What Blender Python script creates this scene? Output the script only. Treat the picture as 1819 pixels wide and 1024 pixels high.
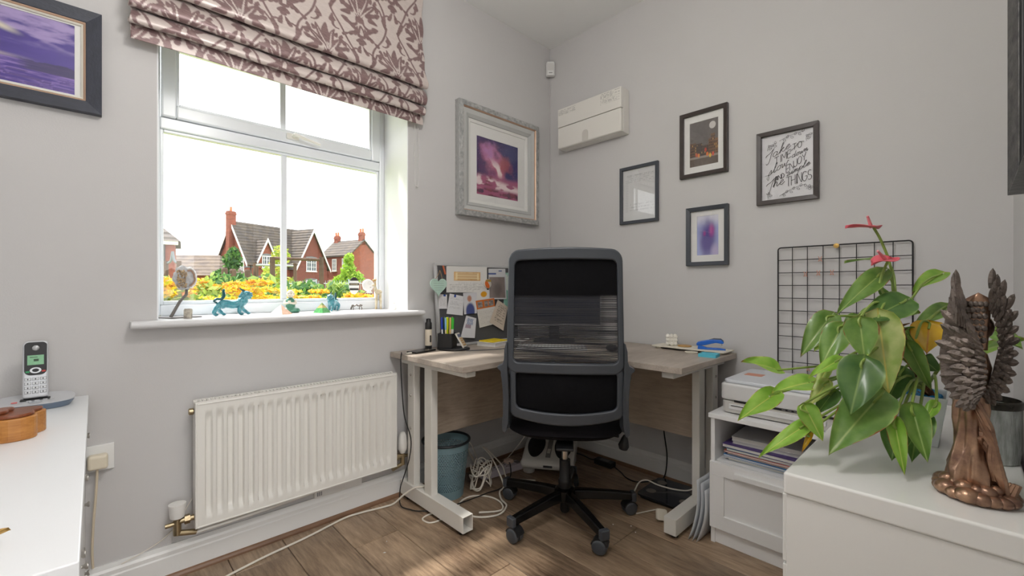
import bpy, bmesh, math, random
import numpy as np
from mathutils import Vector, Matrix, Euler
random.seed(7); RNG = np.random.default_rng(7)
for _o in list(bpy.data.objects): bpy.data.objects.remove(_o)
SC = bpy.context.scene; COL = SC.collection; PI = math.pi

# ------------------------------------------------------------------ camera
F_PX, PCX, PCY = 776.0, 909.5, 512.0
YAW = math.atan(812.5 / 776.0)
CAM = np.array([1.997, -2.27, 1.044])
FWD = np.array([-math.sin(YAW), math.cos(YAW), 0.0]); RGT = np.array([math.cos(YAW), math.sin(YAW), 0.0]); UPV = np.array([0, 0, 1.0])
cd = bpy.data.cameras.new('camera'); cam = bpy.data.objects.new('camera', cd); COL.objects.link(cam)
cam.location = CAM; cam.rotation_euler = (PI / 2, 0, YAW)
cd.sensor_width = 36.0; cd.sensor_fit = 'HORIZONTAL'; cd.lens = 36.0 * F_PX / 1819.0; cd.clip_start = 0.02; cd.clip_end = 500
SC.camera = cam

# ------------------------------------------------------------------ sky, sun, exposure
wd = bpy.data.worlds.new('overcast_sky'); SC.world = wd; wd.use_nodes = True
_n = wd.node_tree.nodes; _l = wd.node_tree.links
_bg = _n['Background']; _tc = _n.new('ShaderNodeTexCoord'); _nz = _n.new('ShaderNodeTexNoise'); _cr = _n.new('ShaderNodeValToRGB')
_nz.inputs['Scale'].default_value = 2.2; _nz.inputs['Detail'].default_value = 5
_cr.color_ramp.elements[0].color = (.86, .9, .95, 1); _cr.color_ramp.elements[1].color = (1, .99, .96, 1)
_l.new(_tc.outputs['Generated'], _nz.inputs['Vector']); _l.new(_nz.outputs['Fac'], _cr.inputs['Fac']); _l.new(_cr.outputs['Color'], _bg.inputs['Color'])
_bg.inputs['Strength'].default_value = 3.2
sl = bpy.data.lights.new('sun', 'SUN'); sun = bpy.data.objects.new('sun', sl); COL.objects.link(sun)
sl.energy = 6.2; sl.angle = math.radians(4); sl.color = (1, .95, .88)
_el, _az = math.radians(57), math.radians(28)          # travels +x, a little +y, and down
sun.rotation_euler = Vector((math.cos(_el) * math.cos(_az), math.cos(_el) * math.sin(_az), -math.sin(_el))).to_track_quat('-Z', 'Y').to_euler()
sun.location = (-6, -4, 9)
LAMP_POWER = 33.0; HALL_POWER = 46.0
SC.view_settings.view_transform = 'Standard'; SC.view_settings.look = 'None'
SC.view_settings.exposure = 0.22; SC.view_settings.gamma = 1.0; SC.view_settings.use_curve_mapping = False
try:
    SC.cycles.use_denoising = True; SC.cycles.max_bounces = 10; SC.cycles.transparent_max_bounces = 24
    SC.cycles.sample_clamp_indirect = 6.0
except Exception: pass

# ------------------------------------------------------------------ pixel helpers (a pixel gives a direction only)
def ray(px, py): return FWD + RGT * ((px - PCX) / F_PX) + UPV * ((PCY - py) / F_PX)
def onX(px, py, x=0.0): r = ray(px, py); return CAM + r * ((x - CAM[0]) / r[0])
def onY(px, py, y=0.0): r = ray(px, py); return CAM + r * ((y - CAM[1]) / r[1])
def onZ(px, py, z=0.0): r = ray(px, py); return CAM + r * ((z - CAM[2]) / r[2])
def atD(px, py, d): return CAM + ray(px, py) * d
def V(a): return Vector([float(t) for t in a])

# ------------------------------------------------------------------ materials
def lin(c):
    c = [t / 255.0 for t in c]
    return [t / 12.92 if t <= .04045 else ((t + .055) / 1.055) ** 2.4 for t in c] + [1.0]
MATS = {}
def M(name, col, rough=.5, metal=0.0, bump=0.0, bscale=60.0, var=0.0, vscale=6.0, stretch=None, coat=0.0, rnd=0.0, emit=0.0, sheen=0.0, trans=0.0, spec=.5, col2=None):
    if name in MATS: return MATS[name]
    m = bpy.data.materials.new(name); m.use_nodes = True; MATS[name] = m
    nt = m.node_tree; n = nt.nodes; l = nt.links; p = n['Principled BSDF']
    c = lin(col); p.inputs['Base Color'].default_value = c
    p.inputs['Roughness'].default_value = rough; p.inputs['Metallic'].default_value = metal
    p.inputs['Coat Weight'].default_value = coat; p.inputs['Sheen Weight'].default_value = sheen
    p.inputs['Transmission Weight'].default_value = trans; p.inputs['Specular IOR Level'].default_value = spec
    if emit: p.inputs['Emission Color'].default_value = c; p.inputs['Emission Strength'].default_value = emit
    tc = n.new('ShaderNodeTexCoord'); mp = n.new('ShaderNodeMapping'); l.new(tc.outputs['Object'], mp.inputs['Vector'])
    if stretch: mp.inputs['Scale'].default_value = stretch
    if var or col2:
        nz = n.new('ShaderNodeTexNoise'); nz.inputs['Scale'].default_value = vscale; nz.inputs['Detail'].default_value = 6; nz.inputs['Roughness'].default_value = .6
        l.new(mp.outputs['Vector'], nz.inputs['Vector'])
        cr = n.new('ShaderNodeValToRGB'); cr.color_ramp.elements[0].position = .32; cr.color_ramp.elements[1].position = .68
        if col2: a, b = c, lin(col2)
        else: a, b = [t * (1 - var) for t in c[:3]] + [1], [min(1, t * (1 + var)) for t in c[:3]] + [1]
        cr.color_ramp.elements[0].color = a; cr.color_ramp.elements[1].color = b
        l.new(nz.outputs['Fac'], cr.inputs['Fac']); out = cr.outputs['Color']
        if rnd:
            oi = n.new('ShaderNodeObjectInfo'); hs = n.new('ShaderNodeHueSaturation'); mr = n.new('ShaderNodeMapRange')
            mr.inputs['To Min'].default_value = 1 - rnd; mr.inputs['To Max'].default_value = 1 + rnd
            l.new(oi.outputs['Random'], mr.inputs['Value']); l.new(mr.outputs['Result'], hs.inputs['Value']); l.new(out, hs.inputs['Color']); out = hs.outputs['Color']
            ad = n.new('ShaderNodeVectorMath'); ad.operation = 'SCALE'; ad.inputs['Scale'].default_value = 37.0
            cb = n.new('ShaderNodeCombineXYZ'); l.new(oi.outputs['Random'], cb.inputs['X']); l.new(oi.outputs['Random'], cb.inputs['Z']); l.new(cb.outputs['Vector'], ad.inputs[0])
            l.new(ad.outputs['Vector'], mp.inputs['Location'])
        l.new(out, p.inputs['Base Color'])
    if bump:
        nb = n.new('ShaderNodeTexNoise'); nb.inputs['Scale'].default_value = bscale; nb.inputs['Detail'].default_value = 3
        l.new(mp.outputs['Vector'], nb.inputs['Vector'])
        bp = n.new('ShaderNodeBump'); bp.inputs['Strength'].default_value = bump; bp.inputs['Distance'].default_value = .01
        l.new(nb.outputs['Fac'], bp.inputs['Height']); l.new(bp.outputs['Normal'], p.inputs['Normal'])
    return m
def Mpaint(name, rough=.6, metal=0.0, bump=0.0, bscale=300, coat=0.0, sheen=0.0, spec=.5):
    """procedural material whose colour is the print stored in the mesh's 'print' attribute"""
    if name in MATS: return MATS[name]
    m = M(name, (200, 200, 200), rough, metal, bump, bscale, coat=coat, sheen=sheen, spec=spec); n = m.node_tree.nodes
    a = n.new('ShaderNodeAttribute'); a.attribute_name = 'print'
    m.node_tree.links.new(a.outputs['Color'], n['Principled BSDF'].inputs['Base Color']); return m
def Mwood(name, light, dark, rough=.45, along='X', sc=1.0, rnd=.12, ring=9.0, bump=.15, blot=.5, knots=True):
    """planks: stretched fibre noise, wavy cathedral rings, blotches, dark knots"""
    if name in MATS: return MATS[name]
    m = bpy.data.materials.new(name); m.use_nodes = True; MATS[name] = m
    nt = m.node_tree; n = nt.nodes; l = nt.links; p = n['Principled BSDF']; p.inputs['Roughness'].default_value = rough
    tc = n.new('ShaderNodeTexCoord'); oi = n.new('ShaderNodeObjectInfo'); cb = n.new('ShaderNodeCombineXYZ'); ad = n.new('ShaderNodeVectorMath'); ad.operation = 'MULTIPLY_ADD'
    for i in ('X', 'Y', 'Z'): l.new(oi.outputs['Random'], cb.inputs[i])
    ad.inputs[1].default_value = (13, 29, 17); l.new(cb.outputs['Vector'], ad.inputs[0]); l.new(tc.outputs['Object'], ad.inputs[2])
    def mapped(s):
        mp = n.new('ShaderNodeMapping'); mp.inputs['Scale'].default_value = s; l.new(ad.outputs['Vector'], mp.inputs['Vector']); return mp.outputs['Vector']
    lo, hi = (1, 9) if along == 'X' else (9, 1)
    if along == 'Z': sA = (9 * sc, 9 * sc, 1 * sc)
    else: sA = (lo * sc, hi * sc, 9 * sc)
    fib = n.new('ShaderNodeTexNoise'); fib.inputs['Scale'].default_value = 14; fib.inputs['Detail'].default_value = 7; fib.inputs['Roughness'].default_value = .7; l.new(mapped(sA), fib.inputs['Vector'])
    rg = n.new('ShaderNodeTexNoise'); rg.inputs['Scale'].default_value = 1.3; rg.inputs['Detail'].default_value = 2; l.new(mapped(tuple(t * .55 for t in sA)), rg.inputs['Vector'])
    mu = n.new('ShaderNodeMath'); mu.operation = 'MULTIPLY'; mu.inputs[1].default_value = ring; l.new(rg.outputs['Fac'], mu.inputs[0])
    pp = n.new('ShaderNodeMath'); pp.operation = 'PINGPONG'; pp.inputs[1].default_value = .5; l.new(mu.outputs[0], pp.inputs[0])
    bl = n.new('ShaderNodeTexNoise'); bl.inputs['Scale'].default_value = 3.0 * sc; bl.inputs['Detail'].default_value = 3; l.new(mapped((1, 1.6, 1)), bl.inputs['Vector'])
    def mix(a, b, k):
        x = n.new('ShaderNodeMix'); x.data_type = 'FLOAT'; x.inputs[0].default_value = k; l.new(a, x.inputs[2]); l.new(b, x.inputs[3]); return x.outputs[0]
    f = mix(fib.outputs['Fac'], pp.outputs[0], .28); f = mix(f, bl.outputs['Fac'], blot)
    cr = n.new('ShaderNodeValToRGB'); cr.color_ramp.elements[0].position = .30; cr.color_ramp.elements[1].position = .66
    cr.color_ramp.elements[0].color = lin(dark); cr.color_ramp.elements[1].color = lin(light); l.new(f, cr.inputs['Fac'])
    hs = n.new('ShaderNodeHueSaturation'); mr = n.new('ShaderNodeMapRange'); mr.inputs['To Min'].default_value = 1 - rnd; mr.inputs['To Max'].default_value = 1 + rnd
    l.new(oi.outputs['Random'], mr.inputs['Value']); l.new(mr.outputs['Result'], hs.inputs['Value']); l.new(cr.outputs['Color'], hs.inputs['Color']); out = hs.outputs['Color']
    if knots:
        vo = n.new('ShaderNodeTexVoronoi'); vo.inputs['Scale'].default_value = 2.6 * sc; l.new(mapped((1, 1.5, 1.5) if along == 'X' else (1.5, 1, 1.5) if along == 'Y' else (1.5, 1.5, 1)), vo.inputs['Vector'])
        kr = n.new('ShaderNodeValToRGB'); kr.color_ramp.elements[0].position = .02; kr.color_ramp.elements[1].position = .075
        kr.color_ramp.elements[0].color = (.28, .24, .2, 1); kr.color_ramp.elements[1].color = (1, 1, 1, 1); l.new(vo.outputs['Distance'], kr.inputs['Fac'])
        mm = n.new('ShaderNodeMix'); mm.data_type = 'RGBA'; mm.blend_type = 'MULTIPLY'; mm.inputs[0].default_value = .85; l.new(out, mm.inputs[6]); l.new(kr.outputs['Color'], mm.inputs[7]); out = mm.outputs[2]
    l.new(out, p.inputs['Base Color'])
    bp = n.new('ShaderNodeBump'); bp.inputs['Strength'].default_value = bump; bp.inputs['Distance'].default_value = .004; l.new(fib.outputs['Fac'], bp.inputs['Height']); l.new(bp.outputs['Normal'], p.inputs['Normal'])
    return m
def Mglass(name, tint=(255, 255, 255), ior=1.45, rough=0.0):
    """thin pane: clear sheet plus Fresnel mirror reflection"""
    if name in MATS: return MATS[name]
    m = bpy.data.materials.new(name); m.use_nodes = True; MATS[name] = m; nt = m.node_tree; n = nt.nodes; l = nt.links
    n.remove(n['Principled BSDF']); o = n['Material Output']; t = n.new('ShaderNodeBsdfTransparent'); g = n.new('ShaderNodeBsdfGlossy'); x = n.new('ShaderNodeMixShader')
    t.inputs['Color'].default_value = lin(tint); g.inputs['Roughness'].default_value = rough
    ge = n.new('ShaderNodeNewGeometry'); dt = n.new('ShaderNodeVectorMath'); dt.operation = 'DOT_PRODUCT'; l.new(ge.outputs['Normal'], dt.inputs[0]); l.new(ge.outputs['Incoming'], dt.inputs[1])
    def mth(op, a, b=None, c=None):
        k = n.new('ShaderNodeMath'); k.operation = op
        for i, q in enumerate((a, b, c)):
            if q is None: continue
            if isinstance(q, (int, float)): k.inputs[i].default_value = q
            else: l.new(q, k.inputs[i])
        return k.outputs[0]
    f0 = ((ior - 1) / (ior + 1)) ** 2; c = mth('SUBTRACT', 1.0, mth('ABSOLUTE', dt.outputs['Value'])); f = mth('MULTIPLY_ADD', mth('POWER', c, 5.0), 1 - f0, f0)
    l.new(f, x.inputs[0]); l.new(t.outputs[0], x.inputs[1]); l.new(g.outputs[0], x.inputs[2]); l.new(x.outputs[0], o.inputs['Surface']); return m

WALL = M('matt_grey_wall_paint', (204, 202, 201), .85, bump=.05, bscale=240, var=.015, vscale=2, spec=.3)
CEIL = M('white_ceiling_paint', (238, 238, 236), .9, bump=.03, bscale=200)
WHITE = M('white_gloss_woodwork', (232, 232, 230), .35, bump=.02, bscale=40)
UPVC = M('white_upvc', (236, 240, 245), .25, bump=.01, bscale=30)
PLASTER = M('white_reveal_paint', (240, 241, 243), .7, bump=.03, bscale=150)
ENAMEL = M('cream_white_enamel', (232, 230, 224), .35, bump=.02, bscale=60)
STEELW = M('white_powder_coat', (226, 223, 216), .4, bump=.03, bscale=400)
BLACKP = M('black_plastic', (26, 26, 28), .45, bump=.03, bscale=300)
CHARC = M('charcoal_plastic', (68, 72, 78), .38, bump=.05, bscale=500)
GLOSSBLK = M('gloss_black_steel', (14, 14, 15), .22, bump=.01, bscale=60)
FABBLK = M('black_woven_fabric', (15, 15, 18), .95, spec=.2, bump=.25, bscale=900, sheen=.0, var=.2, vscale=60)
CHROME = M('brushed_chrome', (200, 196, 190), .22, 1.0, bump=.02, bscale=300)
BRASS = M('aged_brass', (172, 156, 126), .35, 1.0, bump=.05, bscale=120, var=.2, vscale=30)
WCORD = M('white_cable', (226, 220, 208), .5, bump=.02, bscale=100)
BCORD = M('black_cable', (22, 21, 22), .5, bump=.02, bscale=100)
GLASS = Mglass('clear_glass'); PGLASS = Mglass('picture_glass', ior=1.5)
PRINT = Mpaint('printed_paper', .7, bump=.02); PRINTG = Mpaint('glossy_print', .35)
PAPER = M('plain_paper', (226, 224, 220), .8, bump=.03, bscale=90)

# ------------------------------------------------------------------ mesh builder
class MB:
    def __init__(s): s.v = []; s.f = []; s.X = Matrix.Identity(4)
    def at(s, loc=(0, 0, 0), rot=(0, 0, 0), sc=(1, 1, 1)):
        s.X = Matrix.Translation(Vector(loc)) @ Euler(rot).to_matrix().to_4x4() @ Matrix.Diagonal((*sc, 1)); return s
    def mat(s, X): s.X = X; return s
    def add(s, vs, fs):
        b = len(s.v); s.v += [tuple(s.X @ Vector([float(t) for t in q])) for q in vs]; s.f += [tuple(i + b for i in f) for f in fs]; return s
    def bx(s, x0, x1, y0, y1, z0, z1):
        return s.add([(x, y, z) for z in (z0, z1) for y in (y0, y1) for x in (x0, x1)], [(0, 2, 3, 1), (4, 5, 7, 6), (0, 1, 5, 4), (2, 6, 7, 3), (0, 4, 6, 2), (1, 3, 7, 5)])
    def box(s, c, d): return s.bx(c[0] - d[0] / 2, c[0] + d[0] / 2, c[1] - d[1] / 2, c[1] + d[1] / 2, c[2] - d[2] / 2, c[2] + d[2] / 2)
    def tube(s, pts, r, n=8, cap=True, closed=False):
        P = [Vector([float(t) for t in q]) for q in pts]; k = len(P); rr = r if isinstance(r, (list, tuple)) else [r] * k; vs = []; u = None
        for i, q in enumerate(P):
            t = (P[(i + 1) % k] - P[i - 1]) if closed else (P[min(i + 1, k - 1)] - P[max(i - 1, 0)])
            t = t.normalized() if t.length > 1e-9 else Vector((0, 0, 1))
            if u is None: u = t.orthogonal().normalized()
            else:
                u = u - t * u.dot(t); u = u.normalized() if u.length > 1e-6 else t.orthogonal().normalized()
            w = t.cross(u)
            for j in range(n): a = 2 * PI * j / n; vs.append(q + (u * math.cos(a) + w * math.sin(a)) * rr[i])
        fs = [(i * n + j, i * n + (j + 1) % n, ((i + 1) % k) * n + (j + 1) % n, ((i + 1) % k) * n + j) for i in range(k if closed else k - 1) for j in range(n)]
        if cap and not closed: fs += [tuple(range(n - 1, -1, -1)), tuple((k - 1) * n + j for j in range(n))]
        return s.add(vs, fs)
    def lathe(s, prof, n=24, c=(0, 0, 0), cap=True, wob=None):
        vs = []; k = len(prof)
        for i, (r, z) in enumerate(prof):
            for j in range(n):
                a = 2 * PI * j / n; q = r * (wob(a, z) if wob else 1); vs.append((c[0] + q * math.cos(a), c[1] + q * math.sin(a), c[2] + z))
        fs = [(i * n + j, i * n + (j + 1) % n, (i + 1) * n + (j + 1) % n, (i + 1) * n + j) for i in range(k - 1) for j in range(n)]
        if cap: fs += [tuple(range(n - 1, -1, -1)), tuple((k - 1) * n + j for j in range(n))]
        return s.add(vs, fs)
    def ball(s, c, r, nu=12, nv=8):
        r = r if isinstance(r, (list, tuple)) else (r, r, r); vs = [(c[0], c[1], c[2] - r[2])]
        for i in range(1, nv):
            b = -PI / 2 + PI * i / nv
            for j in range(nu): a = 2 * PI * j / nu; vs.append((c[0] + r[0] * math.cos(b) * math.cos(a), c[1] + r[1] * math.cos(b) * math.sin(a), c[2] + r[2] * math.sin(b)))
        vs.append((c[0], c[1], c[2] + r[2])); t = len(vs) - 1; fs = []
        for j in range(nu): fs.append((0, 1 + (j + 1) % nu, 1 + j)); fs.append((t, t - nu + j, t - nu + (j + 1) % nu))
        for i in range(nv - 2):
            for j in range(nu): fs.append((1 + i * nu + j, 1 + i * nu + (j + 1) % nu, 1 + (i + 1) * nu + (j + 1) % nu, 1 + (i + 1) * nu + j))
        return s.add(vs, fs)
    def prism(s, poly, a0, a1, axis='z'):
        """extrude a 2-d outline: axis z -> (x,y), y -> (x,z), x -> (y,z)"""
        def p3(u, w, a): return (u, w, a) if axis == 'z' else (u, a, w) if axis == 'y' else (a, u, w)
        k = len(poly); vs = [p3(u, w, a0) for u, w in poly] + [p3(u, w, a1) for u, w in poly]
        return s.add(vs, [tuple(range(k - 1, -1, -1)), tuple(range(k, 2 * k))] + [(i, (i + 1) % k, k + (i + 1) % k, k + i) for i in range(k)])
    def ring(s, outer, inner, a0, a1, axis='y'):
        def p3(u, w, a): return (u, w, a) if axis == 'z' else (u, a, w) if axis == 'y' else (a, u, w)
        k = len(outer); vs = [p3(*q, a) for a in (a0, a1) for L in (outer, inner) for q in L]; fs = []
        for i in range(k):
            j = (i + 1) % k; fs += [(i, j, k + j, k + i), (2 * k + j, 2 * k + i, 3 * k + i, 3 * k + j), (j, i, 2 * k + i, 2 * k + j), (k + i, k + j, 3 * k + j, 3 * k + i)]
        return s.add(vs, fs)
    def grid(s, fn, nu, nv):
        vs = [fn(i / nu, j / nv) for j in range(nv + 1) for i in range(nu + 1)]; w = nu + 1
        return s.add(vs, [(j * w + i, j * w + i + 1, (j + 1) * w + i + 1, (j + 1) * w + i) for j in range(nv) for i in range(nu)])
    def warp(s, fn): s.v = [tuple(fn(*q)) for q in s.v]; return s
    def build(s, name, mat, parent=None, bev=0.0, smooth=False, seg=2, sub=0, world=False, solid=0.0):
        me = bpy.data.meshes.new(name); vs = s.v
        if world and parent is not None:
            inv = (Matrix.Translation(parent.location) @ parent.rotation_euler.to_matrix().to_4x4()).inverted(); vs = [tuple(inv @ Vector(q)) for q in vs]
        me.from_pydata(vs, [], s.f); me.materials.append(mat)
        bm = bmesh.new(); bm.from_mesh(me); bmesh.ops.recalc_face_normals(bm, faces=bm.faces); bm.to_mesh(me); bm.free()
        if smooth:
            me.polygons.foreach_set('use_smooth', [True] * len(me.polygons))
            try: me.set_sharp_from_angle(angle=math.radians(50))
            except Exception: pass
        me.update(); return obj(name, me, parent, bev, seg, sub, solid)
def obj(name, me, parent=None, bev=0.0, seg=2, sub=0, solid=0.0):
    o = bpy.data.objects.new(name, me); COL.objects.link(o)
    if parent is not None: o.parent = parent
    if solid: md = o.modifiers.new('thickness', 'SOLIDIFY'); md.thickness = solid; md.offset = 0
    if bev: md = o.modifiers.new('soft_edges', 'BEVEL'); md.width = bev; md.segments = seg; md.limit_method = 'ANGLE'; md.angle_limit = math.radians(40); md.harden_normals = False
    if sub: md = o.modifiers.new('smooth', 'SUBSURF'); md.levels = sub; md.render_levels = sub
    return o
def tag(o, label, cat, group=None):
    o['label'] = label; o['category'] = cat
    if group: o['group'] = group
    return o
def thing(name, label, cat, loc=(0, 0, 0), rz=0.0, group=None):
    o = bpy.data.objects.new(name, None); COL.objects.link(o); o.empty_display_size = .05
    o.location = V(loc); o.rotation_euler = (0, 0, rz); return tag(o, label, cat, group)
def struct(o): o['kind'] = 'structure'; return o
def dup(o, parent=None):
    c = o.copy(); COL.objects.link(c); c.parent = parent
    for ch in list(o.children): dup(ch, c)
    return c
def rrect(x0, x1, z0, z1, r, k=6):
    r = r if isinstance(r, (list, tuple)) else [r] * 4; out = []
    for (cx, cz, a0, q) in ((x1 - r[0], z1 - r[0], 0, r[0]), (x0 + r[1], z1 - r[1], 90, r[1]), (x0 + r[2], z0 + r[2], 180, r[2]), (x1 - r[3], z0 + r[3], 270, r[3])):
        for i in range(k + 1): a = math.radians(a0 + 90 * i / k); out.append((cx + q * math.cos(a), cz + q * math.sin(a)))
    return out
def smooth_path(pts, k=6):
    P = [Vector([float(t) for t in q]) for q in pts]; out = []
    for i in range(len(P) - 1):
        p0, p1, p2, p3 = P[max(i - 1, 0)], P[i], P[i + 1], P[min(i + 2, len(P) - 1)]
        for j in range(k):
            t = j / k; out.append(.5 * ((2 * p1) + (p2 - p0) * t + (2 * p0 - 5 * p1 + 4 * p2 - p3) * t * t + (3 * p1 - p0 - 3 * p2 + p3) * t ** 3))
    return out + [P[-1]]
# ---- prints: colour stored per vertex on a fine flat grid, painted by formulas
def fbm(u, v, sc=4.0, oc=5, seed=0):
    u = np.asarray(u, float); v = np.asarray(v, float); out = np.zeros(np.broadcast(u, v).shape); amp = .5; s = sc
    for o in range(oc):
        t = np.random.default_rng(seed * 31 + o).random((64, 64)); x = u * s; y = v * s; xi = np.floor(x).astype(int); yi = np.floor(y).astype(int); fx = x - xi; fy = y - yi
        fx = fx * fx * (3 - 2 * fx); fy = fy * fy * (3 - 2 * fy); g = lambda a, b: t[a % 64, b % 64]
        out += amp * ((g(xi, yi) * (1 - fx) + g(xi + 1, yi) * fx) * (1 - fy) + (g(xi, yi + 1) * (1 - fx) + g(xi + 1, yi + 1) * fx) * fy); amp *= .5; s *= 2
    return out
def sst(a, b, x): t = np.clip((x - a) / (b - a), 0, 1); return t * t * (3 - 2 * t)
def lerp(a, b, t): t = np.asarray(t)[..., None]; return np.asarray(a) * (1 - t) + np.asarray(b) * t
def L3(*c): return np.array(lin(c)[:3])
def set_print(me, cols):
    a = me.color_attributes.new('print', 'FLOAT_COLOR', 'POINT'); c = np.ones((len(me.vertices), 4), np.float32); c[:, :3] = cols; a.data.foreach_set('color', c.ravel())
def print_mesh(name, w, h, nu, nv, fn, pos=None, mat=None):
    """flat sheet (x 0..w, z 0..h, facing -y) whose print comes from fn(u,v)"""
    u, v = np.meshgrid(np.linspace(0, 1, nu + 1), np.linspace(0, 1, nv + 1)); P = np.stack([u * w, 0 * u, v * h], -1).reshape(-1, 3) if pos is None else np.asarray(pos(u, v)).reshape(-1, 3)
    W = nu + 1; fs = [(j * W + i, j * W + i + 1, (j + 1) * W + i + 1, (j + 1) * W + i) for j in range(nv) for i in range(nu)]
    me = bpy.data.meshes.new(name); me.from_pydata([tuple(q) for q in P.tolist()], [], fs); me.materials.append(mat or PRINT); me.update()
    set_print(me, np.broadcast_to(fn(u, v), (nv + 1, nu + 1, 3)).reshape(-1, 3)); return me

# ================================================================== the room
W, H, YB, D0 = 2.101, 2.69, 0.0, -2.78          # width, ceiling, far wall, wall behind the camera
WY0, WY1, WZ0, WZ1 = -2.110, -1.103, 0.93, 2.14   # window opening
mb = MB().bx(-.0, W, D0, YB, -.06, -.011); floor = struct(mb.build('floor', M('floor_underlay', (70, 56, 44), .8, bump=.05)))
PLANK = Mwood('oak_laminate', (192, 166, 138), (92, 72, 56), .34, 'X', 1.0, .16, 14, .2, .42)
pw, plen = .192, 1.285; joints = {0: .297, 1: .797, 4: 1.0, 2: .12, 3: .62, 5: .45, 6: 1.25, 7: .2, -1: .72, -2: .15, -3: 1.0, -4: .5, -5: .3, -6: .8}
cache = {}
for k in range(-7, 9):
    y0 = max(-1.515 + pw * k, D0); y1 = min(-1.515 + pw * (k + 1), YB)
    if y1 - y0 < .02: continue
    j = joints.get(k, .4); xs = [0.0] + [t for t in (j - plen, j, j + plen) if 0.03 < t < W - .03] + [W]
    for a, b in zip(xs[:-1], xs[1:]):
        m = MB().bx(0, b - a - .0022, 0, y1 - y0 - .0022, -.011, 0)
        o = m.build('plank', PLANK, floor, bev=.0016, seg=1); o.location = (a, y0, 0)
struct(MB().bx(-.34, W + .1, D0 - .1, .12, H, H + .1).build('ceiling', CEIL))
wl = MB().bx(-.34, 0, D0 - .1, WY0, -.06, H).bx(-.34, 0, WY1, .12, -.06, H).bx(-.34, 0, WY0, WY1, -.06, WZ0 - .02).bx(-.34, 0, WY0, WY1, WZ1, H)
wall_left = struct(wl.build('wall_left', WALL))
struct(MB().bx(0, W, 0, .12, -.06, H).build('wall_back', WALL))
struct(MB().bx(0, W, D0 - .1, D0, -.06, H).build('wall_front', WALL))
# side doorway, hall, hall window and lamp, added out of view for fill light
DY0, DY1, DH = -2.66, -1.62, 2.06
struct(MB().bx(W, W + .1, D0 - .1, DY0, -.06, H).bx(W, W + .1, DY1, .12, -.06, H).bx(W, W + .1, DY0, DY1, DH, H).build('wall_right', WALL))
HX0, HX1, HY0, HY1 = W + .1, 4.6, -3.5, -.7
hw = MB().bx(HX0, HX1, HY0 - .1, HY0, -.06, H).bx(HX0, HX1, HY1, HY1 + .1, -.06, H).bx(HX1, HX1 + .1, HY0 - .1, -2.9, -.06, H).bx(HX1, HX1 + .1, -1.3, HY1 + .1, -.06, H).bx(HX1, HX1 + .1, -2.9, -1.3, -.06, .3).bx(HX1, HX1 + .1, -2.9, -1.3, 2.2, H).bx(HX0 - .1, HX0, HY0 - .1, D0 - .1, -.06, H)
struct(hw.build('wall_hall', WALL)); struct(MB().bx(HX0, HX1, HY0, HY1, -.06, -.001).bx(W, HX0, DY0, DY1, -.06, -.001).build('floor_hall', M('hall_carpet', (176, 168, 158), .95, bump=.3, bscale=200)))
struct(MB().bx(HX0, HX1 + .1, HY0 - .1, HY1 + .1, H, H + .1).build('ceiling_hall', CEIL))
struct(MB().bx(HX1 + .05, HX1 + .055, -2.9, -1.3, .3, 2.2).build('added_hall_window', GLASS))  # unseen pane, added so daylight also enters through the hall
hl = thing('added_hall_lamp', 'added round white fill lamp on the unseen hall ceiling', 'lamp', (3.2, -2.1, H - .07))  # invented lamp that sends fill light through the doorway
MB().lathe([(.26, .05), (.275, .055), (.275, .07), (.0, .07)], 32).build('lamp_base', WHITE, hl, smooth=True)
MB().lathe([(0, 0), (.16, .004), (.24, .018), (.26, .05), (.0, .05)], 32, cap=False).build('lamp_shade', M('added_hall_diffuser', (252, 249, 246), .5, emit=HALL_POWER), hl, smooth=True)
# white painted reveals round the window
rv = MB().bx(-.248, -.0005, WY1 - .004, WY1, WZ0, WZ1).bx(-.248, -.0005, WY0, WY0 + .004, WZ0, WZ1).bx(-.248, -.0005, WY0, WY1, WZ1 - .004, WZ1)
struct(rv.build('trim_1', PLASTER))
# skirting boards with moulded top, brown beading at the floor
prof = [(0, 0), (.016, 0), (.016, .078), (.0135, .083), (.0135, .096), (.009, .104), (.006, .118), (0, .118)]
def board(name, axis, a, b, wall, sgn):
    m = MB(); poly = [(wall + sgn * q[0], q[1]) for q in prof]
    m.prism(poly, a, b, 'y' if axis == 'y' else 'x'); return struct(m.build(name, WHITE))
BEAD = Mwood('brown_beading', (142, 108, 82), (104, 76, 56), .4, 'Y', 1, .05, knots=False)
for nm, ax, a, b, wll, sg in (('left', 'y', D0, 0, 0, 1), ('back', 'x', 0, W, 0, -1), ('right', 'y', -1.6, 0, W, -1)):
    board('baseboard_' + nm, ax, a, b, wll, sg)
    t = [(.016, 0), (.030, 0), (.029, .007), (.024, .014), (.016, .017)]; m = MB().prism([(wll + sg * q[0], q[1]) for q in t], a, b, ax)
    struct(m.build('trim_' + {'left': '2', 'back': '3', 'right': '4'}[nm], BEAD))
# window board
sb = MB(); nose = [(-.25, WZ0 - .026), (.05, WZ0 - .026)] + [(.05 + .013 * math.sin(a), WZ0 - .013 - .013 * math.cos(a)) for a in np.linspace(.3, PI - .3, 7)] + [(.05, WZ0), (-.25, WZ0)]
sb.prism(nose[1:-1] + [(.001, WZ0), (.001, WZ0 - .026)], -2.183, -1.038, 'y').prism([(-.26, WZ0 - .026), (.001, WZ0 - .026), (.001, WZ0), (-.26, WZ0)], WY0 + .002, WY1 - .002, 'y')
sill = struct(sb.build('trim_5', M('white_window_board', (222, 222, 223), .3, bump=.01, bscale=20), bev=.003))

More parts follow.
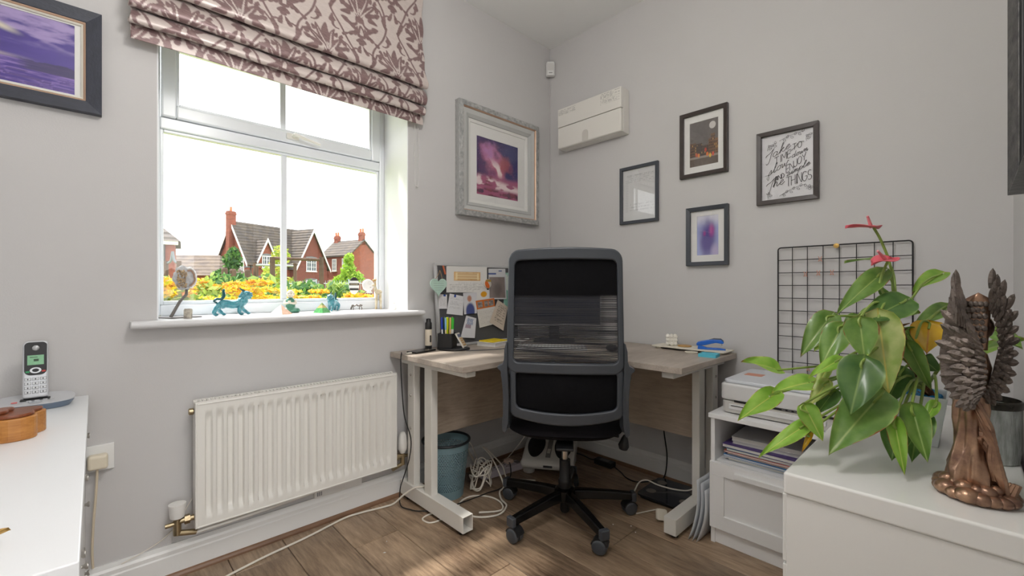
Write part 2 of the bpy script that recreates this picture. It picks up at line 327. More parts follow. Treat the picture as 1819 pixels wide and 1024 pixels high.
# window: frame, transom, top-hung sash, bars, panes, handle
win = thing('window_1', 'white plastic window with transom and top-hung sash', 'window', (-.25, -1.6, WZ0)); struct(win)
def frame_bars(m, y0, y1, z0, z1, wy, wz0, wz1, x0, x1):
    m.bx(x0, x1, y0, y0 + wy, z0, z1); m.bx(x0, x1, y1 - wy, y1, z0, z1); m.bx(x0, x1, y0 + wy, y1 - wy, z0, z0 + wz0); m.bx(x0, x1, y0 + wy, y1 - wy, z1 - wz1, z1)
xf = -.25
m = MB(); frame_bars(m, WY0, WY1, WZ0, WZ1, .030, .045, .05, xf - .07, xf); m.build('frame', UPVC, win, bev=.004, world=True)
m = MB(); frame_bars(m, WY0 + .030, WY1 - .030, WZ0 + .045, 1.69, .012, .016, .012, xf - .045, xf - .012); m.build('glazing_bead', UPVC, win, bev=.003, world=True)
MB().bx(xf - .07, xf, WY0 + .030, WY1 - .030, 1.69, 1.735).build('transom', UPVC, win, bev=.004, world=True)
m = MB(); frame_bars(m, WY0 + .034, WY1 - .034, 1.737, WZ1 - .052, .048, .052, .05, xf - .06, xf + .014); sash = m.build('sash', UPVC, win, bev=.006, world=True)
m = MB(); frame_bars(m, WY0 + .082, WY1 - .082, 1.789, WZ1 - .102, .010, .010, .01, xf - .045, xf + .004); m.build('glazing_bead', UPVC, win, bev=.003, world=True)
MB().bx(xf - .034, xf - .018, -1.628, -1.602, WZ0 + .061, 1.68).build('glazing_bar', UPVC, win, bev=.003, world=True)
MB().bx(xf - .034, xf - .018, -1.632, -1.606, 1.799, WZ1 - .11).build('glazing_bar', UPVC, win, bev=.003, world=True)
MB().bx(xf - .030, xf - .026, WY0 + .035, WY1 - .035, WZ0 + .05, 1.685).build('pane', GLASS, win, world=True)
MB().bx(xf - .030, xf - .026, WY0 + .086, WY1 - .086, 1.793, WZ1 - .106).build('pane', GLASS, win, world=True)
hm = MB(); hx = xf + .014; hm.bx(hx, hx + .012, -1.615, -1.59 + .03, 1.752, 1.778)
hm.tube(smooth_path([(hx + .012, -1.585, 1.766), (hx + .035, -1.583, 1.768), (hx + .038, -1.55, 1.76), (hx + .037, -1.47, 1.745)], 4), [.009] * 5 + [.008] * 4 + [.006] * 4, 8)
hm.build('handle', M('white_handle', (238, 236, 230), .3, bump=.01), win, smooth=True, world=True, bev=.002)

# ------------------------------------------------------------------ pendant lamp added out of view to brighten walls and ceiling
lamp = thing('added_pendant_lamp', 'added white opal globe pendant lamp hanging out of view', 'lamp', (1.42, -1.80, H))
MB().lathe([(.0, -.03), (.03, -.028), (.05, -.012), (.05, -.001), (0, -.001)], 24).build('ceiling_rose', WHITE, lamp, smooth=True)
MB().tube([(0, 0, -.03), (0, 0, -.36)], .004, 8).build('flex', WCORD, lamp, smooth=True)
MB().lathe([(.0, -.395), (.03, -.39), (.03, -.355), (0, -.35)], 20).build('lamp_holder', WHITE, lamp, smooth=True)
MB().ball((0, 0, -.52), .14, 32, 20).build('lamp_shade', M('added_opal_globe', (253, 250, 247), .5, emit=LAMP_POWER), lamp, smooth=True)

# ------------------------------------------------------------------ roman blind
def ell(x, y, cx, cy, a, b, ang):
    c, s = math.cos(ang), math.sin(ang); dx, dy = x - cx, y - cy; u = dx * c + dy * s; v = -dx * s + dy * c
    v = v * (1 + .55 * u / a)
    return 1 - np.sqrt((u / a) ** 2 + (v / b) ** 2)
def arc(x, y, cx, cy, r, th, a0, a1):
    d = np.hypot(x - cx, y - cy); a = np.degrees(np.arctan2(y - cy, x - cx)) % 360; ins = (a >= a0) & (a <= a1) if a1 <= 360 else (a >= a0) | (a <= a1 - 360)
    t = ((a - a0) % 360) / (a1 - a0); return np.where(ins, (th * (.35 + .9 * t) - abs(d - r)) / th, -1)
def damask(X, Yv):
    """X across, Yv up the cloth in metres; pattern strength 0..1"""
    X = X / 1.42; Yv = Yv / 1.42; px, py = .232, .335; out = -np.ones_like(X)
    for ox, oy in ((0, 0), (px / 2, py / 2)):
        x = (X + ox + px / 2) % px - px / 2; y = (Yv + oy + py / 2) % py - py / 2; x = np.abs(x); L = []
        L += [ell(x, y, 0, .072, .034, .012, PI / 2), ell(x, y, .017, .062, .034, .009, 1.2), ell(x, y, .033, .046, .030, .009, .78), ell(x, y, .042, .026, .026, .008, .32), ell(x, y, .046, .006, .018, .008, -.25)]
        L += [ell(x, y, .010, .030, .030, .006, 1.35), ell(x, y, .060, .034, .010, .008, .6), ell(x, y, .058, .052, .010, .006, 1.2), ell(x, y, .034, .074, .010, .006, 1.1)]
        L += [ell(x, y, 0, .000, .016, .013, PI / 2), arc(x, y, .030, -.008, .020, .006, 150, 330), ell(x, y, .052, -.018, .012, .008, .4)]
        L += [ell(x, y, 0, -.045, .024, .013, PI / 2), ell(x, y, .018, -.046, .020, .006, 1.9), ell(x, y, .030, -.058, .016, .006, 2.4), ell(x, y, .030, -.034, .012, .006, .4), ell(x, y, 0, -.082, .016, .008, PI / 2), ell(x, y, .009, -.078, .011, .005, 2.1)]
        inner = np.maximum(ell(x, y, 0, -.045, .013, .005, PI / 2), np.maximum(ell(x, y, .012, .045, .036, .0022, 1.28), ell(x, y, .022, .030, .030, .002, .95)))
        g = np.max(L, 0); g = np.where(inner > 0, -.6, g)
        # ogee stems with curled acanthus leaves
        t = y / (py / 2); xs = .094 - .070 * np.abs(np.sin(t * PI / 2)) ** 1.3; st = (.0036 - np.abs(x - xs)) / .0036 * np.where(y < .06, 1, .0) + np.where(y < .06, 0, -1)
        K = [st]
        for (cx, cy, r, a0, a1) in ((.098, .034, .018, 60, 230), (.078, -.050, .016, 250, 420), (.056, -.104, .014, 260, 430)):
            K.append(arc(x, y, cx, cy, r, .005, a0, a1))
        K += [ell(x, y, .106, .054, .017, .006, 1.2), ell(x, y, .088, .012, .015, .005, 2.2), ell(x, y, .096, -.034, .016, .006, 1.9), ell(x, y, .052, -.072, .014, .005, 2.5), ell(x, y, .066, -.108, .013, .006, .7)]
        out = np.maximum(out, np.maximum(g, np.max(K, 0)))
    return sst(-.06, .10, out)
bl_prof = smooth_path([(.042, 2.56, 0), (.046, 2.45, 0), (.055, 2.25, 0), (.085, 2.12, 0), (.098, 2.085, 0), (.094, 2.063, 0), (.075, 2.063, 0), (.052, 2.09, 0), (.050, 2.075, 0), (.078, 2.035, 0), (.092, 2.005, 0), (.088, 1.982, 0), (.068, 1.982, 0), (.048, 2.01, 0), (.046, 1.995, 0), (.070, 1.968, 0), (.080, 1.945, 0), (.074, 1.930, 0), (.056, 1.934, 0), (.042, 1.955, 0), (.044, 1.94, 0), (.046, 1.91, 0), (.046, 1.886, 0)], 12)
bp = np.array([[q.x, q.y] for q in bl_prof]); arcl = np.concatenate([[0], np.cumsum(np.hypot(*np.diff(bp, axis=0).T))])
nV = 300; sV = np.linspace(0, arcl[-1], nV + 1); bX = np.interp(sV, arcl, bp[:, 0]); bZ = np.interp(sV, arcl, bp[:, 1]); nU = 380; by0, by1 = -2.187, -1.046
def blind_pos(u, v):
    k = np.rint(v * nV).astype(int); y = by0 + (by1 - by0) * u; wv = .004 * np.sin(u * 9 + 1) * sst(.3, .7, v)
    dz = .010 * (fbm(u, v * 0 + .3, 3, 2, 5) - .4) * sst(.45, .8, v)
    return np.stack([bX[k] + wv, y + .004 * np.sin(v * 40), bZ[k] + dz], -1)
def blind_col(u, v):
    k = np.rint(v * nV).astype(int); d = damask((u) * (by1 - by0) + .02, -sV[k] + .035)
    weave = (fbm(u * 6, v * 40, 14, 3, 3) - .45)
    base = lerp(L3(198, 184, 178), L3(214, 202, 196), np.clip(.5 + weave, 0, 1)); dk = lerp(L3(114, 88, 88), L3(148, 122, 120), np.clip(.45 + 1.5 * weave, 0, 1))
    return base * (1 - d[..., None]) + dk * d[..., None]
blind = thing('roman_blind', 'silvery roman blind with mauve damask print gathered above the window', 'blind', (0, -1.6, 1.886))
me = print_mesh('fabric', 1, 1, nU, nV, blind_col, blind_pos, Mpaint('satin_damask', .33, .15, bump=.06, bscale=500, sheen=.3)); o = obj('fabric', me, blind, solid=.0015); o.location = (0, 1.6, -1.886); me.polygons.foreach_set('use_smooth', [True] * len(me.polygons))
MB().bx(.004, .040, by0, by1, 2.54, 2.58).build('headrail', WHITE, blind, world=True, bev=.002)
ch = smooth_path([(.012, -1.068, 2.5), (.012, -1.070, 2.0), (.013, -1.071, 1.62), (.013, -1.060, 1.575), (.013, -1.049, 1.62), (.012, -1.050, 2.0), (.012, -1.052, 2.5)], 10)
bd = MB()
for i in range(len(ch) - 1):
    for t in np.arange(0, 1, .07): bd.ball(tuple(ch[i].lerp(ch[i + 1], t)), .0019, 5, 4)
o = bd.build('bead_chain', M('white_beads', (225, 223, 220), .4, bump=.01), blind, world=True, smooth=True); o['kind'] = 'stuff'

# ------------------------------------------------------------------ radiator
rad = thing('radiator', 'white ribbed panel radiator below the window sill', 'radiator', (0, -1.615, .185))
ry0, ry1, rz0, rz1, rx = -2.012, -1.220, .185, .630, .098
nfl = 22; pitch = (ry1 - ry0 - .05) / nfl
def radf(u, v):
    y = ry0 + .004 + (ry1 - ry0 - .008) * u; z = rz0 + .004 + (rz1 - rz0 - .008) * v
    t = ((y - ry0 - .025) / pitch) % 1.0; inb = ry0 + .025 < y < ry1 - .025
    f = float(sst(.12, .26, t) * (1 - sst(.66, .80, t))) if inb else 0.0
    e = float(sst(rz0 + .035, rz0 + .055, z) * (1 - sst(rz1 - .055, rz1 - .035, z))); return (rx - .012 * f * e, y, z)
m = MB().grid(radf, 352, 26); m.build('front_panel', ENAMEL, rad, world=True, smooth=True)
m = MB(); frame_bars(m, ry0, ry1, rz0, rz1, .006, .006, .006, rx - .055, rx + .002); m.bx(rx - .06, rx - .05, ry0 + .004, ry1 - .004, rz0, rz1); m.build('casing', ENAMEL, rad, bev=.002, world=True)
gr = MB(); n_sl = 58; gp = (ry1 - ry0 - .03) / n_sl
gr.bx(rx - .055, rx - .042, ry0, ry1, rz1, rz1 + .006).bx(rx - .012, rx, ry0, ry1, rz1, rz1 + .006)
for i in range(n_sl + 1): gr.bx(rx - .043, rx - .011, ry0 + .015 + i * gp - gp * .22, ry0 + .015 + i * gp + gp * .22, rz1, rz1 + .006)
gr.build('top_grille', ENAMEL, rad, world=True)
MB().bx(rx - .05, rx - .008, ry0 + .008, ry1 - .008, rz1 - .004, rz1 - .001).build('grille_shade_sheet', BLACKP, rad, world=True)  # black sheet stands in for the shade below the grille slots
MB().at((rx - .03, ry0 - .008, rz1 - .03), (PI / 2, 0, 0)).lathe([(.008, -.008), (.012, -.006), (.012, .006), (.008, .008)], 10).build('bleed_plug', BRASS, rad, world=True, smooth=True)
def valve(yv, sgn, capm):
    m = MB(); zc = rz0 + .035; m.tube([(rx - .028, yv + sgn * .052, zc), (rx - .028, yv, zc)], .010, 10); m.at((rx - .028, yv + sgn * .028, zc), (PI / 2, 0, 0)).lathe([(.016, -.008), (.016, .008)], 6).at()
    m.tube([(rx - .028, yv, zc + .01), (rx - .028, yv, zc - .045)], .012, 10); m.tube([(rx - .028, yv, zc - .04), (rx - .028, yv + sgn * .055, zc - .055)], .010, 10)
    m.tube([(rx - .028, yv, zc - .004), (rx - .028, yv - sgn * .034, zc - .006)], .008, 8)
    v = m.build('valve', BRASS, rad, world=True, smooth=True)
    MB().at((rx - .028, yv, zc + .012)).lathe(capm, 16).build('valve_cap', M('white_valve_cap', (230, 228, 224), .4, bump=.01), rad, world=True, smooth=True)
valve(ry0 - .048, 1, [(.014, 0), (.021, .004), (.026, .045), (.026, .052), (0, .054)])
valve(ry1 + .045, -1, [(.012, 0), (.017, .01), (.022, .02), (.023, .05), (.018, .085), (.012, .10), (0, .104)])
MB().tube(smooth_path([(rx - .028, ry0, rz0 - .022), (rx - .03, ry0 + .2, rz0 - .02), (.03, ry1 - .2, rz0 - .02), (.03, ry1 + .02, rz0 - .01)], 3), .007, 8).build('pipe', ENAMEL, rad, world=True, smooth=True)
tk = thing('trunking_strip', 'short white plastic trunking on the wall under the radiator', 'trunking', (.012, -1.43, .12)); MB().bx(.002, .022, -1.575, -1.36, .1215, .156).build('casing', WHITE, tk, bev=.002, world=True)
lb = MB()
for i in range(3): lb.bx(.0221, .0226, -1.565 + .008 * i, -1.560 + .008 * i, .128, .146)
lb.build('barcode_label', M('grey_ink', (150, 150, 152), .7), tk, world=True)

# ------------------------------------------------------------------ wall socket
sk = thing('wall_socket', 'white plastic socket plate on the grey wall next to the sideboard', 'socket', (.004, -2.265, .44))
MB().bx(.0005, .009, -2.31, -2.222, .438, .524).build('plate', WHITE, sk, bev=.002, world=True)
pg = thing('mains_plug', 'cream mains plug pushed into the wall socket, cable hanging', 'plug', (.03, -2.262, .44))
MB().bx(.0095, .045, -2.288, -2.238, .452, .498).build('plug_body', M('cream_plastic', (228, 218, 196), .4, bump=.01), pg, bev=.008, seg=3, world=True)
MB().tube(smooth_path([(.03, -2.264, .453), (.03, -2.265, .42), (.032, -2.268, .36), (.030, -2.273, .28), (.026, -2.276, .19), (.026, -2.274, .13)], 5), .0035, 7).build('cable', M('cream_cable', (214, 200, 176), .5), pg, smooth=True, world=True)

# ================================================================== corner desk
DZ = .727
DTOP = Mwood('pale_grey_oak', (196, 184, 172), (150, 138, 126), .42, 'Y', 1.1, .02, 7, .08, .35)
DPAN = Mwood('grey_brown_oak', (206, 190, 172), (158, 142, 124), .5, 'Y', 1.2, .03, 12, .1, .4)
DPAN2 = Mwood('grey_brown_oak_across', (206, 190, 172), (158, 142, 124), .5, 'X', 1.2, .03, 12, .1, .4)
desk = thing('corner_desk', 'L-shaped grey oak corner desk with white steel legs', 'desk', (.3, -.3, 0))
out = [(.012, -.012), (.012, -1.21), (.6, -1.21), (.6, -.86)] + [(.86 - .26 * math.cos(a), -.86 + .26 * math.sin(a)) for a in np.linspace(.15, PI / 2 - .15, 7)] + [(.86, -.6), (1.215, -.6), (1.215, -.012)]
MB().prism(out, DZ - .025, DZ).build('desk_top', DTOP, desk, bev=.002, world=True)
def leg_frame(sw):
    """end frame drawn for the wing beside the window wall; sw swaps x and y for the other wing"""
    def B(m, x0, x1, y0, y1, z0, z1):
        if sw: return m.bx(-y1, -y0, -x1, -x0, z0, z1)
        return m.bx(x0, x1, y0, y1, z0, z1)
    for (x0, x1) in ((.085, .145), (.235, .295)):
        B(MB(), x0, x1, -1.155, -1.120, .086, .672).build('leg', STEELW, desk, bev=.003, world=True)
    m = MB(); w = .003; y0, y1, z0, z1 = -1.165, -1.112, .020, .088                       # hollow box foot, open at its tip
    B(m, .035, .545, y0, y0 + w, z0, z1); B(m, .035, .545, y1 - w, y1, z0, z1); B(m, .035, .545, y0 + w, y1 - w, z0, z0 + w); B(m, .035, .545, y0 + w, y1 - w, z1 - w, z1)
    B(m, .035, .038, y0 + w, y1 - w, z0 + w, z1 - w)
    if sw: B(m, .535, .5449, y0 + w, y1 - w, z0 + w, z1 - w)
    m.build('foot', STEELW, desk, bev=.001, world=True)
    B(MB(), .03, .565, -1.165, -1.112, .672, .7015).build('support_bar', STEELW, desk, bev=.003, world=True)
    for x in (.075, .505):
        q = (x, -1.138) if not sw else (1.138, -x); MB().lathe([(.016, 0), (.018, .004), (.016, .012), (.008, .0195)], 12, (q[0], q[1], 0)).build('glide', BLACKP, desk, world=True, smooth=True)
    m = MB()
    for z in (.36, .52, .62):
        q = (.115, -1.1555) if not sw else (1.1555, -.115); m.ball((q[0], q[1], z), .006, 8, 6)
    m.build('screw', CHROME, desk, world=True, smooth=True)
leg_frame(False); leg_frame(True)
MB().bx(.182, .200, -1.110, -.215, .325, .7).build('modesty_panel', DPAN, desk, world=True, bev=.001)
MB().bx(.215, 1.110, -.200, -.182, .325, .7).build('modesty_panel', DPAN2, desk, world=True, bev=.001)
MB().bx(.13, .18, -.18, -.13, .02, .7).build('leg', STEELW, desk, world=True, bev=.003)
MB().lathe([(.016, 0), (.018, .004), (.016, .012), (.008, .0195)], 12, (.155, -.155, 0)).build('glide', BLACKP, desk, world=True, smooth=True)

# ================================================================== office chair
CX, CY = .715, -.71; HD = math.radians(39.4)
chair = thing('office_chair', 'black high-back mesh office chair on castors pulled up to the desk', 'chair', (CX, CY, 0), HD)
S = .00219; X0 = 1007.0
def bxz(px, py): return ((px - X0) * S, 1.044 + (512 - py) * S)
def lean(x, y, z): return (x, y - .285 - .085 * (z - .5) + .45 * x * x + (.06 * max(0, .72 - z) ** 1.5), z)
def loop(pts, n=72):
    """closed smooth loop resampled to n points"""
    q = [Vector((a, b, 0)) for a, b in pts]; k = len(q); res = []
    for i in range(k):
        p0, p1, p2, p3 = q[i - 1], q[i], q[(i + 1) % k], q[(i + 2) % k]
        for j in range(8): t = j / 8; res.append(.5 * ((2 * p1) + (p2 - p0) * t + (2 * p0 - 5 * p1 + 4 * p2 - p3) * t * t + (3 * p1 - p0 - 3 * p2 + p3) * t ** 3))
    res.append(res[0]); P = np.array([[r.x, r.y] for r in res]); d = np.concatenate([[0], np.cumsum(np.hypot(*np.diff(P, axis=0).T))]); s = np.linspace(0, d[-1], n + 1)[:-1]
    return list(zip(np.interp(s, d, P[:, 0]), np.interp(s, d, P[:, 1])))
def quadloop(x0, x1, z0, z1, r, n=18, tp=0.0, sag=0.0, bow=0.0):
    """rounded loop with equal point numbers per side: bottom-left start, so rings pair up; tp narrows the top"""
    pts = []; side = [((x0 + r, z0), (x1 - r, z0)), ((x1, z0 + r), (x1, z1 - r)), ((x1 - r, z1), (x0 + r, z1)), ((x0, z1 - r), (x0, z0 + r))]
    cen = [(x1 - r, z0 + r, -90), (x1 - r, z1 - r, 0), (x0 + r, z1 - r, 90), (x0 + r, z0 + r, 180)]
    for (a, b), (cx, cz, a0) in zip(side, cen):
        for i in range(n): t = i / n; pts.append((a[0] + (b[0] - a[0]) * t, a[1] + (b[1] - a[1]) * t))
        for i in range(6): t = math.radians(a0 + 90 * i / 6); pts.append((cx + r * math.cos(t), cz + r * math.sin(t)))
    w = max(abs(x0), abs(x1)); o = []
    for x, z in pts:
        k = (z - z0) / (z1 - z0); c = 1 - (x / w) ** 2; o.append((x * (1 - tp * k), z - sag * c * (1 - k) + bow * c * k))
    return o
zt = bxz(0, 446)[1]; zm1 = bxz(0, 464)[1]; zm0 = bxz(0, 646)[1]; zl1 = bxz(0, 662)[1]; zl0 = bxz(0, 729)[1]; zb = bxz(0, 745)[1]
m = MB().ring(quadloop(-.231, .229, bxz(0, 660)[1] - .012, zt, .042, tp=.06, bow=.010), quadloop(-.203, .205, zm0, zm1, .022, tp=.05, bow=.004), -.018, .018); m.warp(lean)
m.build('back_frame', CHARC, chair, bev=.006, seg=3, smooth=True)
m = MB().ring(quadloop(-.218, .226, zb, zl1 + .016, .02, sag=.034), quadloop(-.194, .201, zl0, zl1, .02, sag=.020), -.016, .02); m.warp(lean)
m.build('lumbar_frame', CHARC, chair, bev=.007, seg=3, smooth=True)
m = MB().bx(-.188, .192, .000, .030, bxz(0, 525)[1], zm1 + .004); m.v = []; m.f = []
nz, nx = 10, 16
def pad(y):
    return lambda u, v: (lambda x, z: (x, y + .010 * math.sin(PI * u) * math.sin(PI * v) * (1 if y > .005 else -.3), z))(-.200 + .402 * u * 1.0, bxz(0, 525)[1] + (zm1 + .005 - bxz(0, 525)[1]) * v)
m.grid(pad(-.004), nx, nz).grid(pad(.026), nx, nz); m.warp(lean); m.build('headrest_pad', FABBLK, chair, smooth=True)
me = MB().grid(lambda u, v: (-.198 + .402 * u, .004 - .012 * math.sin(PI * u) * math.sin(PI * v), zl0 - .018 * (1 - (2 * u - 1) ** 2) * (1 - v) - .004 + (zl1 + .006 - zl0) * v), 16, 10); me.warp(lean)
me.build('lumbar_panel', FABBLK, chair, smooth=True, solid=.012)
# open weave: horizontal cords bunched in bands, with sparse verticals
m = MB(); z = zm0 - .003; zt2 = bxz(0, 525)[1] + .004; i = 0
while z < zt2:
    th = .0026 + .0016 * abs(math.sin(i * 2.1)); ph = random.uniform(-.003, .003)
    pts = []
    for k in range(13):
        x = -.202 + .406 * k / 12; wv = .0018 * math.sin(x * 17 + i * .6) * (1 - (z - zm0) / (zt2 - zm0)) * 1.6
        pts.append((x, .004, z + wv))
    vs = [];
    for (x, y, zz) in pts: vs += [(x, y - .001, zz), (x, y - .001, zz + th), (x, y + .001, zz + th), (x, y + .001, zz)]
    fs = [(4 * a + b, 4 * a + (b + 1) % 4, 4 * a + 4 + (b + 1) % 4, 4 * a + 4 + b) for a in range(12) for b in range(4)]
    m.add(vs, fs); z += .0056 + .0010 * math.sin(i * .8); i += 1
m.warp(lean); w = m.build('mesh_weave', M('charcoal_mesh_cord', (40, 41, 46), .7, bump=.1, bscale=800), chair); w['kind'] = 'stuff'
for sgn in (-1, 1):
    prof = [(.230, .83), (.238, .80), (.240, .76), (.246, .742), (.268, .730), (.267, .723), (.254, .712), (.250, .68), (.246, .62), (.247, .54), (.252, .49), (.252, .468), (.244, .458), (.236, .462), (.226, .50), (.222, .60), (.226, .72), (.226, .83)]
    m = MB().prism([(sgn * a, b) for a, b in prof], -.025, .030, 'y'); m.warp(lean); m.build('arm_bracket', CHARC, chair, bev=.006, seg=3)
    m = MB().prism(rrect(sgn * .240 - .022, sgn * .240 + .022, -.26, -.12, .02), .676, .696, 'z'); m.build('armrest', CHARC, chair, bev=.008, seg=3)
    MB().bx(sgn * .238 - .010, sgn * .238 + .010, -.22, -.14, .46, .676).build('arm_post', CHARC, chair, bev=.006)
se = MB()
def seatf(zc, up):
    def f(u, v):
        a = 2 * PI * u; r = v; c, s_ = math.cos(a), math.sin(a); e = 2 / 3.4
        x = .248 * r * abs(c) ** e * (1 if c >= 0 else -1); y = .245 * r * abs(s_) ** e * (1 if s_ >= 0 else -1)
        return (x, y - .02, zc + up * .038 * (1 - r ** 6) - (.025 * max(0, y) / .25 if up > 0 else 0))
    return f
se.grid(seatf(.448, 1), 48, 10).grid(seatf(.446, -1), 48, 10); se.build('seat', M('black_seat_fabric', (22, 19, 23), .9, spec=.2, bump=.2, bscale=700, sheen=.0, var=.25, vscale=12), chair, smooth=True)
MB().bx(-.08, .08, -.10, .12, .378, .412).build('tilt_mechanism', BLACKP, chair, bev=.01)
MB().bx(-.035, .035, -.27, -.10, .392, .404).build('back_support', BLACKP, chair, bev=.004)
m = MB().tube([(.08, -.02, .40), (.20, -.05, .395), (.235, -.06, .392)], .006, 8); lv = m.build('lever', BLACKP, chair, smooth=True)
MB().at((.255, -.08, .372), (0, .15, -.3)).lathe([(0, -.03), (.018, -.028), (.024, -.012), (.014, .02), (.008, .034), (0, .036)], 14).build('lever_paddle', BLACKP, lv, smooth=True)
MB().lathe([(.0145, .255), (.0145, .36), (.022, .362), (.022, .375)], 20).lathe([(.0165, .325), (.0165, .332)], 20).build('gas_column', CHROME, chair, smooth=True)
MB().lathe([(.0, .02), (.018, .02), (.022, .03), (.022, .06), (.027, .065), (.030, .16), (.030, .165), (.025, .17), (.025, .258), (.0, .26)], 20).build('column_sleeve', BLACKP, chair, smooth=True)
MB().lathe([(.026, .070), (.045, .075), (.050, .09), (.046, .125), (.034, .132)], 20).build('hub', GLOSSBLK, chair, smooth=True)
for k in range(5):
    a = math.radians(-94 + 72 * k) - HD; R = Matrix.Rotation(a, 4, 'Z')
    m = MB().mat(R); sec = lambda x, w, z0, z1: [(x, -w, z0), (x, -w * .75, z1 - .004), (x, -w * .4, z1), (x, w * .4, z1), (x, w * .75, z1 - .004), (x, w, z0)]
    st = [sec(.03, .024, .080, .125), sec(.10, .022, .082, .122), sec(.22, .020, .074, .110), sec(.315, .018, .066, .098)]; vs = [q for t in st for q in t]
    fs = [(6 * i + j, 6 * i + (j + 1) % 6, 6 * i + 6 + (j + 1) % 6, 6 * i + 6 + j) for i in range(3) for j in range(6)] + [tuple(range(5, -1, -1)), tuple(18 + j for j in range(6))]; m.add(vs, fs)
    leg = m.build('star_leg', GLOSSBLK, chair, bev=.003)
    MB().mat(R).bx(.308, .330, -.021, .021, .058, .100).build('leg_cap', CHARC, leg, bev=.006, seg=3)
    ca = [-1.4, .73, .17, .3, .1][k]; Rc = R @ Matrix.Translation((.312, 0, 0)) @ Matrix.Rotation(ca, 4, 'Z')
    cm = MB()
    for sg in (-1, 1): cm.mat(Rc @ Matrix.Translation((-.012, sg * .0155, .0305)) @ Matrix.Rotation(PI / 2, 4, 'X')).lathe([(.0, -.011), (.020, -.011), (.027, -.009), (.0305, -.004), (.0305, .004), (.027, .009), (.020, .011), (0, .011)], 22)
    c = cm.build('castor_wheel', CHARC, leg, smooth=True)
    hd = MB().mat(Rc @ Matrix.Translation((-.012, 0, .0305))); arcp = [(.034 * math.cos(t), .034 * math.sin(t)) for t in np.linspace(.3, PI - .2, 9)] + [(.0275 * math.cos(t), .0275 * math.sin(t)) for t in np.linspace(PI - .2, .3, 9)]
    hd.prism(arcp, -.022, .022, 'y').mat(Rc).tube([(0, 0, .03), (0, 0, .066)], .006, 8); hd.build('castor_hood', BLACKP, leg, smooth=True)

# ================================================================== screen, keyboard and mouse in the corner of the desk
mon = thing('monitor', 'dark flat monitor in the desk corner seen through the chair mesh', 'monitor', (.312, -.318, DZ), HD)
MB().bx(-.27, .27, -.012, .012, .10, .43).build('screen_housing', M('dark_screen_housing', (26, 28, 36), .4, bump=.02), mon, bev=.004)
MB().bx(-.262, .262, -.0135, -.0125, .115, .422).build('screen', M('navy_screen', (24, 28, 44), .18, bump=.005), mon)
MB().bx(-.27, .27, -.0145, -.0122, .100, .107).bx(.264, .27, -.0145, -.0122, .107, .43).build('bezel', M('silver_bezel', (150, 150, 152), .35, .6, bump=.01), mon)
MB().bx(-.03, .03, .012, .03, .01, .25).build('stand_neck', BLACKP, mon, bev=.004)
MB().prism(rrect(-.12, .12, -.07, .11, .03), 0, .012).build('stand_foot', BLACKP, mon, bev=.003)
kb = thing('keyboard', 'pale grey computer keyboard on the desk behind the chair', 'keyboard', (.50, -.555, DZ), HD)
MB().bx(-.18, .18, -.06, .06, 0, .012).build('keyboard_base', M('silver_keyboard', (160, 160, 162), .4, .3, bump=.01), kb, bev=.004)
km = MB().bx(-.0065, .0065, -.0065, .0065, .012, .017).build('key', M('white_keys', (212, 212, 210), .5, bump=.01), kb, bev=.001); km.location = (-.165, -.045, 0)
for r in range(5):
    for c in range(20):
        if r or c: q = km.copy(); COL.objects.link(q); q.parent = kb; q.location = (-.165 + .0172 * c, -.045 + .0225 * r, 0)
ms = MB().ball((0, 0, .012), (.03, .05, .018), 16, 8); ms.warp(lambda x, y, z: (x, y, max(z, 0)))
o = ms.build('computer_mouse', BLACKP, None, smooth=True); o.location = (.745, -.375, DZ); o.rotation_euler = (0, 0, HD); tag(o, 'black computer mouse on the desk to the side of the keyboard', 'mouse')

# ================================================================== pinboard and what is pinned to it
BX, BT = .075, .035                                              # board foot and top distance from the wall
pb = thing('pinboard', 'dark grey pinboard with pale frame leaning on the wall over the desk', 'pinboard', (BX, -.965, DZ + .001)); bang = math.atan2(BX - BT, .45)
pb.rotation_euler = (0, -bang, 0); bw, bh = .60, .452
MB().bx(-.012, 0, .014, bw - .014, .014, bh - .014).build('felt', M('dark_grey_felt', (84, 84, 86), .95, bump=.3, bscale=800), pb)
m = MB().bx(-.016, .004, 0, bw, 0, .014).bx(-.016, .004, 0, bw, bh - .014, bh).bx(-.016, .004, 0, .014, .014, bh - .014).bx(-.016, .004, bw - .014, bw, .014, bh - .014); m.build('frame', M('pale_aluminium', (200, 200, 200), .4, .3, bump=.02), pb, bev=.002)
bpX = Matrix.Translation(pb.location) @ Euler((0, -bang, 0)).to_matrix().to_4x4()
def on_board(px, py):
    nrm = np.array(bpX.to_3x3() @ Vector((1, 0, 0))); p0 = np.array(pb.location); r = ray(px, py); t = np.dot(p0 - CAM, nrm) / np.dot(r, nrm); q = bpX.inverted() @ V(CAM + r * t); return q.y, q.z
def sheet(name, label, cat, corners, fn, nu=30, nv=40, off=.0048, mat=None, curl=.0008, group=None):
    """sheet of paper on the board: corners in photo pixels tl,tr,br,bl projected to the board plane"""
    tl, tr, br, bl = [np.array(on_board(*c)) for c in corners]
    def pos(u, v):
        a = (bl[None, None] * (1 - u)[..., None] + br * u[..., None]); b = (tl * (1 - u)[..., None] + tr * u[..., None]); q = a * (1 - v)[..., None] + b * v[..., None]
        return np.stack([off + curl * (1 - v) ** 2 * (.3 + u), q[..., 0], q[..., 1]], -1)
    me = print_mesh(name, 1, 1, nu, nv, fn, pos, mat or PRINT); o = obj(name, me, None, solid=.0004); o.matrix_world = bpX; return tag(o, label, cat, group)
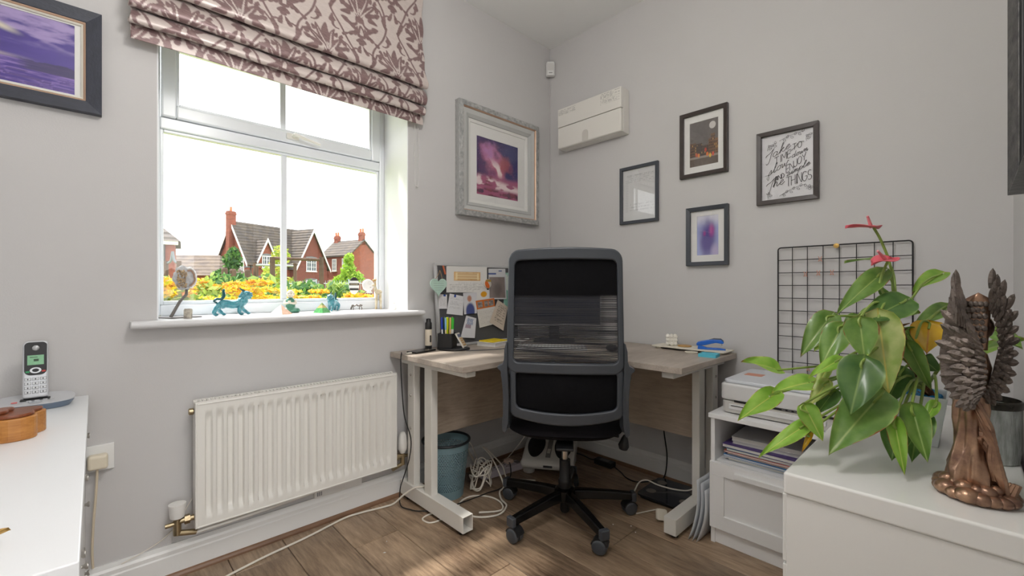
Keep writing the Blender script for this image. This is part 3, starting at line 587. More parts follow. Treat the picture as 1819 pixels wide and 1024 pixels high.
def lines(u, v, n, bg, ink, x0=.1, x1=.9, y0=.1, y1=.9, seed=1, k=.35):
    r = np.floor((v - y0) / (y1 - y0) * n); f = (v - y0) / (y1 - y0) * n - r; e = x1 - .3 * (np.sin(r * 12.9 + seed) * .5 + .5) * (np.sin(r * 3.1 + seed) > .2)
    w = (fbm(u * 5, r * .37, 9, 2, seed) > .34); on = (f > .3) & (f < .72) & (u > x0) & (u < e) & (v > y0) & (v < y1) & w
    return lerp(bg, ink, on * k)
Wp, Ink = L3(224, 222, 218), L3(60, 60, 66)
def cert(u, v):
    c = lines(u, v, 22, Wp, Ink, .08, .94, .05, .40, 2, .3); g = (u > .18) & (u < .82) & (v > .45) & (v < .80); e = np.minimum(np.minimum(u - .18, .82 - u) * 3, np.minimum(v - .45, .80 - v) * 2); c = np.where(g[..., None], lerp(L3(212, 158, 84), L3(236, 216, 170), sst(.02, .2, e + .1 * fbm(u, v, 20, 3, 4))), c)
    c = np.where((g & (np.abs((v * 30) % 1 - .5) < .12) & (u > .25) & (u < .75))[..., None], L3(190, 140, 90), c); return c
sheet('certificate', 'white certificate with orange box, top of the pinboard', 'paper', [(792, 473), (864, 475), (864, 520), (792, 520)], cert, 60, 50)
def blurpic(u, v):
    c = lerp(L3(150, 142, 138), L3(112, 94, 88), fbm(u, v, 3, 3, 9)); c = lerp(c, L3(92, 82, 80), sst(.35, .1, np.hypot(u - .5, v - .3)) * .6); b = (u < .05) | (u > .95) | (v > .72) | (v < .04); c = np.where(b[..., None], L3(206, 206, 208), c); t = (v > .8) & (v < .86) & (u < .45) | (v > .9) & (u > .6) & (v < .95) & (u < .8); return np.where(t[..., None], L3(70, 90, 150), c)
sheet('photo_print', 'blurred brown photo print with white header on the pinboard', 'photo', [(866, 478), (896, 478), (898, 532), (867, 532)], blurpic, 40, 60, off=.0080)
sheet('paper_slip', 'narrow white slip with blue corner mark at the pinboard edge', 'paper', [(779, 523), (793, 524), (793, 549), (778, 549)], lambda u, v: np.where(((v > .86) & (u > .55) & (u < .85))[..., None], L3(50, 80, 150), lines(u, v, 8, L3(222, 220, 222), Ink, .15, .85, .2, .8, 3, .25)))
sheet('paper_note', 'white handwritten note tilted on the pinboard beside a photo', 'paper', [(798, 522), (823, 527), (821, 561), (792, 558)], lambda u, v: np.where(((v > .87) & (u > .3) & (u < .45))[..., None], L3(40, 70, 150), lines(u, v, 12, L3(220, 220, 222), Ink, .1, .92, .3, .85, 5, .3)))
def man(u, v):
    c = lerp(L3(226, 226, 228), L3(206, 206, 210), v); c = lerp(c, L3(196, 140, 116), sst(.2, .12, np.hypot((u - .45), (v - .72) * 1.1))); c = lerp(c, L3(72, 84, 140), sst(.42, .28, np.hypot((u - .5) * 1.0, (v - .12) * .9))); return c
sheet('photo_print', 'portrait photo of a figure in blue on the pinboard', 'photo', [(821, 521), (845, 520), (845, 557), (823, 559)], man, 30, 40, off=.0082)
sheet('paper_sheet', 'white sheet with yellow stamp above the orange leaflet on the pinboard', 'paper', [(842, 518), (868, 515), (868, 534), (844, 536)], lambda u, v: lerp(lines(u, v, 6, Wp, Ink, .1, .9, .05, .3, 4, .3), L3(226, 160, 30), sst(.24, .2, np.hypot(u - .6, (v - .62) * .8))), 30, 24, off=.0064)
def leaf1(u, v):
    c = lines(u, v, 24, L3(218, 214, 208), Ink, .08, .95, .05, .60, 7, .2); b = v > .68; c = np.where(b[..., None], L3(206, 112, 44), c); ph = b & (v > .73) & (v < .95) & ((np.abs(u - .2) < .13) | (np.abs(u - .52) < .1) | (np.abs(u - .8) < .13)); return np.where(ph[..., None], lerp(L3(60, 50, 46), L3(200, 190, 180), fbm(u, v, 14, 3, 2)), c)
sheet('leaflet', 'leaflet with orange band and small photos on the pinboard', 'leaflet', [(843, 535), (876, 530), (880, 575), (850, 583)], leaf1, 50, 60, off=.0096)
sheet('paper_card', 'beige card printed with black text, tilted on the pinboard', 'card', [(882, 533), (900, 546), (891, 588), (867, 573)], lambda u, v: lines(u, v, 13, L3(206, 192, 176), L3(20, 20, 22), .2, .85, .18, .9, 6, .9), 36, 48, off=.0116, curl=.003)
sheet('paper_sheet', 'white sheet with blue and purple print behind the pen pot', 'paper', [(826, 561), (844, 566), (841, 601), (816, 600)], lambda u, v: np.where(((np.abs((u + v * .5) * 9 % 1 - .5) < .3) & (v > .62) & (v < .92) & (u > .2) & (u < .75))[..., None], L3(110, 130, 170), np.where(((v > .45) & (v < .62) & (u > .15) & (u < .6))[..., None], L3(170, 150, 164), L3(222, 222, 226))), 24, 30, off=.0112)
sheet('green_card', 'teal green paper partly behind the beige card on the pinboard', 'paper', [(897, 485), (912, 485), (912, 560), (893, 545)], lambda u, v: lerp(L3(134, 186, 168), L3(216, 222, 214), sst(.55, .6, fbm(u, v, 5, 3, 3) + .25 * (v > .5))), 16, 40, off=.0052)
# round magnet badge: orange swirl
q = on_board(864, 505); m = MB().at((.016, q[0], q[1]), (0, PI / 2, 0)).lathe([(.0, -.004), (.022, -.004), (.023, 0), (.018, .005), (0, .007)], 24); bg = thing('badge', 'round orange and white badge between certificate and photo', 'badge', V(bpX @ Vector((.0125, *q)))); bg.rotation_euler = pb.rotation_euler
MB().at(rot=(0, PI / 2, 0)).lathe([(0, -.003), (.027, -.003), (.028, 0), (.022, .005), (0, .007)], 28).build('disc', M('white_badge', (224, 218, 206), .4), bg, smooth=True)
MB().prism([(-.027 * math.cos(a), .027 * math.sin(a)) for a in np.linspace(-1.3, 1.3, 14)] + [(-.006 * math.sin(t * 3), t * .026) for t in np.linspace(1, -1, 8)], .0072, .0085, 'x').build('swirl', M('orange_enamel', (214, 106, 40), .4), bg)
MB().prism([(a, .019 + .006 * math.cos(a * 55)) for a in np.linspace(-.02, .02, 12)] + [(.02, .012), (-.02, .012)], .0072, .0086, 'x').build('rim_stripe', M('olive_enamel', (172, 142, 70), .4), bg)
# mint heart hung from the board's corner
ht = thing('hanging_heart', 'mint green wooden heart with writing hung from the pinboard corner', 'heart', V(onX(779, 527, .082))); 
hp = []
for t in np.linspace(0, 2 * PI, 49)[:-1]: hp.append((.0032 * 16 * math.sin(t) ** 3, .0032 * (13 * math.cos(t) - 5 * math.cos(2 * t) - 2 * math.cos(3 * t) - math.cos(4 * t)) + .0544))
MB().prism(hp, -.003, .003, 'x').build('heart_body', M('mint_paint', (186, 214, 200), .6, bump=.03, bscale=80), ht, bev=.001)
m = MB()
for i in range(5): z = .080 - .012 * i; hw = .032 - .004 * max(0, i - 2) * 1.2; m.bx(.0031, .0035, -hw, hw * (1 - .1 * (i % 2)), z, z + .0018)
m.build('lettering', M('pale_ink', (150, 176, 164), .7), ht)
MB().tube(smooth_path([(0, -.018, .092), (-.004, .004, .118), (-.004, .012, .136), (0, .024, .090)], 4), .0012, 5).build('string', M('jute_string', (176, 140, 100), .9), ht, smooth=True)
q = on_board(786, 478); pgm = MB().at((.012, q[0], q[1]), (.25, 0, 0)).bx(-.003, .003, -.004, .004, -.032, .016); o = pgm.build('clothes_peg', M('orange_peg', (206, 112, 78), .6, var=.2)); o.matrix_world = bpX; tag(o, 'small orange clothes peg at the pinboard top corner', 'peg')

# ================================================================== pen tidy, pens, bottle, notebooks
tidy = thing('desk_tidy', 'black plastic desk tidy holding pens in front of the pinboard', 'pen pot', V((.165, -.935, DZ)), .6)
MB().prism([(.086 * math.cos(a) - .001, .064 * math.sin(a)) for a in np.linspace(0, 2 * PI, 36)[:-1]], 0, .012).build('tray', BLACKP, tidy, bev=.004)
MB().ring(rrect(-.076, .006, -.043, .043, .012), rrect(-.073, .003, -.040, .040, .010), .012, .085, 'z').build('pot', BLACKP, tidy, bev=.001)
MB().bx(-.0735, .0035, -.0405, .0405, .0118, .015).build('pot_floor', BLACKP, tidy)
cl = thing('calculator', 'small pale calculator leaning on the black desk tidy', 'calculator', V((.2085, -.894, DZ + .0125)), .6)
MB().at(rot=(0, -.55, 0)).bx(-.005, .003, -.028, .028, 0, .085).build('case', M('pale_case', (214, 210, 200), .4, bump=.01), cl, bev=.003)
MB().at(rot=(0, -.55, 0)).bx(.003, .0042, -.022, .022, .060, .076).build('display', M('lcd_grey', (86, 92, 120), .3), cl)
km2 = MB().at(rot=(0, -.55, 0))
for r in range(4):
    for c in range(4): km2.bx(.003, .005, -.021 + .0115 * c, -.012 + .0115 * c, .010 + .012 * r, .018 + .012 * r)
km2.build('keypad', M('ochre_keys', (196, 160, 110), .5), cl)
pens = [('blue ballpoint pen with white grip', (34, 60, 168), (228, 228, 228), -.016, -.022), ('dark blue felt pen', (26, 44, 110), (40, 60, 130), -.020, -.004), ('pale blue pencil', (120, 168, 206), (224, 206, 170), .004, -.030), ('light wood pencil', (214, 170, 110), (230, 190, 130), .020, -.018), ('fluorescent yellow highlighter', (226, 236, 20), (214, 228, 10), .002, -.012), ('orange pencil', (224, 150, 30), (236, 186, 60), .014, .022), ('olive marker', (130, 150, 60), (120, 130, 70), -.002, .012), ('green capped white marker', (70, 190, 60), (232, 232, 228), .022, .002), ('dark green pen', (40, 90, 60), (30, 60, 50), -.018, .016), ('navy capped pen', (36, 56, 130), (210, 214, 220), -.004, .030)]
TX = Matrix.Translation((.165, -.935, DZ)) @ Matrix.Rotation(.6, 4, 'Z')
for nm, c1, c2, x, y in pens:
    p = thing(nm.split()[-1] if nm.split()[-1] in ('pencil', 'pen', 'marker') else 'highlighter', nm + ' standing in the black desk tidy', 'pen', TX @ Vector((-.035 + x, y, .0165)), 0, 'pens in the desk tidy')
    p.rotation_euler = (TX.to_3x3() @ Vector((1.7 * x, 1.7 * y, 1))).to_track_quat('Z', 'Y').to_euler(); p.scale = (1.12, 1.12, 1.14); fat = 1.9 if 'highlighter' in nm or 'marker' in nm else 1.0
    MB().lathe([(.0015, 0), (.004 * fat, .012), (.004 * fat, .092), (0, .093)], 8).build('barrel', M('pen_barrel_' + nm.replace(' ', '_'), c2, .4), p, smooth=True)
    MB().lathe([(.0043 * fat, .078), (.0045 * fat, .084), (.0043 * fat, .128), (.002, .132), (0, .132)], 8).build('cap', M('pen_cap_' + nm.replace(' ', '_'), c1, .35), p, smooth=True)
bt = thing('marker_bottle', 'tall cream bottle with black cap at the desk edge by the window', 'bottle', (.050, -1.012, DZ))
MB().lathe([(.0, 0), (.0165, 0), (.0175, .004), (.0175, .018)], 20).build('bottom_band', BLACKP, bt, smooth=True)
MB().lathe([(.0175, .018), (.0178, .020), (.0178, .100), (.0165, .102)], 20).build('body', M('cream_label', (222, 210, 190), .5, bump=.02), bt, smooth=True)
MB().lathe([(.017, .102), (.0175, .104), (.017, .136), (.013, .140), (.012, .156), (.0, .158)], 20).build('cap', M('ridged_black_cap', (34, 33, 34), .5, bump=.05), bt, smooth=True)
MB().prism(rrect(-.004, .005, .035, .072, .004), .0172, .0186, 'x').build('label_mark', M('dark_label_mark', (60, 56, 54), .6), bt)
nb = thing('notebook', 'thick white book under a yellow pad beside the pinboard', 'book', (.165, -.66, DZ), .25); MB().bx(-.06, .06, -.075, .075, .002, .018).build('pages', M('white_pages', (226, 224, 220), .8, bump=.1, bscale=10, stretch=(1, 1, 90)), nb); MB().bx(-.062, .062, -.077, .077, 0, .002).bx(-.062, .062, -.077, .077, .018, .020).build('cover', PAPER, nb)
yp = MB().at((.155, -.655, DZ + .0204), (0, 0, .15)).bx(-.05, .05, -.065, .065, 0, .006); tag(yp.build('notepad', M('yellow_pad', (236, 206, 30), .6, bump=.03), bev=.001), 'bright yellow notepad lying on the white book', 'notepad')
st = thing('folding_stand', 'white folding device stand on the desk beside the books', 'stand', (.275, -.575, DZ), .4)
MB().tube([(-.05, -.03, .035), (.02, .0, .028), (.05, .03, .034)], .006, 6).tube([(.02, 0, .03), (.01, -.02, .003)], .006, 6).tube([(.02, 0, .03), (.03, .03, .003)], .005, 6).build('arms', M('white_stand', (218, 216, 212), .4), st, smooth=True); MB().bx(-.02, .06, -.03, .04, 0, .004).build('plate', M('grey_stand_plate', (150, 148, 144), .5), st, bev=.001)
ph = thing('mobile_phone', 'black phone lying on the desk end with a cable plugged in', 'phone', (.115, -1.095, DZ), .25); MB().prism(rrect(-.036, .036, -.07, .07, .008), 0, .008).build('phone_body', GLOSSBLK, ph, bev=.002); MB().bx(-.006, .006, -.098, -.070, .001, .007).build('charging_plug', WCORD, ph, bev=.002)
def cable(name, label, pts, r, mat, k=7, group=None): return tag(MB().tube(smooth_path(pts, k), r, 6).build(name, mat, None, smooth=True), label, 'cable', group)
cable('charging_cable', 'black charging cable hanging over the end of the desk to the floor', [(.095, -1.195, DZ + .004), (.13, -1.214, DZ + .005), (.145, -1.226, DZ - .02), (.150, -1.226, .62), (.165, -1.22, .45), (.19, -1.20, .34), (.17, -1.195, .24), (.12, -1.195, .14), (.10, -1.205, .07), (.135, -1.222, .014), (.19, -1.205, .008), (.245, -1.180, .0115), (.30, -1.10, .0125), (.312, -1.0, .0125), (.320, -.90, .0125), (.323, -.84, .0125), (.322, -.76, .006), (.308, -.70, .008), (.28, -.64, .03), (.22, -.587, .055), (.188, -.566, .050)], .0028, BCORD)
cable('desk_cable', 'thin grey cable lying across the desk from the pen tidy', [(.258, -.925, DZ + .003), (.30, -.85, DZ + .003), (.33, -.76, DZ + .003), (.335, -.69, DZ + .003), (.322, -.63, DZ + .003), (.311, -.593, DZ + .003)], .0022, M('grey_cable', (90, 90, 92), .5))
# ------------------------------------------------------------------ right wing of the desk
ty = thing('shelf_tray', 'thin white tray along the wall on the right wing of the desk', 'tray', (1.02, -.08, DZ), -.0)
MB().prism(rrect(-.185, .187, -.062, .062, .006), .010, .016).build('tray_top', M('cream_tray', (230, 224, 208), .45, bump=.01), ty, bev=.001)
for sx in (-.15, .15): MB().bx(sx - .012, sx + .012, -.05, .05, 0, .010).build('tray_foot', M('cream_tray_foot', (214, 206, 190), .5), ty)
cdl = thing('bubble_candle', 'white bubble cube candle on the tray by the wall', 'candle', (.915, -.075, DZ + .016), .5); m = MB(); r = .0105
for i in range(3):
    for j in range(3):
        for k in range(3): m.ball((( i - 1) * .0185, (j - 1) * .0185, r + k * .0185), r, 12, 8)
m.bx(-.0235, .0235, -.0235, .0235, .006, .042); m.build('wax', M('ivory_wax', (238, 234, 224), .5, bump=.01), cdl, smooth=True)
tag(MB().lathe([(0, 0), (.032, 0), (.034, .002), (.032, .006), (0, .006)], 24, (.985, -.075, DZ + .0162)).build('coaster', Mwood('honey_coaster', (206, 164, 96), (170, 124, 62), .5, 'X', 2, .02), smooth=True), 'round honey wood coaster next to the bubble candle', 'coaster')
tag(MB().at((1.06, -.165, DZ + .0035)).tube([(.028 * math.cos(a), .024 * math.sin(a), 0) for a in np.linspace(0, 2 * PI, 25)[:-1]], .0032, 6, closed=True).build('white_ring', M('cream_ring', (226, 220, 204), .5), smooth=True), 'cream plastic ring lying in front of the white tray', 'ring')
sp = thing('stapler', 'blue stapler with grey top on the white tray', 'stapler', (1.125, -.088, DZ + .016), .35)
BLUE = M('blue_plastic', (28, 104, 206), .35, bump=.01)
MB().prism([(-.062, 0), (.062, 0), (.064, .004), (.04, .008), (-.02, .009), (-.045, .018), (-.06, .018)], -.013, .013, 'y').build('stapler_base', BLUE, sp, bev=.002)
MB().prism([(-.066, .018), (-.03, .020), (.020, .034), (.050, .030), (.056, .036), (.045, .050), (.0, .050), (-.045, .040), (-.062, .034), (-.068, .026)], -.014, .014, 'y').build('stapler_arm', BLUE, sp, bev=.003)
MB().prism([(-.015, .046), (.045, .0495), (.054, .040), (.054, .045), (.042, .055), (.01, .055)], -.011, .011, 'y').build('grip', M('grey_grip', (84, 92, 104), .6), sp, bev=.002)
MB().bx(.044, .048, -.005, .005, .020, .034).build('staple_head', CHROME, sp)
sn = MB().at((1.165, -.215, DZ), (0, 0, .15)); o = sn.bx(-.038, .038, -.038, .038, 0, .014).build('sticky_notes', M('cyan_sticky_pad', (92, 196, 220), .6, bump=.1, bscale=8, stretch=(1, 1, 120))); tag(o, 'cyan sticky note pad on the corner of the desk', 'notes')

# ================================================================== under the desk
bn = thing('waste_bin', 'blue perforated metal waste bin with dark rim under the desk', 'bin', (.160, -.978, 0))
BINM = M('blue_grey_mesh', (122, 150, 158), .5, bump=.05, bscale=300)
_nt = BINM.node_tree; _p = _nt.nodes['Principled BSDF']; _t = _nt.nodes.new('ShaderNodeTexCoord'); _sx = _nt.nodes.new('ShaderNodeUVMap'); 
def bin_wall(m, r0, r1, z0, z1, n=96, rows=60):
    return m.lathe([(r0 + (r1 - r0) * i / rows, z0 + (z1 - z0) * i / rows) for i in range(rows + 1)], n, cap=False)
m = MB(); bin_wall(m, .086, .117, .0, .275, 110, 62)
# real perforations: knock out every other cell of the wall between plain bands
keep = [];
for i, f in enumerate(m.f):
    row, c = divmod(i, 110)
    if 8 < row < 54 and (row % 2 == 0) and ((c + (row // 2) % 2) % 2 == 0): continue
    keep.append(f)
m.f = keep; m.build('bin_wall', BINM, bn, smooth=True)
MB().lathe([(0, .004), (.086, .004), (.087, 0), (0, 0)], 40, cap=False).build('bin_floor', BINM, bn, smooth=True)
MB().at((0, 0, .275)).tube([(.118 * math.cos(a), .118 * math.sin(a), 0) for a in np.linspace(0, 2 * PI, 41)[:-1]], .0065, 8, closed=True).build('rim', M('dark_rim', (38, 42, 48), .4), bn, smooth=True)
fm = thing('foot_massager', 'white foot massager with black foot pads under the desk', 'massager', (.305, -.345, 0), math.radians(34))
WF = M('white_massager', (222, 220, 214), .35, bump=.01)
mprof = [(-.15, .035), (-.15, .075), (-.13, .088), (.10, .150), (.15, .150), (.165, .13), (.165, .035)]
m = MB().prism(mprof, -.165, .165, 'x'); m.warp(lambda x, y, z: (x * (1 - .16 * (y + .15) / .3) if False else x * (1 - .12 * abs(y / .165) ** 2), y, z)); m.build('shell', WF, fm, bev=.02, seg=4, smooth=True)
sl_ = math.atan2(.062, .23)
for sg in (-1, 1):
    fo = [(sg * (.078 + .050 * math.cos(a) * (1 + .12 * math.sin(a))), .105 * math.sin(a)) for a in np.linspace(0, 2 * PI, 28)[:-1]]
    MB().at((0, -.015, .1195), (sl_, 0, 0)).prism(fo, 0, .008).build('foot_pad', M('black_rubber', (26, 26, 28), .6, bump=.4, bscale=120), fm, bev=.003)
    MB().lathe([(.03, 0), (.034, .004), (.034, .036)], 14, (sg * .11, -.09, 0)).lathe([(.03, 0), (.034, .004), (.034, .036)], 14, (sg * .11, .10, 0)).build('foot', WF, fm, smooth=True)
MB().at((0, -.015, .1195), (sl_, 0, 0)).bx(-.014, .014, -.10, .10, 0, .004).build('centre_panel', M('grey_panel', (130, 130, 128), .4), fm, bev=.002)
MB().at((0, -.06, .1075), (sl_, 0, 0)).bx(-.009, .009, -.02, .02, .004, .007).build('button', WF, fm, bev=.002)
MB().at((.0, -.151, .058)).bx(-.02, .03, -.001, .001, -.006, .006).build('badge', M('dark_badge', (70, 70, 72), .5), fm)
es = thing('extension_lead', 'white extension lead block lying among cables under the desk', 'extension lead', (.175, -.615, 0), math.radians(-8)); MB().prism(rrect(-.032, .032, -.135, .135, .008), .002, .036).build('block', M('lilac_white_plastic', (222, 214, 222), .4), es, bev=.004)
MB().prism(rrect(-.018, .018, .10, .128, .003), .036, .038).build('switch_panel', M('grey_switch', (130, 124, 124), .5), es)
for i in range(3):
    m = MB(); y = -.10 + i * .07
    for dx, dy in ((0, .012), (-.011, -.008), (.011, -.008)): m.bx(dx - .003, dx + .003, y + dy - .005, y + dy + .005, .036, .0366)
    m.build('socket_slots', BLACKP, es)
pp_ = thing('pink_plug', 'small pinkish plug on the white extension lead', 'plug', (.168, -.55, .0385)); MB().bx(-.022, .022, -.022, .022, 0, .02).build('plug_body', M('blush_plastic', (226, 200, 184), .5), pp_, bev=.006, seg=3)
def loops(c, n, r0, r1, z0, z1, seed, stretch=1.0):
    g = random.Random(seed); P = []
    for i in range(n * 8):
        a = i * 2 * PI / 8 + g.uniform(-.2, .2); r = g.uniform(r0, r1); P.append((c[0] + r * math.cos(a) * stretch, c[1] + r * math.sin(a), g.uniform(z0, z1)))
    return P
cable('coiled_cable', 'heap of tangled white cable between bin and extension lead', loops((.243, -.820), 6, .040, .061, .012, .14, 3), .0034, WCORD)
cable('coiled_cable', 'wide loops of thick white cable on the floor by the bin', [(.43, -.985, .0045), (.485, -.90, .0045), (.435, -.850, .0045), (.35, -.850, .0045), (.285, -.905, .0045), (.288, -.98, .0045), (.35, -1.035, .0045), (.45, -1.02, .0045), (.508, -.935, .0055), (.485, -.862, .0135), (.425, -.840, .0145), (.357, -.79, .0145), (.345, -.752, .03), (.27, -.735, .10), (.19, -.72, .145), (.13, -.715, .16), (.112, -.665, .13), (.15, -.63, .08), (.21, -.635, .055), (.250, -.65, .02), (.275, -.645, .008), (.32, -.60, .0045), (.38, -.55, .0045)], .0042, WCORD)
cable('coiled_cable', 'thin white cable loops standing up beside the bin', [(.075, -.70, .004), (.060, -.735, .09), (.064, -.77, .165), (.085, -.765, .185), (.094, -.735, .12), (.098, -.70, .02), (.085, -.675, .005), (.062, -.69, .03), (.050, -.73, .10), (.052, -.77, .15), (.070, -.79, .10), (.078, -.80, .02), (.060, -.80, .004)], .003, WCORD)
cable('white_cable', 'long white cable running along the floor below the radiator', [V(onZ(392, 1030, .0045)), V(onZ(470, 990, .0045)), V(onZ(545, 955, .0045)), V(onZ(610, 922, .0045)), (.055, -1.38, .0045), (.08, -1.28, .0055), (.105, -1.24, .018), (.138, -1.205, .06), (.175, -1.168, .0935), (.19, -1.138, .0935), (.205, -1.108, .0905), (.225, -1.075, .04), (.262, -1.052, .008), (.30, -1.062, .0048), (.345, -1.075, .0048)], .0042, WCORD)
cable('white_cable', 'thin white cable loop hanging under the left desk foot', [(.29, -1.10, .004), (.285, -1.17, .004), (.30, -1.205, .004), (.345, -1.20, .004), (.36, -1.16, .004), (.355, -1.10, .004)], .0036, WCORD)
br = thing('power_adapter', 'black laptop power adapter on the floor by the skirting', 'adapter', (.515, -.10, 0), .0); MB().bx(-.06, .06, -.026, .026, .001, .031).build('adapter_body', BLACKP, br, bev=.004); MB().bx(-.03, .03, -.015, .015, .031, .0314).build('rating_label', M('grey_rating_label', (110, 108, 104), .6), br)
cable('black_cable', 'black cable from the power adapter curving to the scales', [(.574, -.10, .012), (.64, -.125, .004), (.70, -.165, .004), (.765, -.17, .004), (.808, -.115, .004), (.828, -.066, .005), (.850, -.0415, .012), (.866, -.040, .06), (.872, -.042, .15), (.866, -.06, .26), (.862, -.07, .36)], .0034, BCORD)
cable('black_cable', 'black cable running from the power adapter to the corner', [(.456, -.10, .012), (.40, -.09, .004), (.33, -.075, .004), (.25, -.085, .004)], .0034, BCORD)
cable('white_cable', 'white cable bent over the edge of the black scales', [(.82, -.33, .004), (.822, -.29, .012), (.826, -.25, .045), (.85, -.215, .055), (.90, -.195, .040), (.97, -.16, .029), (1.03, -.12, .032), (1.075, -.085, .07), (1.106, -.066, .0945), (1.137, -.060, .094), (1.169, -.056, .0945), (1.180, -.052, .05), (1.186, -.048, .008)], .0036, WCORD)
cable('white_cable', 'white lead hanging from the desk behind the foot massager', [(.20, -.30, .32), (.17, -.35, .22), (.12, -.42, .10), (.09, -.50, .02), (.10, -.56, .01)], .003, WCORD)
sc_ = thing('bathroom_scales', 'flat black glass bathroom scales on the floor under the desk', 'scales', (.972, -.185, 0), .04)
MB().prism(rrect(-.13, .13, -.13, .13, .025), .014, .022).build('glass_plate', M('black_scale_glass', (30, 32, 38), .12, bump=.005), sc_, bev=.002); MB().prism(rrect(-.12, .12, -.12, .12, .022), .002, .014).build('scale_base', BLACKP, sc_)
for x, y, r in ((-.085, -.055, .1), (-.085, .07, .1), (.085, -.055, -.1), (.085, .07, -.1)): MB().at((x, y, .0221), (0, 0, r)).prism([(.022 * math.cos(a) * 1.1, .016 * math.sin(a) * 1.5) for a in np.linspace(0, 2 * PI, 20)[:-1]], 0, .001).build('electrode', M('grey_electrode', (132, 126, 116), .4, .6), sc_)
mp_ = thing('mains_plug', 'white mains plug with black pins on the floor near the desk foot', 'plug', V(onZ(1175, 915, .028)), .9); mp_.rotation_euler = (1.1, .2, .9); MB().prism(rrect(-.024, .024, -.024, .024, .010), -.010, .010).build('plug_body', M('cream_plug', (230, 222, 206), .4), mp_, bev=.004, seg=3)
m = MB()
for dx, dy in ((0, .012), (-.011, -.008), (.011, -.008)): m.bx(dx - .0035, dx + .0035, dy - .003, dy + .003, -.026, -.010)
m.build('pins', BLACKP, mp_)
cable('white_cable', 'white flex running from the castor to the loose mains plug', [V(onZ(1130, 913, .004)), V(onZ(1150, 909, .004)), V(onZ(1165, 906, .006)), V(onZ(1172, 905, .018))], .003, WCORD)
for i, (pxx, pyy) in enumerate([(1089, 932), (1121, 935), (1129, 946), (687, 962), (683, 982)]):
    q = onZ(pxx, pyy, .0015); o = MB().at(V(q), (0, 0, i)).add([(-.003 - .004 * (i == 4), -.002, -.001), (.004, -.0015, -.001), (.003 + .004 * (i == 4), .002, -.001), (-.002, .0025, -.001), (0, 0, .002)], [(0, 1, 2, 3), (0, 1, 4), (1, 2, 4), (2, 3, 4), (3, 0, 4)]).build('paper_scrap', PAPER); tag(o, 'tiny white paper scrap on the wooden floor', 'scrap', 'paper scraps on the floor')

cable('sensor_wire', 'thin white wire running from the radiator valve down the skirting', [V(onX(343, 884, .012)), V(onX(330, 905, .03)), V(onX(312, 936, .012)), V(onX(285, 962, .010)), V(onX(250, 984, .017)), V(onX(215, 1003, .020))], .0016, WCORD)

# ================================================================== pictures on the walls
DKF = M('black_wood_frame', (46, 44, 46), .4, bump=.05, bscale=200, var=.15, vscale=30)
BRF = M('dark_brown_frame', (56, 47, 43), .35, bump=.05, bscale=200, var=.15, vscale=30)
GYF = M('slate_frame', (62, 66, 74), .4, bump=.05, bscale=200)
SILV = M('distressed_silver', (150, 152, 152), .4, .45, bump=.3, bscale=60, col2=(206, 206, 204), vscale=40, stretch=(1, 8, 1))
COPP = M('copper_edge', (196, 164, 140), .4, .4, bump=.1, bscale=100)
MOUNT = M('ivory_mount', (232, 231, 228), .85, bump=.03, bscale=300)
def rect(w, h, i): return [(-w / 2 + i, i), (w / 2 - i, i), (w / 2 - i, h - i), (-w / 2 + i, h - i)]
def picture(name, label, loc, rz, w, h, rings, mount, art, artfn, res=(90, 120), glass=True, depth=.02, cat='picture', artoff=(0, 0)):
    """rings: (part name, inset0, inset1, y of outer edge, y of inner edge, material), y negative = proud of the wall"""
    t = thing(name, label, cat, loc, rz)
    for nm, i0, i1, ya, yb, mt in rings:
        m = MB(); o, n_ = rect(w, h, i0), rect(w, h, i1); vs = [(x, 0 - .001, z) for x, z in o] + [(x, ya, z) for x, z in o] + [(x, yb, z) for x, z in n_] + [(x, -.001, z) for x, z in n_]
        fs = [(4 * k + i, 4 * k + (i + 1) % 4, 4 * ((k + 1) % 4) + (i + 1) % 4, 4 * ((k + 1) % 4) + i) for k in range(4) for i in range(4)]; m.add(vs, fs); m.build(nm, mt, t, bev=.0015)
    ins = mount[0]; mo = MB().ring(rect(w, h, ins), [(artoff[0] - art[0] / 2, artoff[1] + (h - art[1]) / 2), (artoff[0] + art[0] / 2, artoff[1] + (h - art[1]) / 2), (artoff[0] + art[0] / 2, artoff[1] + (h + art[1]) / 2), (artoff[0] - art[0] / 2, artoff[1] + (h + art[1]) / 2)], -.007, -.004, 'y')
    mo.build('mount', MOUNT, t)
    me = print_mesh('print', art[0], art[1], res[0], res[1], artfn, mat=PRINTG); o = obj('print', me, t); o.location = (artoff[0] - art[0] / 2, -.0045, artoff[1] + (h - art[1]) / 2)
    if glass: MB().bx(-w / 2 + ins + .001, w / 2 - ins - .001, -.0095, -.0085, ins + .001, h - ins - .001).build('glass', PGLASS, t)
    return t
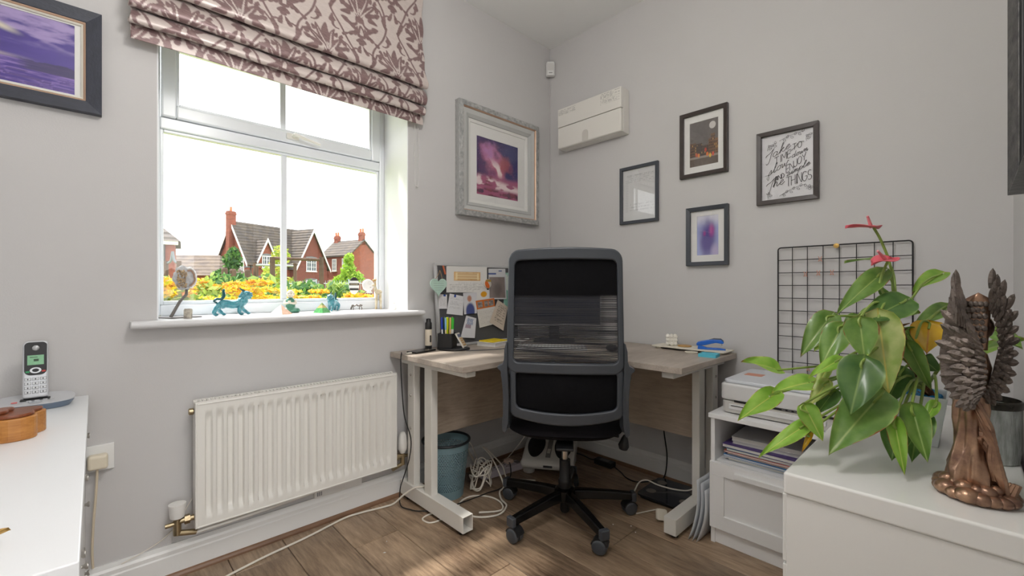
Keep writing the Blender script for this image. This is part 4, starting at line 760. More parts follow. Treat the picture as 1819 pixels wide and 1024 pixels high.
def nebula(u, v):
    n1 = fbm(u, v, 4, 6, 11); n2 = fbm(u + 3, v, 7, 6, 12); c = lerp(L3(62, 30, 96), L3(28, 30, 104), sst(.3, .9, u + .3 * n1 - .1)); c = lerp(c, L3(128, 52, 110), sst(.42, .7, n1) * sst(.75, .3, v) * .8)
    cx = .34 + .16 * sst(.75, .3, v) * (1 + .2) + .12 * (n1 - .5); d = np.abs(u - cx); c = lerp(c, L3(196, 110, 140), sst(.30, .02, d + .35 * (n2 - .5)) * sst(.28, .42, v) * sst(.98, .8, v)); c = lerp(c, L3(178, 84, 92), sst(.22, .02, np.hypot(u - .68, v - .6) + .3 * (n2 - .5)) * .8)
    c = lerp(c, L3(190, 130, 190), sst(.22, .02, np.hypot(u - .34, v - .78) + .35 * (n2 - .5)) * .9); c = lerp(c, L3(244, 226, 226), sst(.07, .0, d + .25 * (n2 - .5)) * sst(.3, .45, v) * sst(.72, .5, v))
    c = lerp(c, L3(176, 84, 120), sst(.40, .30, v) * .85); c = lerp(c, L3(240, 220, 222), sst(.34, .50, fbm(u * 1.0, v * 2.2, 6, 5, 13)) * sst(.34, .24, v + .12 * (u - .5)) * sst(.10, .18, v)); n3 = fbm(u * 1.2, v * 2.5, 7, 5, 14); rk = sst(.46, .52, n3) * np.maximum(sst(.40, .34, v) * sst(.40, .30, u) * sst(.16, .2, v), sst(.16, .10, v)); c = lerp(c, lerp(L3(52, 22, 66), L3(130, 50, 66), sst(.3, .7, n2)), rk * .92)
    st = (fbm(u * 3, v * 3, 40, 2, 5) > .66) & (v > .35); return lerp(c, L3(240, 226, 240), st * .6)
picture('framed_painting', 'square silver frame with purple nebula seascape near the corner', (0, -.4805, 1.456), PI / 2, .651, .648,
        [('outer_frame', 0, .030, -.040, -.044, SILV), ('copper_trim', .030, .036, -.043, -.036, COPP), ('stepped_frame', .036, .062, -.032, -.026, M('pale_grey_moulding', (196, 197, 195), .5, bump=.1, bscale=90)), ('inner_step', .062, .082, -.030, -.020, M('light_grey_moulding', (182, 183, 181), .5, bump=.1, bscale=90)), ('slip', .082, .100, -.016, -.012, M('white_slip', (226, 225, 221), .6))], (.10,), (.338, .342), nebula, (150, 150), artoff=(-.005, -.012))
def purple(u, v):
    n1 = fbm(u * 2, v * 4, 3, 6, 21); n2 = fbm(u * 1.2, v * 12, 5, 5, 22); c = lerp(L3(50, 32, 122), L3(84, 60, 164), n1); c = lerp(c, L3(168, 148, 200), sst(.5, .8, n1 + .25 * sst(.6, .95, v)) * sst(.5, .7, v)); c = lerp(c, L3(236, 228, 200), sst(.16, .0, np.hypot((u - .58) * 1.1, (v - .74 + .5 * (u - .58)) * 2.2)) * .9)
    c = lerp(c, L3(214, 196, 190), sst(.045, .0, np.abs(v - .36)) * sst(.85, .3, u)); c = lerp(c, lerp(L3(62, 34, 140), L3(140, 110, 190), sst(.35, .65, n2)), (v < .34)); hill = (v > .20 + .02) & (v < .34 + .06 * fbm(u, u * 0, 14, 3, 7)) ; c = lerp(c, L3(50, 38, 96), hill * .9 * sst(.66, .8, u + .1 * fbm(u, v, 12, 3, 6))); return lerp(c, L3(60, 30, 120), ((v < .2) & (n2 > .58)) * .8)
picture('framed_painting', 'dark blue frame with purple moonlit seascape left of the blind', (0, -2.503, 1.612), PI / 2, .50, .330, [('outer_frame', 0, .038, -.030, -.022, M('blue_black_frame', (54, 57, 68), .45, bump=.1, bscale=90, var=.15, vscale=30, stretch=(1, 8, 1))), ('slip', .038, .044, -.020, -.016, COPP), ('inner_slip', .044, .050, -.016, -.012, M('ivory_slip', (222, 218, 206), .5))], (.05,), (.376, .222), purple, (150, 100), artoff=(-.002, .0))
def night(u, v):
    n = fbm(u, v, 20, 4, 31); c = lerp(L3(98, 92, 90), L3(112, 106, 104), n); c = lerp(c, L3(214, 210, 206), sst(.085, .075, np.hypot((u - .80) * .72, v - .86)) * .95); hb = np.floor(u * 4.5); top = .50 + .07 * np.sin(hb * 2.4 + .6) + .10 * (u > .74); hs = (v > .22) & (v < top); col = lerp(L3(74, 62, 54), L3(128, 92, 62), (np.sin(hb * 5.1) * .5 + .5)); c = np.where(hs[..., None], col * (.8 + .4 * n[..., None]), c)
    win_ = hs & ((u * 18) % 1 > .45) & ((v * 16) % 1 > .45) & (v < top - .03); c = np.where(win_[..., None], lerp(L3(54, 48, 46), L3(196, 158, 90), (fbm(np.floor(u * 18), np.floor(v * 16), 1.7, 1, 8) > .40) * .8), c); c = np.where((v < .2)[..., None], lerp(L3(84, 74, 66), L3(110, 96, 84), n), c); c = np.where(((v < .22) & (v > .17))[..., None], L3(150, 142, 132), c)
    for fx, fy, col in ((.62, .24, (226, 120, 40)), (.72, .20, (236, 190, 60)), (.82, .22, (210, 80, 50)), (.32, .24, (226, 140, 60)), (.24, .26, (200, 90, 60)), (.56, .34, (190, 70, 50))): c = lerp(c, L3(*col), sst(.035, .02, np.hypot((u - fx) * .72, (v - fy) * .6)))
    return c
picture('framed_print', 'brown-black frame with night street print and moon', (1.0535, 0, 1.621), 0, .243, .340, [('frame', 0, .020, -.022, -.020, BRF)], (.018,), (.145, .230), night, (110, 150))
def quiet(u, v):
    c = L3(214, 214, 214) + 0 * u[..., None]; c = lines(u, v, 5, c, L3(150, 150, 152), .12, .95, .74, .90, 3, .5); s_ = (u > .08) & (u < .17) & (v > .16) & (v < .80) & ((v * 30) % 1 > .4); c = lerp(c, L3(160, 160, 164), s_ * .5); c2 = lines(u, v, 3, c, L3(170, 170, 172), .2, .95, .18, .34, 5, .5); return c2
picture('framed_print', 'slim black frame with faint lettering, window glinting in its glass', (.684, 0, 1.418), 0, .244, .334, [('frame', 0, .018, -.018, -.016, GYF)], (.016,), (.209, .299), quiet, (70, 90))
def blurred(u, v):
    n = fbm(u, v, 3, 3, 41); c = lerp(L3(222, 222, 232), L3(150, 160, 216), sst(.95, .65, v) * .8); c = lerp(c, L3(92, 78, 150), sst(.42, .1, np.hypot((u - .5) * .8, (v - .4) * .6) + .15 * (n - .5))); c = lerp(c, L3(190, 70, 150), sst(.20, .02, np.hypot(u - .68, (v - .62) * .8)) * .8); c = lerp(c, L3(180, 60, 140), sst(.1, .02, np.hypot(u - .35, v - .55)) * .7); return lerp(c, L3(206, 190, 220), sst(.3, .05, np.hypot(u - .85, v - .08)) * .7)
picture('framed_photo', 'slate grey frame with blurred purple photo below the street print', (1.073, 0, 1.159), 0, .210, .302, [('frame', 0, .020, -.026, -.020, GYF)], (.018,), (.108, .202), blurred, (50, 80), artoff=(.0, .004))
qp = picture('framed_quote', 'dark brown frame with black hand-lettered quote on white', (1.427, 0, 1.4305), 0, .244, .3365, [('frame', 0, .020, -.022, -.020, BRF)], (.018,), (.2045, .297), lambda u, v: L3(222, 221, 224) + 0 * u[..., None], (4, 4))
# hand lettering: pen strokes, each letter drawn in a unit box
def elp(cx, cy, rx, ry, a0=0, a1=360, n=14): return [(cx + rx * math.cos(math.radians(a)), cy + ry * math.sin(math.radians(a))) for a in np.linspace(a0, a1, n)]
GL = {'T': [[(0, 1), (.8, 1)], [(.4, 1), (.4, 0)]], 'I': [[(.15, 1), (.15, 0)]], 'M': [[(0, 0), (.05, 1), (.45, .35), (.85, 1), (.9, 0)]], 'E': [[(.6, 1), (0, 1), (0, 0), (.6, 0)], [(0, .52), (.5, .52)]], 'O': [elp(.4, .5, .4, .5)], 'A': [[(0, 0), (.4, 1), (.8, 0)], [(.15, .38), (.65, .38)]], 'N': [[(0, 0), (0, 1), (.75, 0), (.75, 1)]], 'D': [[(0, 0), (0, 1), (.4, .95), (.7, .5), (.4, .05), (0, 0)]], 'J': [[(.6, 1), (.6, .25), (.4, 0), (.1, .05), (0, .25)]], 'Y': [[(0, 1), (.38, .5), (.76, 1)], [(.38, .5), (.38, 0)]], 'H': [[(0, 0), (0, 1)], [(.7, 0), (.7, 1)], [(0, .52), (.7, .52)]], 'G': [elp(.45, .5, .42, .5, 45, 330), [(.86, .25), (.86, .48), (.5, .48)]], 'S': [elp(.35, .75, .3, .25, 40, 270, 9) + elp(.35, .25, .32, .25, 90, -140, 9)],
      't_': [[(-.35, .45), (-.2, .62), (.1, .7), (.55, 1.05)], [(.5, 1.0), (.35, .5), (.25, -.35), (.05, -.55), (-.1, -.4)]], 'a': [elp(.3, .25, .25, .25) + [(.55, .4), (.55, .05), (.7, .0), (.85, .15)]], 'k': [[(.0, .05), (.25, .8), (.3, 1.05), (.2, 1.1), (.15, .9), (.12, 0)], [(.12, .25), (.4, .5), (.45, .4), (.2, .28), (.5, 0), (.7, .1)]], 'e': [[(0, .15), (.3, .28), (.45, .42), (.3, .5), (.12, .35), (.12, .1), (.35, 0), (.65, .2)]], 's': [[(0, .05), (.3, .5), (.42, .3), (.35, .02), (.1, -.02), (.05, .08)], [(.35, .02), (.6, .15)]], 'l': [[(0, .1), (.35, .8), (.35, 1.1), (.22, 1.1), (.18, .7), (.2, .1), (.35, 0), (.55, .15)]], 'o': [elp(.28, .25, .24, .25, 90, 450) + [(.4, .48), (.7, .45)]], 'w': [[(0, .45), (.08, .05), (.2, 0), (.35, .4), (.42, .05), (.58, 0), (.75, .5), (.9, .42)]], 'd': [elp(.28, .25, .25, .25) + [(.53, .3), (.6, 1.0), (.52, .2), (.6, 0), (.8, .15)]], 'n': [[(0, .1), (.08, .48), (.1, 0), (.15, .35), (.35, .5), (.42, .35), (.42, .05), (.52, 0), (.7, .15)]], 'h': [[(0, .1), (.3, .85), (.28, 1.1), (.15, 1.0), (.1, 0), (.2, .4), (.4, .48), (.45, .1), (.55, 0), (.72, .15)]], 'i': [[(0, .1), (.15, .5), (.15, .1), (.25, 0), (.4, .15)], elp(.2, .7, .02, .03, 0, 360, 5)], 'm': [[(0, .1), (.06, .48), (.08, 0), (.13, .38), (.28, .48), (.32, .02), (.36, .36), (.5, .48), (.55, .1), (.62, 0), (.78, .15)]], 'p': [[(0, .2), (.15, .52), (.0, -.5), (-.1, -.55)], elp(.3, .25, .24, .24, 150, 500)]}
def stroke_mesh(strokes, th, y=-.0078):
    m = MB()
    for s in strokes:
        P = smooth_path([(a, y, b) for a, b in s], 4) if len(s) > 2 else [Vector((a, y, b)) for a, b in s]
        for a, b in zip(P[:-1], P[1:]):
            d = (b - a); 
            if d.length < 1e-6: continue
            n_ = Vector((-d.z, 0, d.x)).normalized() * th / 2; e = d.normalized() * th * .25; m.add([a - e + n_, a - e - n_, b + e - n_, b + e + n_], [(0, 1, 2, 3)])
    return m
def word(txt, x, z, h, adv, rise=0.0, shear=0.0, keys=None, wsc=1.0):
    out = []; cx = x
    for ch in txt:
        g = GL[ch if not keys else keys.get(ch, ch)]
        out += [[(cx + (a * wsc + shear * b) * h, z + b * h + rise * (cx + a * h * wsc - x)) for a, b in s] for s in g]; w = max(a for s in g for a, b in s); cx += (w * wsc + adv) * h
    return out
INK = M('black_ink', (34, 32, 34), .7)
def fitted(txt, u0, v0, u1, v1, h, shear=0.0, adv=.15):
    """set a word between two baseline points given as fractions of the sheet; h = letter height in metres"""
    st = word(txt, 0, 0, 1.0, adv, 0, shear); xs = [a for s in st for a, b in s]; w = max(xs) - min(xs); A = np.array([(u0 - .5) * .2045, .01975 + v0 * .297]); B_ = np.array([(u1 - .5) * .2045, .01975 + v1 * .297]); d = B_ - A
    return [[tuple(A + d * ((a - min(xs)) / w) + np.array([0, b * h])) for a, b in s] for s in st]
sc_ = fitted(['t_', 'a', 'k', 'e'], .08, .62, .58, .77, .036, .25, -.02) + fitted('slow', .13, .385, .54, .52, .034, .3, .02) + fitted('down', .60, .60, .90, .675, .024, .3, .02) + fitted('simple', .50, .335, .94, .46, .024, .3, .02) + fitted(['t_', 'h', 'e'], .09, .165, .46, .235, .040, .25, -.02) + [[(.012, .228), (.03, .242), (.048, .262), (.066, .262)]]
cp_ = fitted('TIME', .26, .535, .58, .625, .032, 0, .2) + fitted('TO', .61, .715, .78, .74, .026, 0, .3) + fitted('AND', .26, .285, .45, .325, .020, 0, .2) + fitted('ENJOY', .49, .385, .86, .545, .031, 0, .14) + fitted('THINGS', .49, .175, .96, .24, .042, 0, .12)
stroke_mesh(sc_, .0019).build('script_lettering', INK, qp); stroke_mesh(cp_, .0021).build('lettering', INK, qp)
def sprig(x, z, ang, ln, n):
    out = []; c, s_ = math.cos(ang), math.sin(ang); out.append([(x + t * ln * c - .006 * math.sin(t * 3) * s_, z + t * ln * s_ + .006 * math.sin(t * 3) * c) for t in np.linspace(0, 1, 7)])
    for i in range(n):
        t = (i + 1) / (n + .5); bx_, bz_ = x + t * ln * c, z + t * ln * s_; a = ang + (.9 if i % 2 else -.9); L_ = .013; out.append([(bx_ + L_ * r * math.cos(a) + w * math.sin(r * PI) * -math.sin(a), bz_ + L_ * r * math.sin(a) + w * math.sin(r * PI) * math.cos(a)) for r, w in [(r, .004) for r in np.linspace(0, 1, 6)] + [(r, -.004) for r in np.linspace(1, 0, 6)]])
    return out
sp_ = sprig(-.03, .285, .22, .10, 6) + sprig(.075, .262, 1.2, .03, 3) + sprig(-.078, .25, 1.0, .028, 3) + sprig(-.062, .258, .8, .03, 2) + sprig(-.03, .034, .35, .11, 7) + sprig(-.075, .03, 1.2, .022, 2) + sprig(-.088, .135, -.6, .02, 1) + sprig(.076, .05, .5, .018, 3)
stroke_mesh(sp_, .0013).build('leaf_drawing', M('soft_ink', (92, 90, 94), .7), qp)
picture('framed_print', 'dark-edged hanging frame on the side wall above the white chest', (W, -.90, 1.285), -PI / 2, .70, .86, [('frame', 0, .05, -.036, -.020, M('worn_black_silver', (44, 44, 46), .4, .3, bump=.2, bscale=50, col2=(96, 94, 92), vscale=30)), ('slip', .05, .056, -.018, -.014, BLACKP)], (.056,), (.45, .6), lambda u, v: lerp(L3(170, 172, 170), L3(200, 200, 196), fbm(u, v, 3, 3, 2)), (20, 20))

# ================================================================== consumer unit, alarm sensor, wire grid
cu = thing('consumer_unit', 'white plastic fuse box high on the wall beside the corner', 'fuse box', (.381, 0, 1.97))
cz1 = onY(1103, 152.3, -.09)[2]; cz0 = onY(1103, 232, -.09)[2]; czm = onY(1103, 189.5, -.09)[2]
CU = M('warm_white_plastic', (226, 223, 216), .4, bump=.01)
MB().bx(.144, .618, -.062, -.001, cz0, cz1).build('back_box', CU, cu, bev=.004, world=True)
MB().bx(.144, .618, -.088, -.0622, czm + .0015, cz1).build('upper_cover', CU, cu, bev=.003, world=True)
MB().bx(.144, .618, -.090, -.0622, cz0, czm - .0015).build('flap', CU, cu, bev=.008, seg=3, world=True)
MB().at((.365, -.0903, cz0 + .022)).prism(rrect(-.022, .022, -.016, .050, [.021, .021, .002, .002]), -.0012, 0, 'y').build('finger_grip', M('clear_grey_grip', (202, 198, 190), .3), cu, bev=.0005, world=True)
for nm, x0, x1, n_, zz, hh in (('warning_text', .475, .61, 6, cz1 - .075, .070), ('warning_text', .150, .29, 4, cz1 - .045, .036)):
    me = print_mesh(nm, x1 - x0, hh, 70, 40, lambda u, v, n_=n_: lines(u, v, n_ + 3, L3(226, 223, 216), L3(70, 70, 70), .0, 1.0, .02, .98, n_, .55)); o = obj(nm, me, cu); o.location = (x0 - .381, -.0886, zz - 1.97)
pir = thing('motion_sensor', 'small white alarm motion sensor in the wall corner below the ceiling', 'sensor', (.0342, -.0342, onY(977, 139)[2] - .01), PI / 4)
zz = .092; MB().prism([(-.030, .018), (.030, .018), (.030, -.004), (.022, -.018), (-.022, -.018), (-.030, -.004)], 0, zz).build('sensor_body', WHITE, pir, bev=.005, seg=3); MB().prism(rrect(-.019, .019, .03, .08, .006), -.0195, -.0178, 'y').build('lens', M('milky_lens', (214, 212, 208), .5), pir, bev=.001)
MB().bx(-.012, .012, -.0187, -.0177, .012, .018).build('status_window', M('grey_status', (160, 158, 156), .4), pir)
tag(struct(MB().bx(.001, .006, -.006, -.001, DZ, onY(977, 139)[2] - .01).build('trim_6', WALL)), 'thin painted cable run in the wall corner', 'trim')
gx0, gx1, gz0, gz1 = 1.394, 1.848, .657, 1.226
gd = thing('wire_grid', 'black wire memo grid hanging on the wall behind the plant', 'wire grid', (1.62, -.02, gz0), 0)
WIRE = M('black_wire', (30, 29, 30), .45, .3, bump=.02)
out_ = [(a, -.016, b) for a, b in rrect(gx0, gx1, gz0, gz1, .012, 4)]
MB().tube(out_, .0028, 6, closed=True).build('outer_wire', WIRE, gd, world=True, smooth=True)
for i in range(1, 8): x = gx0 + (gx1 - gx0) * i / 8; MB().tube([(x, -.016, gz0), (x, -.016, gz1)], .0017, 6).build('upright_wire', WIRE, gd, world=True, smooth=True)
for i in range(1, 10): z = gz0 + (gz1 - gz0) * i / 10; MB().tube([(gx0, -.0185, z), (gx1, -.0185, z)], .0017, 6).build('cross_wire', WIRE, gd, world=True, smooth=True)
hk = thing('wall_hook', 'gold peg hook holding the top of the wire grid', 'hook', (1.613, 0, 1.205)); MB().at((0, 0, .016), (PI / 2, 0, 0)).lathe([(.005, .001), (.005, .022), (.010, .024), (.010, .032), (0, .033)], 12).build('peg', M('gold_peg', (196, 160, 90), .35, .7), hk, smooth=True)
for i, (a, b) in enumerate([(1431, 487), (1454, 485), (1478, 484), (1457, 460), (1436, 655)]):
    q = onY(a, b, -.022); p = thing('wire_clip', 'small rose gold clip on the black wire grid', 'clip', (q[0], -.024, q[2] - .012), 0, 'rose gold clips on the wire grid')
    MB().tube([(-.006, 0, 0), (-.002, 0, .012), (-.006, 0, .022)], .0016, 5).tube([(.006, 0, 0), (.002, 0, .012), (.006, 0, .022)], .0016, 5).tube([(-.006, 0, .004), (.006, 0, .004)], .0014, 5).build('clip_wire', M('rose_gold', (216, 160, 140), .35, .6), p, smooth=True)

# ================================================================== bedside cabinet, printer, notebooks
kx0, kx1, ky0, ky1, kz = 1.257, 1.647, -.436, -.031, .530
CAB = M('white_foil_board', (243, 243, 243), .45, bump=.01, bscale=40)
cb_ = thing('bedside_cabinet', 'white cabinet with open shelf and panelled drawer carrying the printer', 'cabinet', ((kx0 + kx1) / 2, (ky0 + ky1) / 2, 0))
MB().bx(kx0 - .004, kx1 + .004, ky0 - .006, ky1, kz - .019, kz).build('top', CAB, cb_, bev=.002, world=True)
for x in (kx0 + .003, kx1 - .019): MB().bx(x, x + .016, ky0 + .004, ky1, 0, kz - .019).build('side_panel', CAB, cb_, bev=.001, world=True)
MB().bx(kx0 + .019, kx1 - .019, ky1 - .008, ky1, .06, kz - .019).build('back_panel', CAB, cb_, world=True)
MB().bx(kx0 + .019, kx1 - .019, ky0 + .022, ky1 - .008, .322, .336).build('shelf', CAB, cb_, world=True)
MB().bx(kx0 + .019, kx1 - .019, ky0 + .012, ky0 + .026, 0, .062).build('plinth', CAB, cb_, world=True, bev=.001)
dr = MB().bx(kx0 + .002, kx1 - .002, ky0 + .002, ky0 + .014, .066, .334).build('drawer_front', CAB, cb_, world=True, bev=.0015)
m = MB(); fx0, fx1, fz0, fz1 = kx0 + .002, kx1 - .002, .066, .334; y0, y1 = ky0 - .006, ky0 + .002
m.bx(fx0, fx1, y0, y1, fz0, fz0 + .056); m.bx(fx0, fx1, y0, y1, fz1 - .052, fz1); m.bx(fx0, fx0 + .056, y0, y1, fz0 + .056, fz1 - .052); m.bx(fx1 - .056, fx1, y0, y1, fz0 + .056, fz1 - .052); m.build('panel_frame', CAB, cb_, world=True, bev=.001)
MB().bx(kx0 + .10, kx1 - .10, ky0 - .018, ky0 - .006, fz1 - .043, fz1 - .022).build('drawer_handle', CAB, cb_, world=True, bev=.002)
pr = thing('printer', 'white inkjet printer on top of the bedside cabinet', 'printer', (1.487, -.205, kz))
PRW = M('white_printer_plastic', (224, 224, 224), .4, bump=.02, bscale=500); PRG = M('grey_printer_plastic', (206, 203, 198), .45, bump=.02, bscale=500)
MB().prism(rrect(-.200, .200, -.185, .165, .02), .004, .052).build('lower_body', PRG, pr, bev=.004, seg=2)
MB().prism(rrect(-.205, .205, -.190, .170, .022), .056, .122).build('upper_body', PRW, pr, bev=.008, seg=3)
MB().prism(rrect(-.198, .198, -.170, .166, .02), .1225, .136).build('scanner_lid', M('pale_blue_lid', (216, 220, 226), .35), pr, bev=.004, seg=2)
MB().bx(-.15, .195, -.1875, -.16, .050, .0585).build('output_slot', BLACKP, pr)
MB().bx(-.17, .16, -.192, -.17, .020, .040).build('paper_tray', PRW, pr, bev=.003)
MB().bx(-.16, -.04, -.1935, -.190, .034, .037).build('tray_gap', BLACKP, pr)
m = MB()
for i in range(4): m.bx(.02 + .02 * i, .032 + .02 * i, -.189, -.1875, .052, .056)
m.build('rollers', M('roller_grey', (120, 120, 120), .5), pr)
MB().prism(rrect(-.17, -.10, -.02, .04, .006), .1362, .1366).build('logo_sticker', M('orange_sticker', (216, 150, 126), .5), pr)
bk = [('pale blue ring-bound pad', (196, 210, 226), .010, .02, .0), ('white magazine', (228, 226, 222), .006, .01, .02), ('bright blue edged notebook', (70, 130, 190), .008, .0, -.015), ('white exercise book', (224, 222, 220), .008, .015, .01), ('red trimmed booklet', (196, 110, 96), .007, .0, .0), ('teal notebook', (60, 120, 150), .010, .01, .02), ('purple notebook', (86, 66, 128), .013, -.01, -.02), ('lined refill pad', (214, 214, 220), .012, .02, .03), ('clear plastic ring binder', (206, 208, 210), .018, .015, .04)]
z = .337
for nm, c, th, dx, rz in bk:
    b = thing('notebook', nm + ' in the stack on the open cabinet shelf', 'notebook', (1.448 + dx * .6 + (.004 if th > .0115 and 'purple' not in nm else 0), -.246 + abs(dx) * .6 + (.030 if th > .0115 and 'purple' not in nm else 0), z), rz, 'notebooks in the cabinet')
    w2, d2 = .148, .105
    d2 = .150
    MB().bx(-w2, w2, -d2, d2, .0008, th - .0012).build('pages', M('notebook_pages', (224, 222, 216), .8, bump=.2, bscale=6, stretch=(1, 1, 200)), b); MB().bx(-w2 - .002, w2 + .002, -d2 - .002, d2 + .002, th - .0012, th - .0004).bx(-w2 - .002, w2 + .002, -d2 - .002, d2 + .002, 0, .0008).build('cover', M('cover_' + nm.replace(' ', '_'), c, .45, bump=.02), b)
    if 'ring' in nm or 'refill' in nm:
        m = MB()
        for i in range(12): y = -d2 + .02 + i * (2 * d2 - .04) / 11; m.at((-w2, y, th / 2), (PI / 2, 0, 0)).tube([(.008 * math.cos(t), (th / 2 - .0010) * math.sin(t), 0) for t in np.linspace(0, 2 * PI, 11)[:-1]], .0009, 4, closed=True)
        m.build('spiral', CHROME, b)
    z += th + .0003
for i, (x, lean_, hh, cc) in enumerate([(1.205, .05, .235, (234, 237, 242)), (1.222, .03, .225, (226, 230, 236)), (1.238, .015, .20, (238, 240, 244))]):
    m = MB().grid(lambda u, v: (x + .012 * math.sin(v * PI) - .014 * (1 - v) ** 2 + .004 * math.sin(u * 5), -.44 + .30 * u - .05 * (1 - v) * (1 - u), .001 + hh * v), 12, 12)
    o = m.build('document_wallet', M('milky_plastic_sheet_%s' % 'abc'[i], cc, .35, trans=.15), None, smooth=True, solid=.001); tag(o, ['outermost', 'middle', 'innermost'][i] + ' milky plastic wallet standing between desk leg and cabinet', 'folder', 'plastic wallets')

# ================================================================== white chest with rounded top
hx0, hx1, hy0, hy1, hz = 1.700, 2.084, -1.122, -.035, .620
CHW = M('white_lacquer', (236, 236, 232), .22, bump=.01, bscale=20, coat=.3)
cs = thing('white_chest', 'glossy white chest with rounded top edge carrying plant and statue', 'chest', ((hx0 + hx1) / 2, (hy0 + hy1) / 2, 0))
MB().prism(rrect(hx0, hx1, hy0, hy1, .006), hz - .050, hz).build('top', CHW, cs, bev=.021, seg=6, world=True)
MB().bx(hx0 + .005, hx1 - .004, hy0 + .005, hy1 - .004, .06, hz - .0505).build('body', CHW, cs, bev=.002, world=True)
MB().bx(hx0 + .03, hx1 - .018, hy0 + .03, hy1 - .01, 0, .06).build('plinth', CHW, cs, world=True)
for i in range(3):
    m = MB().bx(hx0 - .006, hx0 + .0045, hy0 + .02, hy1 - .02, .075 + .165 * i, .075 + .165 * i + .158); m.build('drawer_front', CHW, cs, world=True, bev=.002)

# ================================================================== angel statue
sx, sy, _ = onZ(1738, 884, hz); th_ = math.atan2(CAM[1] - sy, CAM[0] - sx)
stt = thing('angel_statue', 'bronze angel statue with folded feathered wings on the white chest', 'statue', (sx - .004, sy, hz), th_ + PI / 2)   # local -y looks to the camera, x to the right
DS = float(np.dot(np.array([sx, sy, hz]) - CAM, FWD)); SV = DS / F_PX; SU = SV * math.cos(math.atan((1738 - PCX) / F_PX))
def su(px): return (px - 1738) * SU
def sv(py): return (893 - py) * SV
BRZ = M('bronze', (188, 152, 124), .30, .8, bump=.15, bscale=80, col2=(120, 92, 80), vscale=25)
BRD = M('dark_bronze_feathers', (124, 112, 104), .42, .45, bump=.3, bscale=160, col2=(84, 76, 70), vscale=40)
m = MB(); g = random.Random(4)
for i in range(17): a = 2 * PI * i / 17 + g.uniform(-.08, .08); r = g.uniform(.046, .053); q = g.uniform(.013, .019); m.ball((r * math.cos(a), r * math.sin(a), q * .82), (q * 1.15, q * 1.15, q * .82), 12, 8)
for i in range(12): a = 2 * PI * i / 12 + g.uniform(-.1, .1); r = g.uniform(.032, .040); q = g.uniform(.012, .016); m.ball((r * math.cos(a), r * math.sin(a), .024 + g.uniform(-.003, .004)), (q, q, q * .8), 12, 8)
m.lathe([(.0, 0), (.052, 0), (.052, .008), (.04, .028), (.0, .034)], 20); m.build('cloud_base', BRZ, stt, smooth=True)
def drape(a, z): t = (z - .02) / .2; return 1 + .17 * math.sin(5 * a + t * 5) * (1 - .4 * t) + .07 * math.sin(11 * a - 7 * t)
m = MB().lathe([(.034, .022), (.036, .036), (.036, .055), (.029, .08), (.025, .105), (.023, .13), (.025, .155), (.026, .18), (.024, .205), (.024, .235), (.027, .262), (.022, .29), (.010, .305), (.0, .31)], 60, (-.006, .006, 0), wob=drape, cap=False); m.build('robe', BRZ, stt, smooth=True)
m = MB()
for i in range(7):
    a0 = -1.2 + i * .3; m.tube(smooth_path([(-.010 + .02 * math.cos(a0), .006 - .022, .20 - .012 * i), (.012, -.026 + .004 * i, .17 - .012 * i), (.022 + .002 * i, -.018, .135 - .012 * i), (.020 + .004 * i, -.016, .085 - .012 * i), (.026 + .005 * i, -.012, .045)], 5), [.006, .0065, .007] + [.006] * 18, 7)
m.build('robe_folds', BRZ, stt, smooth=True)
m = MB().ball((.006, .010, .345), (.021, .021, .027), 14, 10).tube(smooth_path([(.004, .008, .30), (.006, .008, .33)], 3), .011, 8); m.build('head', BRZ, stt, smooth=True)
m = MB(); m.grid(lambda u, v: (-.010 + .050 * (u - .5) * (1 - .35 * v) + .014 * v, -.012 - .010 * math.sin(PI * u), .300 + .115 * v * (1 - .12 * abs(2 * u - 1))), 10, 12)
sh = m.build('hood_veil', BRZ, stt, smooth=True, solid=.006)
m = MB()
for r in range(8):
    for c in range(5): m.ball((-.010 + .040 * ((c + .5 * (r % 2)) / 4.5 - .5) * (1 - .04 * r) + .010 * r / 8, -.019 - .006 * math.sin(PI * (c + .5) / 5), .308 + .012 * r), (.0052, .003, .0062), 6, 5)
m.build('scale_pattern', BRD, sh, smooth=True)
def feather(m, b, ang, ln, w, y):
    """one feather in photo-scale units (x right, z up): rounded blade with a raised shaft, root at b"""
    c, s_ = math.cos(ang), math.sin(ang); vs = []; fs = []; n_ = 6
    for i in range(n_ + 1):
        t = i / n_; hw = w * (.55 + .45 * math.sin(PI * min(1, t * .8 + .1))) * (1 - t ** 4) ** .5 + .15; bx_, bz_ = b[0] + ln * t * c, b[1] + ln * t * s_; dy = y - .0022 * math.sin(PI * (t * .7 + .3))
        vs += [(bx_ + hw * s_, dy + .0012, bz_ - hw * c), (bx_, dy - .0026, bz_), (bx_ - hw * s_, dy + .0012, bz_ + hw * c), (bx_, dy + .003, bz_)]
    for i in range(n_):
        for j in range(4): fs.append((4 * i + j, 4 * i + (j + 1) % 4, 4 * i + 4 + (j + 1) % 4, 4 * i + 4 + j))
    fs += [(3, 2, 1, 0), tuple(4 * n_ + j for j in range(4))]; m.add(vs, fs)
